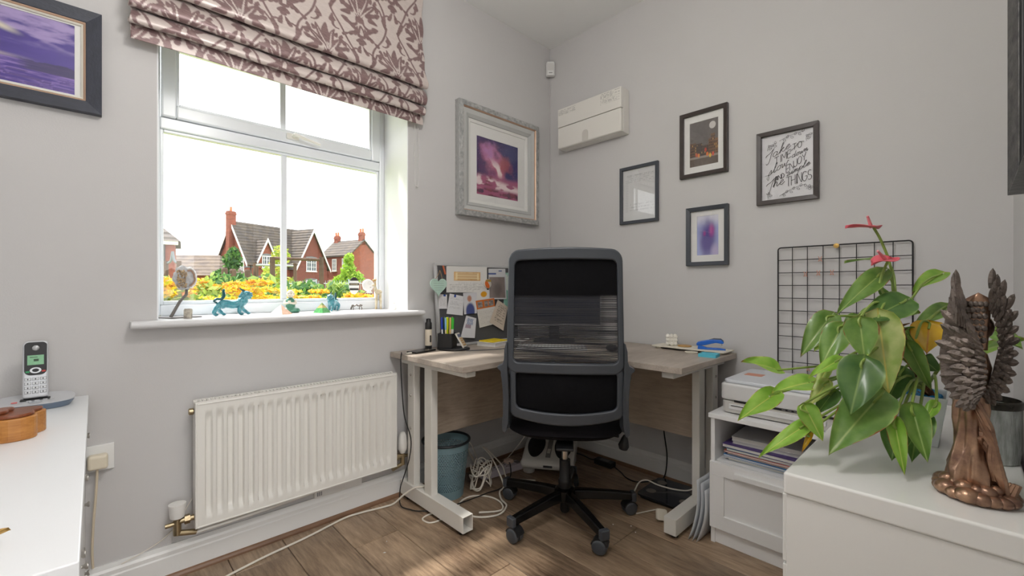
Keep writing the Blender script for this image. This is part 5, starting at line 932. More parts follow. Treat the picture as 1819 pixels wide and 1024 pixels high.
def wing(edge, th, reach, rows, yoff, bend, core):
    """edge: leading-edge pixels top to bottom; th: feather direction in degrees along it; reach: length factor along it"""
    E_ = np.array(edge, float); tt = np.linspace(0, 1, len(E_)); tk = np.linspace(0, 1, len(th)); tr = np.linspace(0, 1, len(reach))
    fin = lambda m: m.warp(lambda x, y, z: (su(x), y + yoff + bend(su(x), sv(-z)), sv(-z)))
    m = MB().prism([(a_, -b_) for a_, b_ in core], .002, .012, 'y'); fin(m); wg = m.build('wing', BRD, stt)
    m = MB(); g = random.Random(len(edge))
    for (d, ln, w, n_, lay) in rows:
        for i in range(n_):
            t = (i + .5 * (lay % 2)) / (n_ - .5); t = min(1, max(0, t)); a_ = math.radians(float(np.interp(t, tk, th)) + g.uniform(-4, 4)); r = float(np.interp(t, tr, reach)); ex, ey = np.interp(t, tt, E_[:, 0]), np.interp(t, tt, E_[:, 1])
            feather(m, (ex + math.cos(a_) * d * r, -ey + math.sin(a_) * d * r), a_, ln * r * g.uniform(.92, 1.08), w * (.75 + .25 * min(r, 1)), -.0042 * lay)
    fin(m); m.build('feathers', BRD, wg); return wg
wing([(1706, 582), (1722, 588), (1740, 604), (1752, 630), (1757, 662), (1754, 692), (1742, 712)], [93, 104, 128, 158, 182, 205, 232], [1.08, 1.02, .98, 1.0, 1.02, .78, .36],
     [(44, 46, 8.5, 15, 0), (30, 36, 8.0, 15, 1), (17, 28, 7.2, 15, 2), (6, 24, 5.4, 18, 3), (-2, 20, 4.2, 20, 4)], -.030, lambda x, z: -.012 * math.cos(x * 26), [(1698, 508), (1708, 560), (1736, 600), (1754, 640), (1752, 690), (1736, 714), (1700, 714), (1676, 690), (1672, 640), (1684, 570)])
wing([(1764, 556), (1773, 574), (1778, 602), (1778, 634), (1772, 664), (1762, 690), (1752, 708)], [88, 74, 44, 14, -8, -24, -52], [1.0, .95, .62, .50, .52, .52, .34],
     [(34, 38, 7.5, 14, 0), (22, 32, 7.0, 14, 1), (10, 26, 6.0, 15, 2), (0, 20, 4.6, 18, 3), (-4, 14, 3.8, 18, 4)], -.004, lambda x, z: .012 * math.sin((z - .2) * 18), [(1776, 510), (1790, 560), (1802, 610), (1800, 650), (1784, 694), (1756, 706), (1768, 668), (1780, 620), (1772, 570), (1766, 540)])

# ================================================================== vase and basket on the chest
vs_ = thing('mercury_vase', 'mottled silver mercury glass vase beside the angel statue', 'vase', (2.030, -.665, hz)); MERC = M('mercury_glass', (232, 236, 234), .25, .4, bump=.25, bscale=40, col2=(120, 124, 118), vscale=14, stretch=(3, 3, .5))
MB().lathe([(0, 0), (.048, 0), (.052, .004), (.055, .03), (.056, .13), (.055, .136), (.052, .136), (.052, .02), (0, .012)], 40, cap=False).build('body', MERC, vs_, smooth=True); MB().lathe([(.0555, .132), (.058, .134), (.0585, .148), (.054, .152), (.052, .134)], 40, cap=False).build('rim', M('dark_rim_glass', (70, 66, 60), .25, .6, var=.4, vscale=60), vs_, smooth=True)
bs = thing('wicker_basket', 'dark brown slatted basket behind the plant pot on the chest', 'basket', (2.03, -.33, hz))
for i in range(4): MB().at((0, 0, .012 + .019 * i)).ring(rrect(-.05, .05, -.09, .09, .012), rrect(-.044, .044, -.084, .084, .009), -.007, .007, 'z').build('slat', M('dark_wicker', (78, 58, 44), .6, bump=.3, bscale=120, var=.3, vscale=40), bs, bev=.002)
for sx_ in (-1, 1):
    for sy_ in (-1, 1): MB().bx(sx_ * .040 - .004, sx_ * .040 + .004, sy_ * .080 - .004, sy_ * .080 + .004, 0, .085).build('post', M('dark_wicker_post', (64, 48, 38), .6, bump=.2), bs)
MB().bx(-.043, .043, -.083, .083, 0, .004).build('basket_floor', M('dark_wicker_floor', (64, 48, 38), .6), bs)
# ================================================================== anthurium
PX, PY = 1.884, -.600
pot = thing('plant_pot', 'white tapered square pot with blue gravel holding the anthurium', 'pot', (PX, PY, hz), .0)
m = MB(); a0, a1, hh = .056, .075, .135
for (r0, r1, z0, z1) in ((a0, a1, 0, hh),): m.ring([(-1, -1), (1, -1), (1, 1), (-1, 1)], [(-.94, -.94), (.94, -.94), (.94, .94), (-.94, .94)], 0, hh, 'z'); m.warp(lambda x, y, z: (x * (a0 + (a1 - a0) * z / hh), y * (a0 + (a1 - a0) * z / hh), z))
m.build('pot_wall', M('white_glazed_pot', (226, 230, 230), .3, bump=.01), pot, bev=.003); MB().bx(-.053, .053, -.053, .053, 0, .004).build('pot_base', MATS['white_glazed_pot'], pot)
m = MB(); g = random.Random(3)
for i in range(140): m.ball((g.uniform(-.058, .058), g.uniform(-.058, .058), .119 + g.uniform(0, .010)), g.uniform(.006, .010), 6, 4)
m.bx(-.062, .062, -.062, .062, .09, .119); o = m.build('blue_gravel', M('bright_blue_gravel', (20, 130, 190), .4, var=.3, vscale=50), pot, smooth=True); o['kind'] = 'stuff'
pl = thing('anthurium_plant', 'sprawling anthurium with heart-shaped leaves and two pink flowers', 'plant', (PX, PY, hz + .12))
def leafmat(name, c1, c2, edge, spot=True):
    m = bpy.data.materials.new(name); m.use_nodes = True; MATS[name] = m; nt = m.node_tree; n = nt.nodes; l = nt.links; p = n['Principled BSDF']; p.inputs['Roughness'].default_value = .32; p.inputs['Coat Weight'].default_value = .15
    p.inputs['Subsurface Weight'].default_value = .0
    tc = n.new('ShaderNodeTexCoord'); oi = n.new('ShaderNodeObjectInfo'); uv = n.new('ShaderNodeAttribute'); uv.attribute_name = 'leafuv'; sp = n.new('ShaderNodeSeparateXYZ'); l.new(uv.outputs['Vector'], sp.inputs[0])
    nz = n.new('ShaderNodeTexNoise'); nz.inputs['Scale'].default_value = 22; nz.inputs['Detail'].default_value = 4; l.new(tc.outputs['Object'], nz.inputs['Vector'])
    cr = n.new('ShaderNodeValToRGB'); cr.color_ramp.elements[0].position = .35; cr.color_ramp.elements[1].position = .7; cr.color_ramp.elements[0].color = lin(c1); cr.color_ramp.elements[1].color = lin(c2); l.new(nz.outputs['Fac'], cr.inputs['Fac'])
    mr = n.new('ShaderNodeMapRange'); mr.inputs['From Min'].default_value = .0; mr.inputs['From Max'].default_value = .06; l.new(sp.outputs['X'], mr.inputs['Value'])
    rib = n.new('ShaderNodeMix'); rib.data_type = 'RGBA'; l.new(mr.outputs['Result'], rib.inputs[0]); rib.inputs[6].default_value = lin(edge); l.new(cr.outputs['Color'], rib.inputs[7])
    me_ = n.new('ShaderNodeMath'); me_.operation = 'MULTIPLY_ADD'; me_.inputs[1].default_value = .55; l.new(nz.outputs['Fac'], me_.inputs[0]); l.new(sp.outputs['Z'], me_.inputs[2])
    er = n.new('ShaderNodeMapRange'); er.inputs['From Min'].default_value = 1.12; er.inputs['From Max'].default_value = 1.32; l.new(me_.outputs[0], er.inputs['Value'])
    mx = n.new('ShaderNodeMix'); mx.data_type = 'RGBA'; l.new(er.outputs['Result'], mx.inputs[0]); l.new(rib.outputs[2], mx.inputs[6]); mx.inputs[7].default_value = lin(edge)
    hs = n.new('ShaderNodeHueSaturation'); hr = n.new('ShaderNodeMapRange'); hr.inputs['To Min'].default_value = .82; hr.inputs['To Max'].default_value = 1.18; l.new(oi.outputs['Random'], hr.inputs['Value']); l.new(hr.outputs['Result'], hs.inputs['Value']); l.new(mx.outputs[2], hs.inputs['Color'])
    out = hs.outputs['Color']
    if spot:
        br = n.new('ShaderNodeMapRange'); br.inputs['From Min'].default_value = 1.30; br.inputs['From Max'].default_value = 1.36; ad = n.new('ShaderNodeMath'); ad.operation = 'MULTIPLY_ADD'; nz2 = n.new('ShaderNodeTexNoise'); nz2.inputs['Scale'].default_value = 30; l.new(tc.outputs['Object'], nz2.inputs['Vector']); ad.inputs[1].default_value = .7; l.new(nz2.outputs['Fac'], ad.inputs[0]); l.new(sp.outputs['Z'], ad.inputs[2]); l.new(ad.outputs[0], br.inputs['Value'])
        m2 = n.new('ShaderNodeMix'); m2.data_type = 'RGBA'; l.new(br.outputs['Result'], m2.inputs[0]); l.new(out, m2.inputs[6]); m2.inputs[7].default_value = lin((150, 92, 52)); out = m2.outputs[2]
    l.new(out, p.inputs['Base Color'])
    tr = n.new('ShaderNodeBsdfTranslucent'); l.new(out, tr.inputs['Color']); ms_ = n.new('ShaderNodeMixShader'); ms_.inputs[0].default_value = .25; l.new(p.outputs[0], ms_.inputs[1]); l.new(tr.outputs[0], ms_.inputs[2]); l.new(ms_.outputs[0], n['Material Output'].inputs['Surface']); return m
LG = {'g': leafmat('mid_green_leaf', (104, 146, 66), (140, 174, 88), (178, 200, 116)), 'd': leafmat('dark_green_leaf', (76, 116, 58), (108, 146, 74), (150, 178, 100), False), 'y': leafmat('yellowing_leaf', (150, 176, 84), (206, 212, 140), (222, 208, 110)), 'b': leafmat('bright_green_leaf', (132, 184, 64), (168, 206, 92), (210, 216, 110)), 'o': leafmat('orange_yellow_leaf', (206, 158, 28), (222, 184, 50), (196, 120, 30))}
PET = M('green_petiole', (140, 164, 78), .4, bump=.05, bscale=60, var=.2, vscale=20); STEM = M('brown_plant_stem', (132, 88, 56), .7, bump=.5, bscale=90, col2=(96, 60, 40), vscale=60)
def leaf_mesh(name, L_, Wd, fold, droop, curl, mat, spathe=False):
    nu, nv = 12, 14; P = []; A = []
    for j in range(nv + 1):
        t = j / nv; s0 = -.20 + 1.20 * t                          # heart lobes reach behind the leaf base
        k = max(0.0, min(1.0, (s0 + .20) / 1.20)); hw = Wd * .5 * (math.sin(PI * k ** .62) ** .85 if k > 0 else 0) * (1 - .10 * k)
        for i in range(nu + 1):
            u = 2 * i / nu - 1; x = u * hw; y = s0 * L_
            if s0 < 0: y = s0 * L_ * min(1, abs(u) * 1.6 + .0)
            z = fold * abs(x) - droop * L_ * max(s0, 0) ** 2 + curl * .02 * math.sin(u * 3 + s0 * 5) * abs(u)
            P.append((x, y, z)); A.append((abs(u) * (hw / (Wd * .5) if Wd else 1), max(0, s0), max(abs(u) ** 2, max(0, s0) ** 2.5)))
    w = nu + 1; me = bpy.data.meshes.new(name); me.from_pydata(P, [], [(j * w + i, j * w + i + 1, (j + 1) * w + i + 1, (j + 1) * w + i) for j in range(nv) for i in range(nu)]); me.materials.append(mat)
    at = me.attributes.new('leafuv', 'FLOAT_VECTOR', 'POINT'); at.data.foreach_set('vector', [c for q in A for c in q]); me.polygons.foreach_set('use_smooth', [True] * len(me.polygons)); me.update(); return me
CROWN = [atD(1592, 575, 1.16), atD(1618, 640, 1.17), atD(1645, 690, 1.19), atD(1650, 712, 1.20)]
m = MB().tube(smooth_path([V((PX, PY, hz + .10)), V(CROWN[3]), V(CROWN[2]), V(CROWN[1]), V(CROWN[0]), V(atD(1586, 545, 1.15))], 6), [.013] * 6 + [.012] * 6 + [.011] * 12 + [.009] * 5 + [.008, .006], 8)
g = random.Random(12)
for i in range(40):
    t = g.random(); q = np.array(CROWN[3]) * (1 - t) + np.array(CROWN[0]) * t; d = V((g.uniform(-1, 1), g.uniform(-1, 1), g.uniform(-.6, .8))).normalized() * g.uniform(.012, .03); m.tube([V(q), V(q) + d], [.005, .001], 5)
m.build('stem', STEM, pl, world=True, smooth=True)
plinv = Matrix.Translation(pl.location).inverted()
leaves = [  # base px,py,depth  tip px,py,depth  width px  kind fold droop  face (0 towards camera .. 1 upwards)  root on the crown
    (1376, 656, 1.20, 1322, 638, 1.16, 40, 'b', .5, .10, .45, 3), (1441, 680, 1.16, 1374, 690, 1.10, 48, 'b', .3, .10, .55, 2), (1373, 703, 1.17, 1311, 745, 1.12, 42, 'b', .35, .05, .45, 2), (1472, 567, 1.20, 1424, 624, 1.17, 46, 'g', .3, .25, .3, 1),
    (1492, 586, 1.16, 1458, 650, 1.14, 46, 'g', .25, .1, .3, 1), (1528, 574, 1.08, 1536, 640, 1.06, 52, 'g', .25, .05, .15, 0), (1562, 572, 1.09, 1579, 700, 1.04, 66, 'y', .25, .1, .1, 0), (1532, 648, 1.04, 1511, 735, 1.00, 70, 'd', .2, .1, .15, 1),
    (1556, 712, 1.04, 1474, 800, .985, 78, 'g', .25, .12, .3, 2), (1428, 758, 1.06, 1348, 808, 1.03, 30, 'b', .3, .1, .45, 2), (1432, 727, 1.06, 1462, 784, 1.02, 36, 'b', .6, .1, .2, 2), (1488, 642, 1.12, 1437, 668, 1.10, 26, 'b', .4, .1, .5, 1),
    (1562, 490, 1.16, 1487, 550, 1.12, 42, 'g', .3, .12, .45, 0), (1602, 538, 1.12, 1531, 572, 1.08, 58, 'd', .25, .1, .3, 0), (1668, 490, 1.24, 1622, 512, 1.20, 34, 'b', .5, .15, .55, 0), (1676, 548, 1.25, 1622, 580, 1.2, 32, 'g', .3, .1, .5, 1),
    (1650, 580, 1.18, 1646, 628, 1.14, 52, 'o', .2, .05, .2, 1), (1616, 618, 1.12, 1655, 694, 1.08, 30, 'g', .8, .1, .15, 2), (1556, 728, 1.04, 1592, 762, 1.0, 34, 'd', .6, .1, .4, 2), (1590, 754, 1.0, 1607, 845, .955, 28, 'b', 1.0, .05, .05, 3), (1594, 758, 1.03, 1584, 818, 1.0, 46, 'd', .3, .1, .1, 3),
    (1622, 732, 1.02, 1648, 822, .965, 42, 'g', .8, .05, .1, 3), (1632, 742, 1.07, 1620, 818, 1.01, 50, 'd', .3, .1, .1, 3), (1566, 458, 1.24, 1500, 463, 1.2, 16, 'g', .3, .05, .85, 0), (1748, 622, 1.10, 1818, 600, .98, 44, 'b', .3, .05, .4, 2), (1770, 590, 1.06, 1816, 618, .975, 34, 'g', .3, .05, .4, 2),
    (1466, 684, 1.12, 1436, 724, 1.09, 26, 'y', .6, .05, .3, 2), (1468, 602, 1.18, 1446, 624, 1.17, 24, 'b', .4, .1, .3, 1), (1478, 700, 1.12, 1448, 738, 1.08, 32, 'd', .4, .1, .3, 2), (1556, 655, 1.15, 1538, 712, 1.12, 50, 'g', .3, .1, .2, 2), (1600, 664, 1.15, 1570, 724, 1.11, 44, 'd', .3, .1, .3, 2),
    (1608, 590, 1.2, 1640, 628, 1.19, 34, 'g', .4, .1, .4, 1), (1520, 566, 1.2, 1500, 592, 1.18, 26, 'g', .4, .1, .4, 0), (1548, 556, 1.2, 1520, 580, 1.2, 28, 'g', .3, .1, .5, 0), (1640, 640, 1.15, 1668, 660, 1.14, 34, 'd', .4, .1, .4, 2), (1600, 548, 1.22, 1636, 556, 1.22, 26, 'g', .3, .1, .4, 0), (1560, 512, 1.2, 1586, 530, 1.2, 18, 'g', .3, .1, .4, 0),
    (1470, 655, 1.14, 1442, 700, 1.12, 18, 'y', .5, .1, .2, 2), (1440, 770, 1.05, 1424, 806, 1.03, 10, 'o', .5, .0, .2, 2), (1660, 720, 1.06, 1640, 752, 1.04, 20, 'b', .5, .1, .3, 3)]
for i, (bx_, by_, bd_, tx_, ty_, td_, wp, kd, fo, dr_, up, rt) in enumerate(leaves):
    B_, T_ = V(atD(bx_, by_, bd_)), V(atD(tx_, ty_, td_)); yv = (T_ - B_); L_ = yv.length; yv.normalize(); toC = (V(CAM) - B_).normalized(); nn = (toC * (1 - up) + Vector((0, 0, 1)) * up); zv = (nn - yv * nn.dot(yv)).normalized(); xv = yv.cross(zv)
    R3 = Matrix((xv, yv, zv)).transposed().to_4x4(); wd_m = wp * (bd_ + td_) / 2 / F_PX * 1.02
    me = leaf_mesh('leaf', L_, wd_m, fo, dr_, .3, LG[kd]); o = obj('leaf', me, pl); o.matrix_local = plinv @ Matrix.Translation(B_) @ R3
    C_ = V(CROWN[rt]) + Vector((0, 0, .045 if rt == 3 else 0)); mid = (B_ + C_) / 2 + Vector((0, 0, .035)) - yv * .02; pt = smooth_path([C_, mid, B_ - yv * .012, B_ + yv * .01], 5)
    q = MB().tube(pt, [.0032] * len(pt), 6); po = q.build('petiole', PET, o, smooth=True); po.matrix_local = (Matrix.Translation(B_) @ R3).inverted()
SPT = M('pink_spathe', (222, 96, 110), .35, bump=.03, var=.12, vscale=30); SPD = M('pink_spadix', (226, 140, 146), .5, bump=.4, bscale=300)
for (b, t_, w_, sd, root, up) in ((atD(1552, 405, 1.17), atD(1502, 400, 1.15), 30, atD(1541, 384, 1.16), [atD(1588, 540, 1.16), atD(1582, 475, 1.17), atD(1566, 430, 1.17)], .9), (atD(1578, 462, 1.14), atD(1548, 468, 1.12), 40, atD(1559, 446, 1.12), [atD(1562, 510, 1.14), atD(1566, 490, 1.14)], .7)):
    fl = thing('x', 'x', 'x'); bpy.data.objects.remove(fl)
    B_, T_ = V(b), V(t_); yv = (T_ - B_); L_ = yv.length; yv.normalize(); toC = (V(CAM) - B_).normalized(); nn = toC * (1 - up) + Vector((0, 0, 1)) * up; zv = (nn - yv * nn.dot(yv)).normalized(); R3 = Matrix((yv.cross(zv), yv, zv)).transposed().to_4x4()
    me = leaf_mesh('flower', L_, w_ * 1.15 / F_PX, .35, .08, .3, SPT); o = obj('flower', me, pl, solid=.0008); o.matrix_local = plinv @ Matrix.Translation(B_) @ R3
    q = MB().tube([B_ + yv * .008, V(sd)], [.0045, .0028], 8); s1 = q.build('spadix', SPD, o, smooth=True); s1.matrix_local = (Matrix.Translation(B_) @ R3).inverted()
    q = MB().tube(smooth_path([V(r) for r in root] + [B_], 6), .0034, 6); s2 = q.build('flower_stalk', PET, o, smooth=True); s2.matrix_local = (Matrix.Translation(B_) @ R3).inverted()

# ================================================================== sideboard by the door end, phone, wooden box
ux1, uy1, uz = 1.212, -2.284, .695
sd_ = thing('white_sideboard', 'long white sideboard with drawers below the purple seascape', 'sideboard', (.6, -2.51, 0)); SBW = M('white_sideboard_foil', (232, 234, 236), .3, bump=.01, bscale=30)
MB().bx(.012, ux1, -2.745, uy1, uz - .028, uz).build('top', SBW, sd_, bev=.002, world=True)
MB().bx(.020, ux1 - .012, -2.740, uy1 - .026, .05, uz - .0285).build('carcass', SBW, sd_, bev=.002, world=True)
for x in (.03, ux1 - .06):
    for y in (-2.72, -2.34): MB().bx(x, x + .04, y, y + .04, 0, .05).build('leg', SBW, sd_, world=True)
for i in range(3):
    for j in range(3):
        x0 = .022 + j * .392; z0 = .06 + i * .201; d = MB().bx(x0, x0 + .388, uy1 - .0255, uy1 - .008, z0, z0 + .196).build('drawer_front', SBW, sd_, bev=.002, world=True); MB().at((x0 + .194, uy1 - .006, z0 + .15), (PI / 2, 0, 0)).lathe([(.004, .002), (.004, -.002), (.008, -.006), (.008, -.009), (0, -.010)], 12).build('knob', CHROME, d, smooth=True, world=False).parent = d
for d in sd_.children:
    for kx in d.children: kx.matrix_parent_inverse = (Matrix.Translation(sd_.location)).inverted()
phx = thing('phone_cradle', 'silver phone charging cradle on the white sideboard', 'phone base', (.115, -2.395, uz), math.radians(2))
SILP = M('silver_plastic', (206, 208, 212), .35, .2, bump=.01); BLG = M('blue_grey_plastic', (108, 122, 140), .4, bump=.01)
def sup(a, b, e, n_=40): return [(a * abs(math.cos(t)) ** e * (1 if math.cos(t) >= 0 else -1), b * abs(math.sin(t)) ** e * (1 if math.sin(t) >= 0 else -1)) for t in np.linspace(0, 2 * PI, n_ + 1)[:-1]]
def taper(s0, s1, z0, z1): return lambda x, y, z: (x * (s0 + (s1 - s0) * (z - z0) / (z1 - z0)), y * (s0 + (s1 - s0) * (z - z0) / (z1 - z0)), z)
MB().prism(sup(.062, .082, .72), 0, .018).warp(taper(.86, 1.0, 0, .018)).build('lower_shell', BLG, phx, bev=.003, smooth=True)
MB().prism(sup(.062, .082, .72), .0185, .026).warp(lambda x, y, z: (x, y, z + (-.10 * x if z > .02 else 0))).build('upper_shell', SILP, phx, bev=.004, seg=3, smooth=True)
MB().bx(-.018, .020, -.030, .030, .0255, .0268).build('charging_slot', BLACKP, phx)
MB().at((.036, 0, .0235), (0, .1, 0)).prism(sup(.008, .012, 1), 0, .0008).ring(sup(.010, .014, 1), sup(.0092, .0132, 1), 0, .001, 'z').build('badge', M('pale_badge', (190, 194, 200), .4), phx)
tx = bpy.data.curves.new('badge_text', 'FONT'); tx.body = 'BT'; tx.size = .011; tx.align_x = 'CENTER'; tx.align_y = 'CENTER'; to = bpy.data.objects.new('badge_letters', tx); COL.objects.link(to)
bpy.context.view_layer.update(); tm = bpy.data.meshes.new_from_object(to.evaluated_get(bpy.context.evaluated_depsgraph_get())); bpy.data.objects.remove(to); tm.materials.append(BLG); to = obj('badge_letters', tm, phx); to.location = (.036, 0, .0247); to.rotation_euler = (0, .1, PI / 2)
m = MB().at((.024, 0, .0245), (0, .1, 0))
for y in (-.012, .004, .020, .034): m.prism(sup(.003, .0055, 1, 14), 0, .0016) if False else m.bx(-.003, .003, y - .005, y + .005, 0, .0016)
m.build('cradle_buttons', SILP, phx, bev=.0008); MB().at((.026, -.040, .0245), (0, .1, 0)).bx(-.004, .004, -.006, .006, 0, .0018).build('red_button', M('coral_button', (222, 110, 110), .4), phx, bev=.001)
hs = thing('phone_handset', 'silver cordless phone handset standing in its cradle', 'phone', (.113, -2.395, uz + .028), math.radians(2)); hs.rotation_euler = (0, -.13, math.radians(2))
MB().prism(rrect(-.026, .026, 0, .166, [.012, .012, .006, .006]), -.016, .008, 'x').build('handset_body', SILP, hs, bev=.005, seg=3)
MB().prism(rrect(-.0225, .0225, .066, .162, [.010, .010, .014, .014]), .008, .0092, 'x').build('black_face', BLACKP, hs)
MB().bx(.0092, .0098, -.0165, .0165, .096, .124).build('display', M('green_lcd', (106, 156, 116), .3, emit=.25, var=.12, vscale=140), hs)
MB().bx(.0098, .0101, -.004, .006, .106, .113).bx(.0098, .0101, -.012, .004, .117, .119).build('display_text', M('lcd_ink', (58, 84, 62), .6), hs)
MB().at((.0092, 0, .145), (0, PI / 2, 0)).lathe([(.0, 0), (.0075, 0), (.006, .0012), (0, .0016)], 16).build('speaker_grille', M('grey_speaker', (176, 178, 180), .35, .4), hs, smooth=True)
MB().at((.0092, 0, .080), (0, PI / 2, 0)).ring(sup(.0085, .0115, 1), sup(.005, .007, 1), 0, .002, 'z').build('navigation_ring', SILP, hs, smooth=True)
MB().at((.0092, 0, .080), (0, PI / 2, 0)).prism(sup(.004, .006, 1), 0, .0014).build('select_button', BLACKP, hs)
for yy, cc in ((-.016, (40, 150, 90)), (.016, (180, 50, 44))): MB().bx(.0092, .0104, yy - .004, yy + .004, .074, .079).build('call_button', M('call_button_%d' % cc[0], cc, .4), hs, bev=.0006)
k0 = MB().bx(.008, .0102, -.0058, .0058, -.0036, .0036).build('key', M('pale_key', (216, 218, 220), .4), hs, bev=.001); kd0 = MB().bx(.0075, .0086, -.0064, .0064, -.0042, .0042).build('key_outline', M('key_outline_grey', (96, 98, 104), .5), k0)
for r in range(4):
    for c in range(3):
        o = k0 if (r == 0 and c == 0) else dup(k0, hs); o.location = (0, -.0152 + .0152 * c, .055 - .0125 * r)
        dm = MB().bx(.0102, .0104, -.0012, .0010, -.002, .002).build('digit', M('key_ink', (70, 72, 80), .6), o)
wb = thing('wooden_box', 'carved honey-coloured wooden puzzle box on the sideboard', 'wooden box', (.455, -2.425, uz), .1); HON = Mwood('honey_wood', (206, 146, 76), (164, 104, 48), .4, 'Y', 1.6, .03, 8, .1, .3, False); RED = Mwood('red_brown_wood', (146, 84, 50), (104, 52, 32), .3, 'Y', 2.0, .03, 8, .1, .3, False)
lob = [(.050 + .012 * math.sin(a * 3 + .6), a) for a in np.linspace(0, 2 * PI, 61)[:-1]]; lp = [(r * math.cos(a) * .9, r * math.sin(a) * 1.45) for r, a in lob]
MB().prism(lp, 0, .052).build('box_body', HON, wb, bev=.003, smooth=False)
MB().prism([(x * .92, y * .92) for x, y in lp], .0525, .060).build('lid', RED, wb, bev=.002)
m = MB().at((-.004, -.02, .060)).prism([(x * .55, y * .55) for x, y in lp], 0, .008); m.build('carved_top', RED, wb, bev=.003)
MB().bx(.040, .0445, -.052, -.0505, .002, .050).build('joint_line', M('dark_joint', (70, 40, 20), .7), wb)
q = onZ(-52, 812, uz); dsh = thing('trinket_dish', 'small white and blue ceramic dish on the sideboard edge of view', 'dish', (q[0], q[1], uz)); MB().lathe([(0, 0), (.018, 0), (.03, .012), (.034, .026), (.031, .026), (.026, .013), (0, .004)], 24, cap=False).build('bowl', M('white_ceramic', (228, 230, 236), .2), dsh, smooth=True); MB().lathe([(.0315, .016), (.0325, .017), (.034, .0225), (.0332, .0235)], 24, cap=False).build('blue_band', M('cobalt_glaze', (46, 60, 130), .25), dsh, smooth=True)
q = onZ(-62, 1004, uz); gl = thing('gold_leaf_ornament', 'gold metal leaf ornament on the white sideboard', 'ornament', (q[0] - .01, q[1] - .012, uz), .4); GOLD = M('brushed_gold', (190, 154, 92), .35, .8, bump=.1, bscale=90)
for a, l_, el_ in ((.6, .05, .25), (1.4, .048, .6), (2.3, .05, .3), (-.2, .05, .5), (3.2, .05, .35)):
    me = leaf_mesh('gold_leaf', l_, .024, .5, .2, .2, GOLD); o = obj('gold_leaf', me, gl, solid=.001); o.location = (0, 0, .008); o.rotation_euler = (el_, 0, a)
MB().lathe([(0, 0), (.014, 0), (.010, .01), (0, .014)], 12).build('ornament_core', GOLD, gl, smooth=True)

# ================================================================== ornaments on the window board
def sp(px, x): return (x, float(onX(px, 500, x)[1]), WZ0 + .0005)
TEAL = M('teal_glaze', (84, 158, 168), .25, bump=.15, bscale=120, col2=(52, 118, 134), vscale=60, coat=.4)
TEALD = M('dark_teal_glaze', (24, 84, 88), .3, bump=.1, bscale=120, coat=.3)
ag = thing('agate_slice', 'grey banded agate slice mounted on a bent metal stand', 'mineral', sp(314, -.10), .5)
IRON = M('grey_iron', (118, 114, 110), .45, .7, bump=.1, bscale=90)
MB().prism([(-.040, -.042), (.045, -.052), (.050, .062), (-.034, .066)], 0, .003).build('stand_plate', IRON, ag, bev=.0008)
MB().tube([(0, -.022, .003), (0, .012, .062), (0, .036, .088), (0, .038, .118)], .0055, 8).build('stand_rod', IRON, ag)
g = random.Random(5); no = [g.uniform(.86, 1.1) for _ in range(28)]
def lump(scale, th, bumpy):
    m = MB(); n_ = 28; pr_ = []
    for k, (s_, x) in enumerate(((.0, -th), (.72, -th), (.97, -th * .5), (1.0, 0), (.96, th * .5), (.7, th), (0, th * (1 + bumpy)))):
        for j in range(n_): a = 2 * PI * j / n_; r = s_ * no[j]; pr_.append((x, scale * .92 * r * math.cos(a), scale * r * math.sin(a)))
    m.add(pr_, [(i * n_ + j, i * n_ + (j + 1) % n_, (i + 1) * n_ + (j + 1) % n_, (i + 1) * n_ + j) for i in range(6) for j in range(n_)]); return m
X1 = Matrix.Translation((0, .030, .152))
m = lump(.047, .017, .1); m.mat(X1); m.v = [tuple(X1 @ Vector(q)) for q in m.v]; m.build('agate_shell', M('grey_agate', (206, 204, 204), .35, bump=.15, bscale=60, col2=(150, 152, 158), vscale=38), ag, smooth=True)
m = MB(); g = random.Random(8)
for i in range(60): y, z = .006 + g.uniform(-.018, .018), .148 + g.uniform(-.032, .032); m.ball((.016 + g.uniform(0, .004), y, z), (.004, g.uniform(.003, .006), g.uniform(.003, .006)), 5, 4)
m.build('crystal_heart', M('honey_crystal', (196, 168, 124), .35, bump=.3, bscale=200, col2=(120, 104, 92), vscale=90), ag)
for k, r_ in enumerate((.036, .028)):
    pts = [(.0185, .034 + r_ * .8 * no[(3 * j) % 28] * math.cos(a), .152 + r_ * no[(5 * j) % 28] * math.sin(a)) for j, a in enumerate(np.linspace(-1.5, 1.9, 14))]; MB().tube(smooth_path(pts, 3), .003, 6).build('agate_band', M('agate_band_%s' % ('white', 'rust')[k], ((232, 230, 228), (168, 136, 116))[k], .35), ag, smooth=True)
o = MB().lathe([(0, 0), (.0135, 0), (.0135, .032), (.011, .036), (.009, .036), (.009, .028), (0, .028)], 14, cap=False, wob=lambda a, z: 1 + .05 * math.sin(3 * a + z * 90)).build('stone_tealight', M('marbled_stone', (214, 206, 188), .5, bump=.1, col2=(120, 112, 108), vscale=60), None, smooth=True); o.location = (*sp(323, -.085)[:2], WZ0 + .0035 if False else WZ0 + .0005); tag(o, 'small marbled stone pot beside the agate stand', 'pot'); o.location = (sp(334, -.02)[0], sp(334, -.02)[1], WZ0 + .0005)
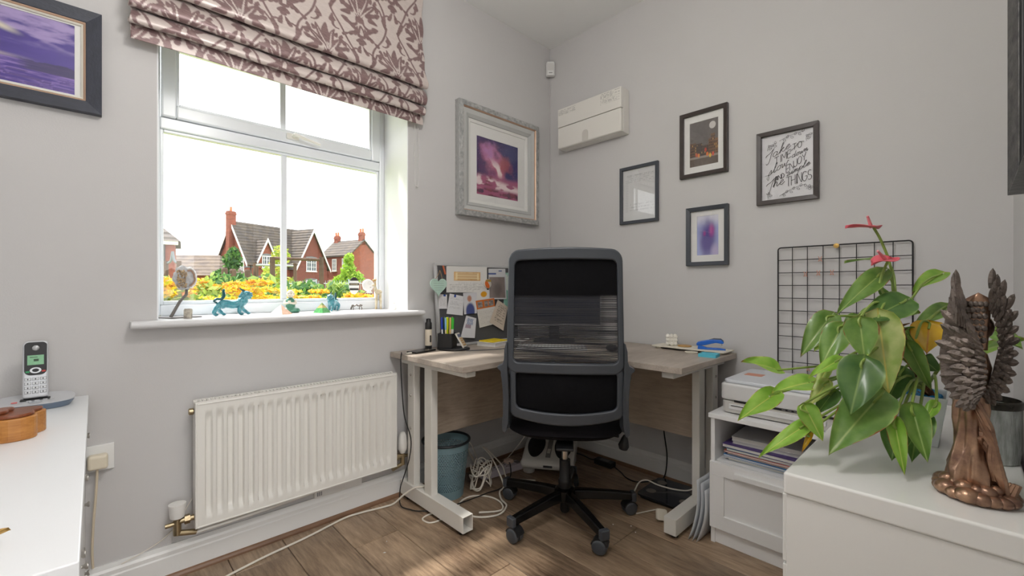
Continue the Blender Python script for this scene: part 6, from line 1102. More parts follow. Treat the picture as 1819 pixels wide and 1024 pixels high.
def guardian(label, loc, rz, sc=1.0):
    t = thing('guardian_lion', label, 'figurine', loc, rz); t.scale = (sc,) * 3      # local x = forward
    sk = MB(); sk.tube(smooth_path([(-.050, 0, .040), (-.030, 0, .050), (.0, 0, .044), (.028, 0, .052), (.040, 0, .066)], 5), [.013, .016, .018, .019, .019] + [.018] * 3 + [.017] * 4 + [.018] * 3 + [.020] * 4 + [.018, .016], 12); sk.ball((-.052, 0, .042), (.014, .015, .015), 12, 8).ball((.040, 0, .062), (.018, .018, .02), 12, 8); sk.build('body', TEAL, t, smooth=True)
    for x0, sg, x1 in ((.034, 1, .060), (.028, -1, .022), (-.050, 1, -.034), (-.056, -1, -.072)):
        MB().tube(smooth_path([(x0, sg * .010, .044), ((x0 + x1) / 2 - .006, sg * .016, .026), (x1 - .002, sg * .016, .010), (x1 + .006, sg * .016, .005)], 4), [.010] * 4 + [.008] * 4 + [.006] * 5, 8).ball((x1 + .006, sg * .016, .0048), (.008, .006, .0048), 8, 6).build('leg', TEAL, t, smooth=True)
    h = MB().ball((.050, 0, .086), (.019, .018, .018), 14, 10).ball((.066, 0, .082), (.011, .012, .008), 10, 8).ball((.064, 0, .092), (.012, .013, .006), 10, 8).ball((.062, 0, .072), (.010, .010, .005), 10, 8).ball((.058, .011, .097), .0045, 6, 5).ball((.058, -.011, .097), .0045, 6, 5).build('head', TEAL, t, smooth=True)
    m = MB()
    for i in range(26): a = random.uniform(-2.4, 2.4); q = random.uniform(.0, 1); m.ball((.040 - .012 * q, .019 * math.sin(a), .080 + .019 * math.cos(a) - .02 * q), (.006, .005, .007), 6, 5)
    m.build('mane', TEAL, h, smooth=True); MB().tube(smooth_path([(.046, 0, .10), (.034, 0, .108), (.022, 0, .118)], 4), [.005] * 4 + [.003] * 3 + [.001] * 2, 6).build('horn', TEALD, h, smooth=True)
    MB().tube(smooth_path([(-.058, 0, .052), (-.070, 0, .062), (-.060, 0, .070), (-.044, 0, .070), (-.034, 0, .084), (-.036, 0, .104), (-.030, 0, .112)], 4), [.004] * 6 + [.005] * 6 + [.0065] * 7 + [.005] * 4 + [.001] * 2, 7).build('tail', TEALD, t, smooth=True); return t
guardian('teal glazed guardian lion striding on the window sill beside the agate', sp(414, -.125), PI / 2 + .12, .98)
guardian('teal glazed guardian lion sitting behind the green pyramid on the sill', sp(592, -.19), -.75, .80)
py1 = thing('peach_pyramid', 'white and peach stone pyramid on the window sill', 'pyramid', sp(499, -.06), .62)
def pyramid(t, w, h_, mats):
    for k in range(4):
        a = [(-w, -w), (w, -w), (w, w), (-w, w)]; p, q = a[k], a[(k + 1) % 4]; MB().add([(p[0], p[1], 0), (q[0], q[1], 0), (0, 0, h_), (0, 0, .0)], [(0, 1, 2), (0, 3, 1), (0, 2, 3), (1, 3, 2)]).build('face', mats[k % len(mats)], t)
pyramid(py1, .033, .042, [M('white_alabaster', (226, 222, 216), .4, var=.1, vscale=40), M('peach_stone', (222, 180, 154), .4, var=.15, vscale=60)])
py2 = thing('green_pyramid', 'green and gold resin pyramid on the window sill', 'pyramid', sp(572, -.065), .5)
def frus(w0, w1, z0, z1): return MB().add([(-w0, -w0, z0), (w0, -w0, z0), (w0, w0, z0), (-w0, w0, z0), (-w1, -w1, z1), (w1, -w1, z1), (w1, w1, z1), (-w1, w1, z1)], [(0, 3, 2, 1), (4, 5, 6, 7), (0, 1, 5, 4), (1, 2, 6, 5), (2, 3, 7, 6), (3, 0, 4, 7)])
frus(.027, .015, 0, .022).build('green_layer', M('green_resin', (58, 160, 70), .2, var=.35, vscale=120, coat=.5), py2); frus(.015, .008, .022, .034).build('gold_layer', M('gold_flake_resin', (196, 172, 96), .25, var=.3, vscale=150, coat=.5), py2); frus(.008, .0006, .034, .046).build('tip', M('olive_resin', (124, 150, 60), .2, var=.3, vscale=120, coat=.5), py2)
bu = thing('seated_figure', 'green robed child monk figurine praying on the window sill', 'figurine', sp(516, -.165), -.5)
GRN = M('green_jade_glaze', (92, 150, 124), .3, bump=.15, bscale=90, col2=(60, 116, 96), vscale=40); CRM = M('cream_porcelain', (224, 216, 200), .35, bump=.05)
MB().lathe([(0, 0), (.028, 0), (.034, .008), (.030, .018), (.020, .026), (.019, .045), (.021, .056), (.014, .066), (.007, .070), (0, .07)], 24, cap=False, wob=lambda a, z: 1 + (.22 * abs(math.sin(a)) if z < .02 else 0)).build('robe', GRN, bu, smooth=True)
for sg in (-1, 1): MB().tube(smooth_path([(0, sg * .012, .014), (.018, sg * .034, .012), (.026, sg * .010, .010)], 5), .010, 8).build('knee', GRN, bu, smooth=True); MB().tube(smooth_path([(0, sg * .018, .058), (.010, sg * .022, .044), (.021, sg * .003, .046), (.022, sg * .002, .056)], 5), [.0065] * 8 + [.005] * 8, 8).build('arm', CRM, bu, smooth=True)
hd = MB().ball((.001, 0, .086), (.0165, .016, .019), 16, 12).ball((.0175, 0, .083), (.003, .0025, .0035), 6, 5).ball((0, .016, .084), (.003, .003, .006), 6, 5).ball((0, -.016, .084), (.003, .003, .006), 6, 5).build('head', CRM, bu, smooth=True)
MB().ball((.0155, .006, .088), (.0015, .0035, .0012), 6, 4).ball((.0155, -.006, .088), (.0015, .0035, .0012), 6, 4).bx(.0158, .0175, -.004, .004, .0755, .0768).build('face_details', M('brown_glaze', (110, 84, 70), .4), hd)
cr = thing('pewter_animal', 'tiny openwork pewter animal on the window sill', 'figurine', sp(633, -.16), -.1); PEW = M('old_pewter', (120, 112, 106), .35, .8, bump=.1)
m = MB().tube(smooth_path([(0, -.024, .008), (0, -.020, .026), (0, -.010, .022), (0, 0, .028), (0, .010, .022), (0, .020, .027), (0, .026, .022)], 4), .0035, 7)
for y, d in ((-.022, -.006), (-.018, .004), (.018, -.003), (.022, .006)): m.tube([(0, y, .022), (d * .4, y + d, .010), (0, y + d * .5, .0025)], .0022, 6)
m.build('body', PEW, cr, smooth=True); MB().ball((0, .027, .024), (.004, .005, .004), 8, 6).build('head', PEW, cr, smooth=True)
gi = thing('giraffe_figurine', 'pair of slender cream and gold giraffe figurines by the window reveal', 'figurine', sp(672, -.19), -.5); CG = M('cream_gold_glaze', (214, 206, 186), .35, bump=.1, col2=(170, 150, 110), vscale=40); GD = M('antique_gold', (184, 150, 96), .35, .4, bump=.1)
for k, (ox, hgt, mt) in enumerate(((-.012, .165, GD), (.016, .135, CG))):
    m = MB()
    for dx, dy in ((-.008, -.010), (.008, -.010), (-.008, .012), (.008, .012)): m.tube(smooth_path([(ox + dx * .6, dy * .8, .085), (ox + dx, dy, .04), (ox + dx * 1.2, dy * 1.1, .002)], 3), [.0065] * 4 + [.005] * 3, 7)
    m.ball((ox, 0, .092), (.010, .019, .014), 12, 8); m.tube(smooth_path([(ox, -.012, .095), (ox - .002, -.018, hgt * .78), (ox, -.016, hgt * .92)], 4), [.008, .0075, .007, .0065] + [.006] * 3 + [.005] * 2, 8); m.build('body', CG if k else CG, gi, smooth=True)
    h = MB().ball((ox, -.021, hgt * .94), (.006, .011, .006), 10, 8).build('head', mt, gi, smooth=True)
    MB().tube([(ox - .003, -.014, hgt * .96), (ox - .004, -.013, hgt * 1.04)], .0014, 5).tube([(ox + .003, -.014, hgt * .96), (ox + .004, -.013, hgt * 1.04)], .0014, 5).tube([(ox - .005, -.014, hgt * .95), (ox - .011, -.011, hgt * .97)], .002, 5).tube([(ox + .005, -.014, hgt * .95), (ox + .011, -.011, hgt * .97)], .002, 5).build('ears_and_horns', GD, h, smooth=True)
wbt = thing('dropper_bottle', 'small white dropper bottle in the corner of the window sill', 'bottle', sp(700, -.085)); MB().lathe([(0, 0), (.012, 0), (.0135, .002), (.0135, .026), (.012, .030), (.007, .032), (0, .032)], 18, cap=False).build('body', M('white_bottle', (234, 234, 232), .3), wbt, smooth=True); MB().lathe([(.008, .032), (.008, .044), (.005, .046), (.003, .060), (0, .061)], 14, cap=False).build('nozzle', MATS['white_bottle'], wbt, smooth=True)
q = onX(653, 507, xf - .0255); sn_ = thing('window_sensor', 'round white plastic sensor stuck to the window pane', 'sensor', V(q)); MB().at(rot=(0, PI / 2, 0)).lathe([(0, 0), (.031, 0), (.033, .004), (.031, .012), (.026, .015), (0, .016)], 32).build('case', M('white_sensor', (238, 238, 238), .3), sn_, smooth=True); MB().at((.016, .004, .012), (0, PI / 2, 0)).lathe([(.011, 0), (.012, .0008), (.011, .0014), (0, .0014)], 20).build('button', M('off_white_button', (222, 222, 222), .35), sn_, smooth=True); MB().bx(.0155, .0164, .005, .013, -.013, -.010).build('light_slot', M('grey_slot', (140, 142, 150), .4), sn_)
q = onX(629, 508, xf - .0255); ov = thing('oval_sticker', 'oval black and white striped sticker on the window pane', 'sticker', V(q)); oval = lambda a0, a1, n_=24: [(.028 * math.cos(t), .046 * math.sin(t)) for t in np.linspace(a0, a1, n_)]
MB().prism(oval(0, 2 * PI, 40)[:-1], .0, .0006, 'x').build('white_oval', M('white_vinyl', (240, 240, 238), .4), ov)
BV = M('black_vinyl', (52, 50, 48), .4); MB().prism(oval(.62, PI - .62, 20), .0007, .0012, 'x').build('black_cap', BV, ov); MB().bx(.0007, .0012, -.0267, .0267, .002, .014).build('black_stripe', BV, ov); MB().bx(.0007, .0012, -.0245, .0245, -.024, -.013).build('lower_stripe', BV, ov)
m = MB()
for i in range(9): m.bx(.0013, .0016, -.0215 + .0048 * i, -.018 + .0048 * i, .0055, .0105)
m.build('sticker_lettering', M('tan_vinyl', (206, 190, 160), .5), ov)

# ================================================================== outside: lawn, road, houses, trees, playground, shrubs
GZ = -.6
def WL(lat, d, z): return CAM * np.array([1, 1, 0]) + RGT * lat + FWD * d + UPV * z
lawn = M('lawn_grass', (112, 136, 60), .9, bump=.5, bscale=3, col2=(150, 156, 76), vscale=1.2)
struct(MB().prism([(-.45, -60), (-.45, 60), (-60, 140), (-170, 140), (-170, -140), (-60, -140)], GZ - .2, GZ).build('ground_lawn', lawn))
a, b = WL(-60, 31, 0), WL(10, 36, 0); dv = np.array([b[0] - a[0], b[1] - a[1]]); dv /= np.hypot(*dv); nv_ = np.array([-dv[1], dv[0]]) * 2.6
struct(MB().prism([(a[0] - nv_[0], a[1] - nv_[1]), (b[0] - nv_[0], b[1] - nv_[1]), (b[0] + nv_[0], b[1] + nv_[1]), (a[0] + nv_[0], a[1] + nv_[1])], GZ, GZ + .03).build('ground_road', M('pale_asphalt', (140, 138, 134), .9, bump=.2, bscale=6)))
def Mbrick(name, c1, c2, mortar):
    m = bpy.data.materials.new(name); m.use_nodes = True; MATS[name] = m; n = m.node_tree.nodes; l = m.node_tree.links; tc = n.new('ShaderNodeTexCoord'); sx = n.new('ShaderNodeSeparateXYZ'); ad = n.new('ShaderNodeMath'); ad.operation = 'ADD'; cb = n.new('ShaderNodeCombineXYZ'); bk_ = n.new('ShaderNodeTexBrick')
    l.new(tc.outputs['Object'], sx.inputs[0]); l.new(sx.outputs['X'], ad.inputs[0]); l.new(sx.outputs['Y'], ad.inputs[1]); l.new(ad.outputs[0], cb.inputs['X']); l.new(sx.outputs['Z'], cb.inputs['Y']); l.new(cb.outputs[0], bk_.inputs['Vector']); bk_.inputs['Scale'].default_value = 1.0; bk_.inputs['Brick Width'].default_value = .225; bk_.inputs['Row Height'].default_value = .075; bk_.inputs['Mortar Size'].default_value = .006
    bk_.inputs['Color1'].default_value = lin(c1); bk_.inputs['Color2'].default_value = lin(c2); bk_.inputs['Mortar'].default_value = lin(mortar); l.new(bk_.outputs['Color'], n['Principled BSDF'].inputs['Base Color']); n['Principled BSDF'].inputs['Roughness'].default_value = .9; return m
BR1 = Mbrick('orange_red_brick', (140, 74, 56), (114, 56, 44), (116, 84, 72)); BR2 = Mbrick('dark_red_brick', (116, 60, 52), (94, 48, 42), (98, 74, 66))
def Mtile(name, c1, c2):
    m = M(name, c1, .85, col2=c2, vscale=1.3, bump=.0); n = m.node_tree.nodes; l = m.node_tree.links; tc = n.new('ShaderNodeTexCoord'); wv = n.new('ShaderNodeTexWave'); wv.bands_direction = 'Z'; wv.inputs['Scale'].default_value = .8; wv.inputs['Distortion'].default_value = .4; l.new(tc.outputs['Object'], wv.inputs['Vector']); b_ = n.new('ShaderNodeBump'); b_.inputs['Strength'].default_value = .9; b_.inputs['Distance'].default_value = .08; l.new(wv.outputs['Fac'], b_.inputs['Height']); l.new(b_.outputs['Normal'], n['Principled BSDF'].inputs['Normal']); return m
RT = Mtile('grey_roof_tiles', (64, 60, 60), (92, 82, 72)); WT = M('white_paintwork', (224, 224, 222), .5); DKW = M('dark_window_glass', (58, 66, 74), .08, bump=.01); SLT = M('blue_grey_band', (104, 104, 110), .8); DPP = M('dark_downpipe', (60, 58, 58), .5); TER = M('terracotta', (186, 110, 74), .7)
def house(name, label, lat, d, xdir):
    q = WL(lat, d, GZ); v = RGT * xdir[0] + FWD * xdir[1]; return thing(name, label, 'house', q, math.atan2(v[1], v[0]))
def hwindow(t, x, z, w, h, y=0.0, side=None, arch=True):
    """casement window standing proud of the face y (facing -y), or side=x plane facing -x"""
    X = Matrix.Translation((x, y, z)) if side is None else Matrix.Translation((side, y, z)) @ Matrix.Rotation(-PI / 2 * (1 if side <= 0.01 else -1), 4, 'Z') @ Matrix.Translation((0, 0, 0))
    m = MB().mat(X); m.ring([(-w / 2, 0), (w / 2, 0), (w / 2, h), (-w / 2, h)], [(-w / 2 + .1, .1), (w / 2 - .1, .1), (w / 2 - .1, h - .1), (-w / 2 + .1, h - .1)], -.06, 0.0, 'y').bx(-.05, .05, -.06, 0, .1, h - .1).bx(-w / 2 - .08, w / 2 + .08, -.12, 0, -.1, 0)
    f = m.build('window', WT, t)
    m = MB().mat(X).bx(-w / 2 + .1, w / 2 - .1, -.03, -.01, .1, h - .1); m.build('pane', DKW, f)
    m = MB().mat(X)
    for k in (1, 2): m.bx(-w / 2 + .1, w / 2 - .1, -.05, -.03, h * k / 3 - .02, h * k / 3 + .02)
    for sg in (-1, 1): m.bx(sg * w / 4 - .02, sg * w / 4 + .02, -.05, -.03, .1, h - .1)
    m.build('glazing_bar', WT, f)
    if arch: MB().mat(X).prism([(-w / 2 - .1, h), (w / 2 + .1, h), (w / 2 + .05, h + .22), (0, h + .32), (-w / 2 - .05, h + .22)], -.05, 0, 'y').build('brick_arch', SLT, f)
def gable_roof(t, x0, x1, y0, y1, ez, rz_, along='x', over=.35, mat=RT, th=.18, barge=True, nm='roof'):
    """pitched roof of two slabs; ridge along x or y"""
    if along == 'x':
        ym = (y0 + y1) / 2; s = (rz_ - ez) / (ym - y0); lo = ez - over * s
        prof = [(y0 - over, lo), (ym, rz_), (y1 + over, lo), (y1 + over, lo + th), (ym, rz_ + th * 1.2), (y0 - over, lo + th)]; m = MB().prism(prof, x0 - over, x1 + over, 'x'); m.build(nm, mat, t)
        if barge:
            for x in (x0 - over - .06, x1 + over): MB().prism([(y0 - over, lo - .22), (ym, rz_ - .25), (y1 + over, lo - .22), (y1 + over, lo + th), (ym, rz_ + th * 1.2), (y0 - over, lo + th)], x, x + .06, 'x').build('bargeboard', WT, t)
    else:
        xm = (x0 + x1) / 2; s = (rz_ - ez) / (xm - x0); lo = ez - over * s; prof = [(x0 - over, lo), (xm, rz_), (x1 + over, lo), (x1 + over, lo + th), (xm, rz_ + th * 1.2), (x0 - over, lo + th)]; MB().prism(prof, y0 - over, y1, 'y').build(nm, mat, t)
        if barge: MB().prism([(x0 - over, lo - .22), (xm, rz_ - .25), (x1 + over, lo - .22), (x1 + over, lo + th), (xm, rz_ + th * 1.2), (x0 - over, lo + th)], y0 - over - .06, y0 - over, 'y').build('bargeboard', WT, t)
def chimney(t, x, y, z0, z1, w=.5, pots=1):
    c = MB().bx(x - w, x + w, y - w * .7, y + w * .7, z0, z1).bx(x - w * 1.12, x + w * 1.12, y - w * .8, y + w * .8, z1 - .45, z1 - .2).build('chimney', BR1, t)
    for k in range(pots): MB().lathe([(.16, 0), (.13, .5), (.16, .55)], 10, (x + (k - (pots - 1) / 2) * .5, y, z1)).build('chimney_pot', TER, c)
# --- twin-gabled house
h1 = house('gabled_house', 'red brick twin-gabled house with grey roof beyond the garden', -33.0, 54.6, (.41, .913)); ez = 5.1; rg = 10.0
MB().prism([(0, 0), (5.8, 0), (5.8, ez), (2.9, rg - .1), (0, ez)], 0, 11.2, 'x').build('wall', BR1, h1); gable_roof(h1, 0, 11.2, 0, 5.8, ez, rg)
MB().prism([(6.0, 0), (11.2, 0), (11.2, ez - .3), (8.6, 9.7), (6.0, ez - .3)], -1.3, 3, 'y').build('gable_wing', BR2, h1); gable_roof(h1, 6.0, 11.2, -1.3, 3, ez - .3, 9.8, 'y', nm='wing_roof')
MB().prism([(1.08, 4.2), (3.6, 4.2), (3.6, 5.3), (2.34, 7.8), (1.08, 5.3)], -.25, 1.8, 'y').build('dormer', BR1, h1); gable_roof(h1, 1.08, 3.6, -.25, 1.9, 5.3, 7.9, 'y', over=.25, nm='dormer_roof')
chimney(h1, -.25, 2.9, 0, 11.4, .45)
for z in (3.0, 4.2): MB().bx(-.03, 6.0, -.03, 5.83, z, z + .22).build('band_course', SLT, h1)
hwindow(h1, 2.34, 4.2, 1.3, 1.6, -.26); hwindow(h1, 2.3, .9, 1.5, 1.7); hwindow(h1, 8.4, 4.0, 1.7, 1.8, -1.31); hwindow(h1, 8.4, .9, 1.8, 1.8, -1.31); hwindow(h1, 0, 3.7, .8, 1.8, 1.1, side=0.0, arch=False)
MB().tube([(.35, -.08, 0), (.35, -.08, ez)], .07, 8).build('downpipe', DPP, h1); MB().tube([(5.2, -1.4, 4.9), (5.2, -1.4, 4.92)], .2, 10).build('alarm_box', WT, h1)
# --- right-hand house
h2 = house('brick_house', 'plain red brick house with two chimneys beside the twin-gabled one', -22.23 - 5.5, 60 + 3.4, (.85, -.53)); h2.location = V(WL((-22.23 - 5.5) * 1.1, 63.4 * 1.1, GZ)); h2.scale = (1.1, 1.1, 1.1); ez = 6.05; rg = 8.2; LX = 6.45; DY = 4.6
MB().prism([(0, 0), (DY, 0), (DY, ez), (DY / 2, rg - .1), (0, ez)], 0, LX, 'x').build('wall', BR1, h2); gable_roof(h2, 0, LX, 0, DY, ez, rg, over=.2, barge=False); chimney(h2, LX - .4, DY / 2, rg - .6, rg + 1.2, .4, 2); chimney(h2, .6, DY / 2, rg - .6, rg + 1.0, .4, 2)
for x in (.9, 3.1, 5.3): hwindow(h2, x, 3.9, .95, 1.7, arch=False)
for x in (.9, 5.3): hwindow(h2, x, .9, .95, 1.7, arch=False)
d = MB().bx(2.6, 3.6, -.05, 0, 0, 2.2).build('door', M('dark_teal_door', (50, 70, 74), .5), h2); MB().bx(2.4, 2.6, -.15, 0, 0, 2.4).bx(3.6, 3.8, -.15, 0, 0, 2.4).bx(2.3, 3.9, -.35, 0, 2.4, 2.65).build('door_surround', M('cream_surround', (222, 206, 176), .6), d)
hwindow(h2, 0, .9, .8, 1.3, 3.2, side=LX, arch=False)
# --- left house and low garage
h3 = house('brick_house', 'red brick house corner with hipped roof at the window edge', -29.3, 27.8, (.8, .6)); MB().bx(0, 6.2, 0, 7, 0, 5.1).build('wall', BR1, h3)
MB().add([(-.4, -.4, 5.0), (6.55, -.4, 5.0), (6.55, 7.4, 5.0), (-.4, 7.4, 5.0), (2.5, 3.5, 8.4), (3.2, 3.5, 8.4)], [(0, 1, 5, 4), (1, 2, 5), (2, 3, 4, 5), (3, 0, 4), (3, 2, 1, 0)]).build('roof', RT, h3); MB().bx(-.3, 6.4, -.3, -.02, 4.75, 5.0).build('eaves', WT, h3); MB().tube([(5.6, -.1, 0), (5.6, -.1, 4.8)], .07, 8).build('downpipe', DPP, h3); hwindow(h3, 3.0, 3.0, 1.1, 1.4)
h4 = house('garage_block', 'low brick garage with wide hipped tile roof between the houses', -40, 46.5, (.995, .1)); MB().bx(0, 8.2, 0, 6, 0, 3.0).build('wall', BR1, h4); MB().add([(-.4, -.5, 3.0), (8.6, -.5, 3.0), (8.6, 6.5, 3.0), (-.4, 6.5, 3.0), (-.4, 3, 5.4), (6.8, 3, 5.4)], [(0, 1, 5, 4), (1, 2, 5), (2, 3, 4, 5), (3, 0, 4), (3, 2, 1, 0)]).build('roof', Mtile('brown_roof_tiles', (76, 66, 62), (104, 90, 76)), h4)
MB().bx(1.2, 3.8, -.06, 0, 0, 2.3).bx(4.6, 7.2, -.06, 0, 0, 2.3).build('garage_door', WT, h4)
h5 = house('distant_house', 'distant small house with grey roof behind the garage', -42.5, 64, (1, 0)); MB().bx(0, 4.5, 0, 6, 0, 3.6).build('wall', BR2, h5); gable_roof(h5, 0, 4.5, 0, 6, 3.6, 5.6, over=.2, barge=False); hwindow(h5, 2.2, 1.0, 1.1, 1.3, arch=False)
# --- foliage
LEAFP = Mpaint('translucent_foliage', .7)  # leaf colours come from the mesh, one random tone per blade
_n = LEAFP.node_tree.nodes; _l = LEAFP.node_tree.links; _t = _n.new('ShaderNodeBsdfTranslucent'); _a = [q for q in _n if q.type == 'ATTRIBUTE'][0]; _x = _n.new('ShaderNodeMixShader'); _x.inputs[0].default_value = .35; _l.new(_a.outputs['Color'], _t.inputs['Color']); _l.new(_n['Principled BSDF'].outputs[0], _x.inputs[1]); _l.new(_t.outputs[0], _x.inputs[2]); _l.new(_x.outputs[0], _n['Material Output'].inputs['Surface'])
def foliage(name, parent, clumps, n, size, cols, seed, flat=.0):
    """n leaf blades spread over ellipsoid clumps (x,y,z,rx,ry,rz), one colour per leaf"""
    g = np.random.default_rng(seed); cl = np.array(clumps); k = g.integers(0, len(cl), n); d = g.normal(size=(n, 3)); d /= np.linalg.norm(d, axis=1, keepdims=True); d *= g.random((n, 1)) ** .33; c = cl[k, :3] + d * cl[k, 3:]
    a = g.normal(size=(n, 3)); a[:, 2] *= (1 - flat); a /= np.linalg.norm(a, axis=1, keepdims=True); b = g.normal(size=(n, 3)); b[:, 2] *= (1 - flat); b -= a * (a * b).sum(1, keepdims=True); b /= np.linalg.norm(b, axis=1, keepdims=True); s = size * (.6 + .8 * g.random((n, 1)))
    P = np.stack([c - a * s, c + b * s * .45, c + a * s, c - b * s * .45], 1).reshape(-1, 3); me = bpy.data.meshes.new(name); me.from_pydata([tuple(q) for q in P.tolist()], [], [(4 * i, 4 * i + 1, 4 * i + 2, 4 * i + 3) for i in range(n)]); me.materials.append(LEAFP)
    cc = np.array([L3(*q) for q in cols]); col = cc[g.integers(0, len(cc), n)] * (.8 + .4 * g.random((n, 1))); set_print(me, np.repeat(col, 4, 0)); o = obj(name, me, parent); o['kind'] = 'stuff'; return o
def tree(name, label, lat, d, h, clumps, n, size, cols, seed, trunk=.12):
    t = thing(name, label, 'tree', WL(lat, d, GZ)); MB().tube(smooth_path([(0, 0, 0), (.05, .03, h * .3), (0, 0, h * .55), (.02, 0, h * .8)], 3), [trunk] * 4 + [trunk * .7] * 4 + [trunk * .3] * 2, 8).build('trunk', M('tree_bark', (112, 96, 78), .9, bump=.4, bscale=8), t, smooth=True); foliage('crown', t, clumps, n, size, cols, seed); return t
gc = [(58, 104, 46), (76, 122, 52), (44, 84, 40), (98, 138, 62)]; yc = [(150, 168, 62), (178, 186, 74), (128, 152, 58), (196, 190, 90)]
tree('broadleaf_tree', 'dark green tree in front of the twin-gabled house', -13.1, 20.5, 2.6, [(0, 0, 2.9, .40, .40, .45), (-.35, -.35, 2.2, .45, .45, .35), (.35, .35, 2.0, .5, .5, .35), (0, 0, 1.6, .55, .55, .4), (.1, 0, 3.2, .25, .25, .3)], 1700, .12, gc, 1)
tree('broadleaf_tree', 'loose yellow-green tree behind the window bar', -10.6, 20, 2.6, [(0, 0, 3.1, .4, .4, .5), (-.2, -.2, 2.3, .5, .5, .5), (.2, .2, 1.7, .55, .55, .5), (0, 0, 1.2, .6, .6, .4)], 1200, .10, yc, 2)
tree('broadleaf_tree', 'young bright green tree before the plain brick house', -10.1, 27, 3.0, [(0, 0, 2.7, .45, .45, .5), (-.3, -.3, 2.1, .5, .5, .4), (.3, .3, 2.3, .5, .5, .4), (.05, 0, 3.4, .3, .3, .4)], 1300, .12, [(142, 178, 58), (120, 160, 52), (168, 190, 74)], 3, .05)
# --- playground timber and railings
TMB = Mwood('dark_play_timber', (96, 72, 56), (58, 44, 36), .8, 'Z', .5, .1)
pf = thing('play_frame', 'tall dark timber play frame on the green outside', 'play frame', WL(-7.5, 13.8, GZ))
def pfx(px, py, d): return V(WL((px - PCX) / F_PX * d, d, CAM[2] + (PCY - py) / F_PX * d))
for px, d in ((484, 13.6), (571, 14.4)): t_ = pfx(px, 457, d); MB().tube([(t_.x, t_.y, GZ), t_], .075, 8).build('post', TMB, pf, world=True)
MB().tube([pfx(484, 459, 13.6), pfx(571, 462, 14.4)], .05, 8).build('crossbar', TMB, pf, world=True); MB().tube([pfx(455, 471, 13.9), pfx(525, 473, 14.2)], .035, 8).build('lower_rail', M('grey_rail', (150, 154, 152), .5, .3), pf, world=True)
for px, d in ((453, 13.9), (456, 14.6), (524, 14.2)): t_ = pfx(px, 468, d); MB().tube([(t_.x, t_.y, GZ), t_], .055, 8).build('short_post', TMB, pf, world=True)
for px, top, d in ((399, 476, 13.0), (414, 478, 13.2), (440, 479, 13.6)):
    t_ = pfx(px, top, d); p = thing('timber_post', 'dark upright timber post standing among the yellow shrubs ' + {399: 'below the left roof verge', 414: 'in front of the dark tree', 440: 'by the house corner downpipe'}[px], 'post', (t_.x, t_.y, GZ), 0, 'timber posts on the green'); MB().lathe([(.085, 0), (.085, t_.z - GZ - .05), (.06, t_.z - GZ), (0, t_.z - GZ)], 10, cap=False).build('post_shaft', TMB, p)
ya = thing('curved_yoke_frame', 'timber swing posts with curved grey yoke near the left house', 'play frame', WL(-10.2, 13, GZ))
for px in (295, 318): t_ = pfx(px, 464, 13); MB().tube([(t_.x, t_.y, GZ), t_], .06, 8).build('post', TMB, ya, world=True)
for p0, p1, p2 in (((295, 468), (303, 464), (306.5, 447)), ((318, 468), (310, 464), (306.5, 447))): MB().tube(smooth_path([pfx(*p0, 13), pfx(*p1, 13), pfx(*p2, 13)], 6), .035, 7).build('yoke', M('grey_yoke', (110, 114, 120), .5, .3), ya, world=True, smooth=True)
def railing(label, p0, p1, n_, zt, grp):
    t = thing('metal_railing', label, 'railing', (p0[0], p0[1], GZ)); A, B_ = V((*p0[:2], GZ)), V((*p1[:2], GZ)); mt = M('galvanised_rail', (136, 146, 150), .45, .4); m = MB()
    for i in range(n_ + 1): q = A.lerp(B_, i / n_); m.tube([q, q + Vector((0, 0, zt))], .011, 5)
    o = m.build('bars', mt, t, world=True); o['kind'] = 'stuff'
    for z in (.25, zt - .12): MB().tube([A + Vector((0, 0, z)), B_ + Vector((0, 0, z))], .02, 6).build('rail', mt, t, world=True)
    for i in range(4): q = A.lerp(B_, i / 3); MB().tube([q, q + Vector((0, 0, zt + .06))], .035, 8).build('post', mt, t, world=True)
railing('grey metal railing in front of the plain brick house', WL(-9.6, 18.5, 0), WL(-5.2, 17.5, 0), 42, 1.95, '')
railing('grey metal railing behind the agate ornament', WL(-11.4, 13.6, 0), WL(-8.4, 14.0, 0), 30, 1.45, '')
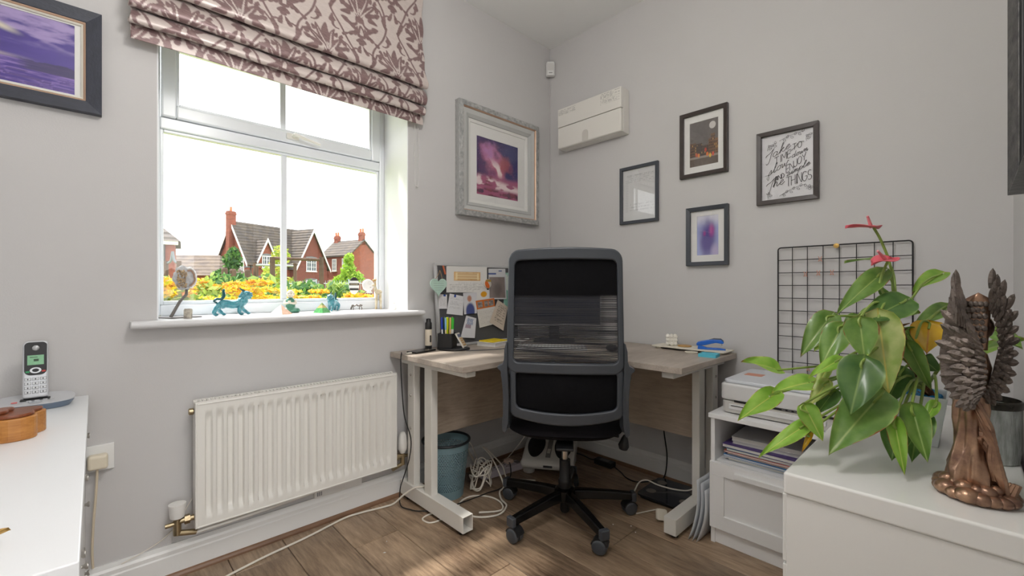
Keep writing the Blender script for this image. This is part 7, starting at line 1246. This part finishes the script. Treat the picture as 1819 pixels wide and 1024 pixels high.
# --- yellow flowering shrubs close to the window
YC = [(214, 184, 20), (226, 200, 44), (204, 150, 36), (232, 212, 90), (186, 186, 50)]; OC = [(210, 146, 50), (220, 172, 76), (204, 128, 62)]; GC = [(122, 150, 52), (150, 170, 72), (92, 128, 50), (170, 182, 92)]
words_ = ['beside the left edge of the window', 'behind the agate ornament', 'behind the striding lion', 'behind the timber posts', 'behind the glazing bar', 'behind the praying monk', 'behind the green pyramid', 'below the young tree', 'behind the oval sticker', 'by the right window edge']
for i in range(10):
    px = 292 + i * 40; dd = 3.3 + .5 * (i % 3) + .25 * i / 10; q = onX(px, 512, -1.5 - .85 * ((i * 7) % 4)); g = random.Random(40 + i); rk_ = .68 if (i * 7) % 4 == 0 else 1.0; hh = (1.07 if i < 6 else .96) + g.uniform(-.05, .07) - GZ
    t = thing('yellow_shrub', 'yellow flowering shrub ' + words_[i], 'shrub', (q[0], q[1], GZ), 0, 'yellow shrubs outside the window')
    st_ = MB()
    for k in range(9): a = g.uniform(0, 6.3); st_.tube(smooth_path([(0, 0, 0), (.12 * math.cos(a), .12 * math.sin(a), hh * .5), (.26 * rk_ * math.cos(a), .26 * rk_ * math.sin(a), hh * .92)], 3), [.012] * 4 + [.006] * 3, 5)
    st_.build('stems', M('shrub_stem', (120, 120, 60), .8, bump=.2), t)
    foliage('foliage', t, [(rk_ * g.uniform(-.11, .11), rk_ * g.uniform(-.11, .11), hh * g.uniform(.45, .9), rk_ * .25, rk_ * .25, .24) for k in range(8)], 1300, .045, GC, 60 + i)
    heads = [(rk_ * g.uniform(-.27, .27), rk_ * g.uniform(-.27, .27), hh * g.uniform(.80, 1.01), g.uniform(.07, .13), g.uniform(.07, .13), g.uniform(.02, .035)) for k in range(16)]
    foliage('flower_heads', t, heads, 2600, .020, YC if i % 2 else YC + OC, 90 + i, .5)
for i, (px, x_, top) in enumerate(((322, -5.4, 500), (376, -7.0, 497), (424, -8.6, 500), (464, -5.4, 494), (540, -7.0, 498), (606, -5.4, 503))):
    q = onX(px, top, x_); hh = q[2] - GZ; g = random.Random(70 + i); t = thing('garden_shrub', ['grey-green shrub near the left house', 'mixed green shrub below the garage roof', 'leafy green shrub below the dark tree', 'tall feathery green shrub by the play frame', 'dense green shrub right of the glazing bar', 'low green shrub before the plain brick house'][i], 'shrub', (q[0], q[1], GZ), 0, 'green shrubs on the lawn'); MB().tube([(0, 0, 0), (.02, 0, hh * .7)], .03, 6).build('stems', M('shrub_stem'), t) if False else MB().tube([(0, 0, 0), (.02, 0, hh * .7)], .03, 6).build('stems', MATS['shrub_stem'], t)
    foliage('foliage', t, [(g.uniform(-.2, .2), g.uniform(-.17, .17), hh * g.uniform(.4, .9), .34, .32, .3) for k in range(9)], 1500, .07, [(86, 128, 58), (120, 150, 76), (150, 170, 90), (70, 110, 60)], 120 + i)
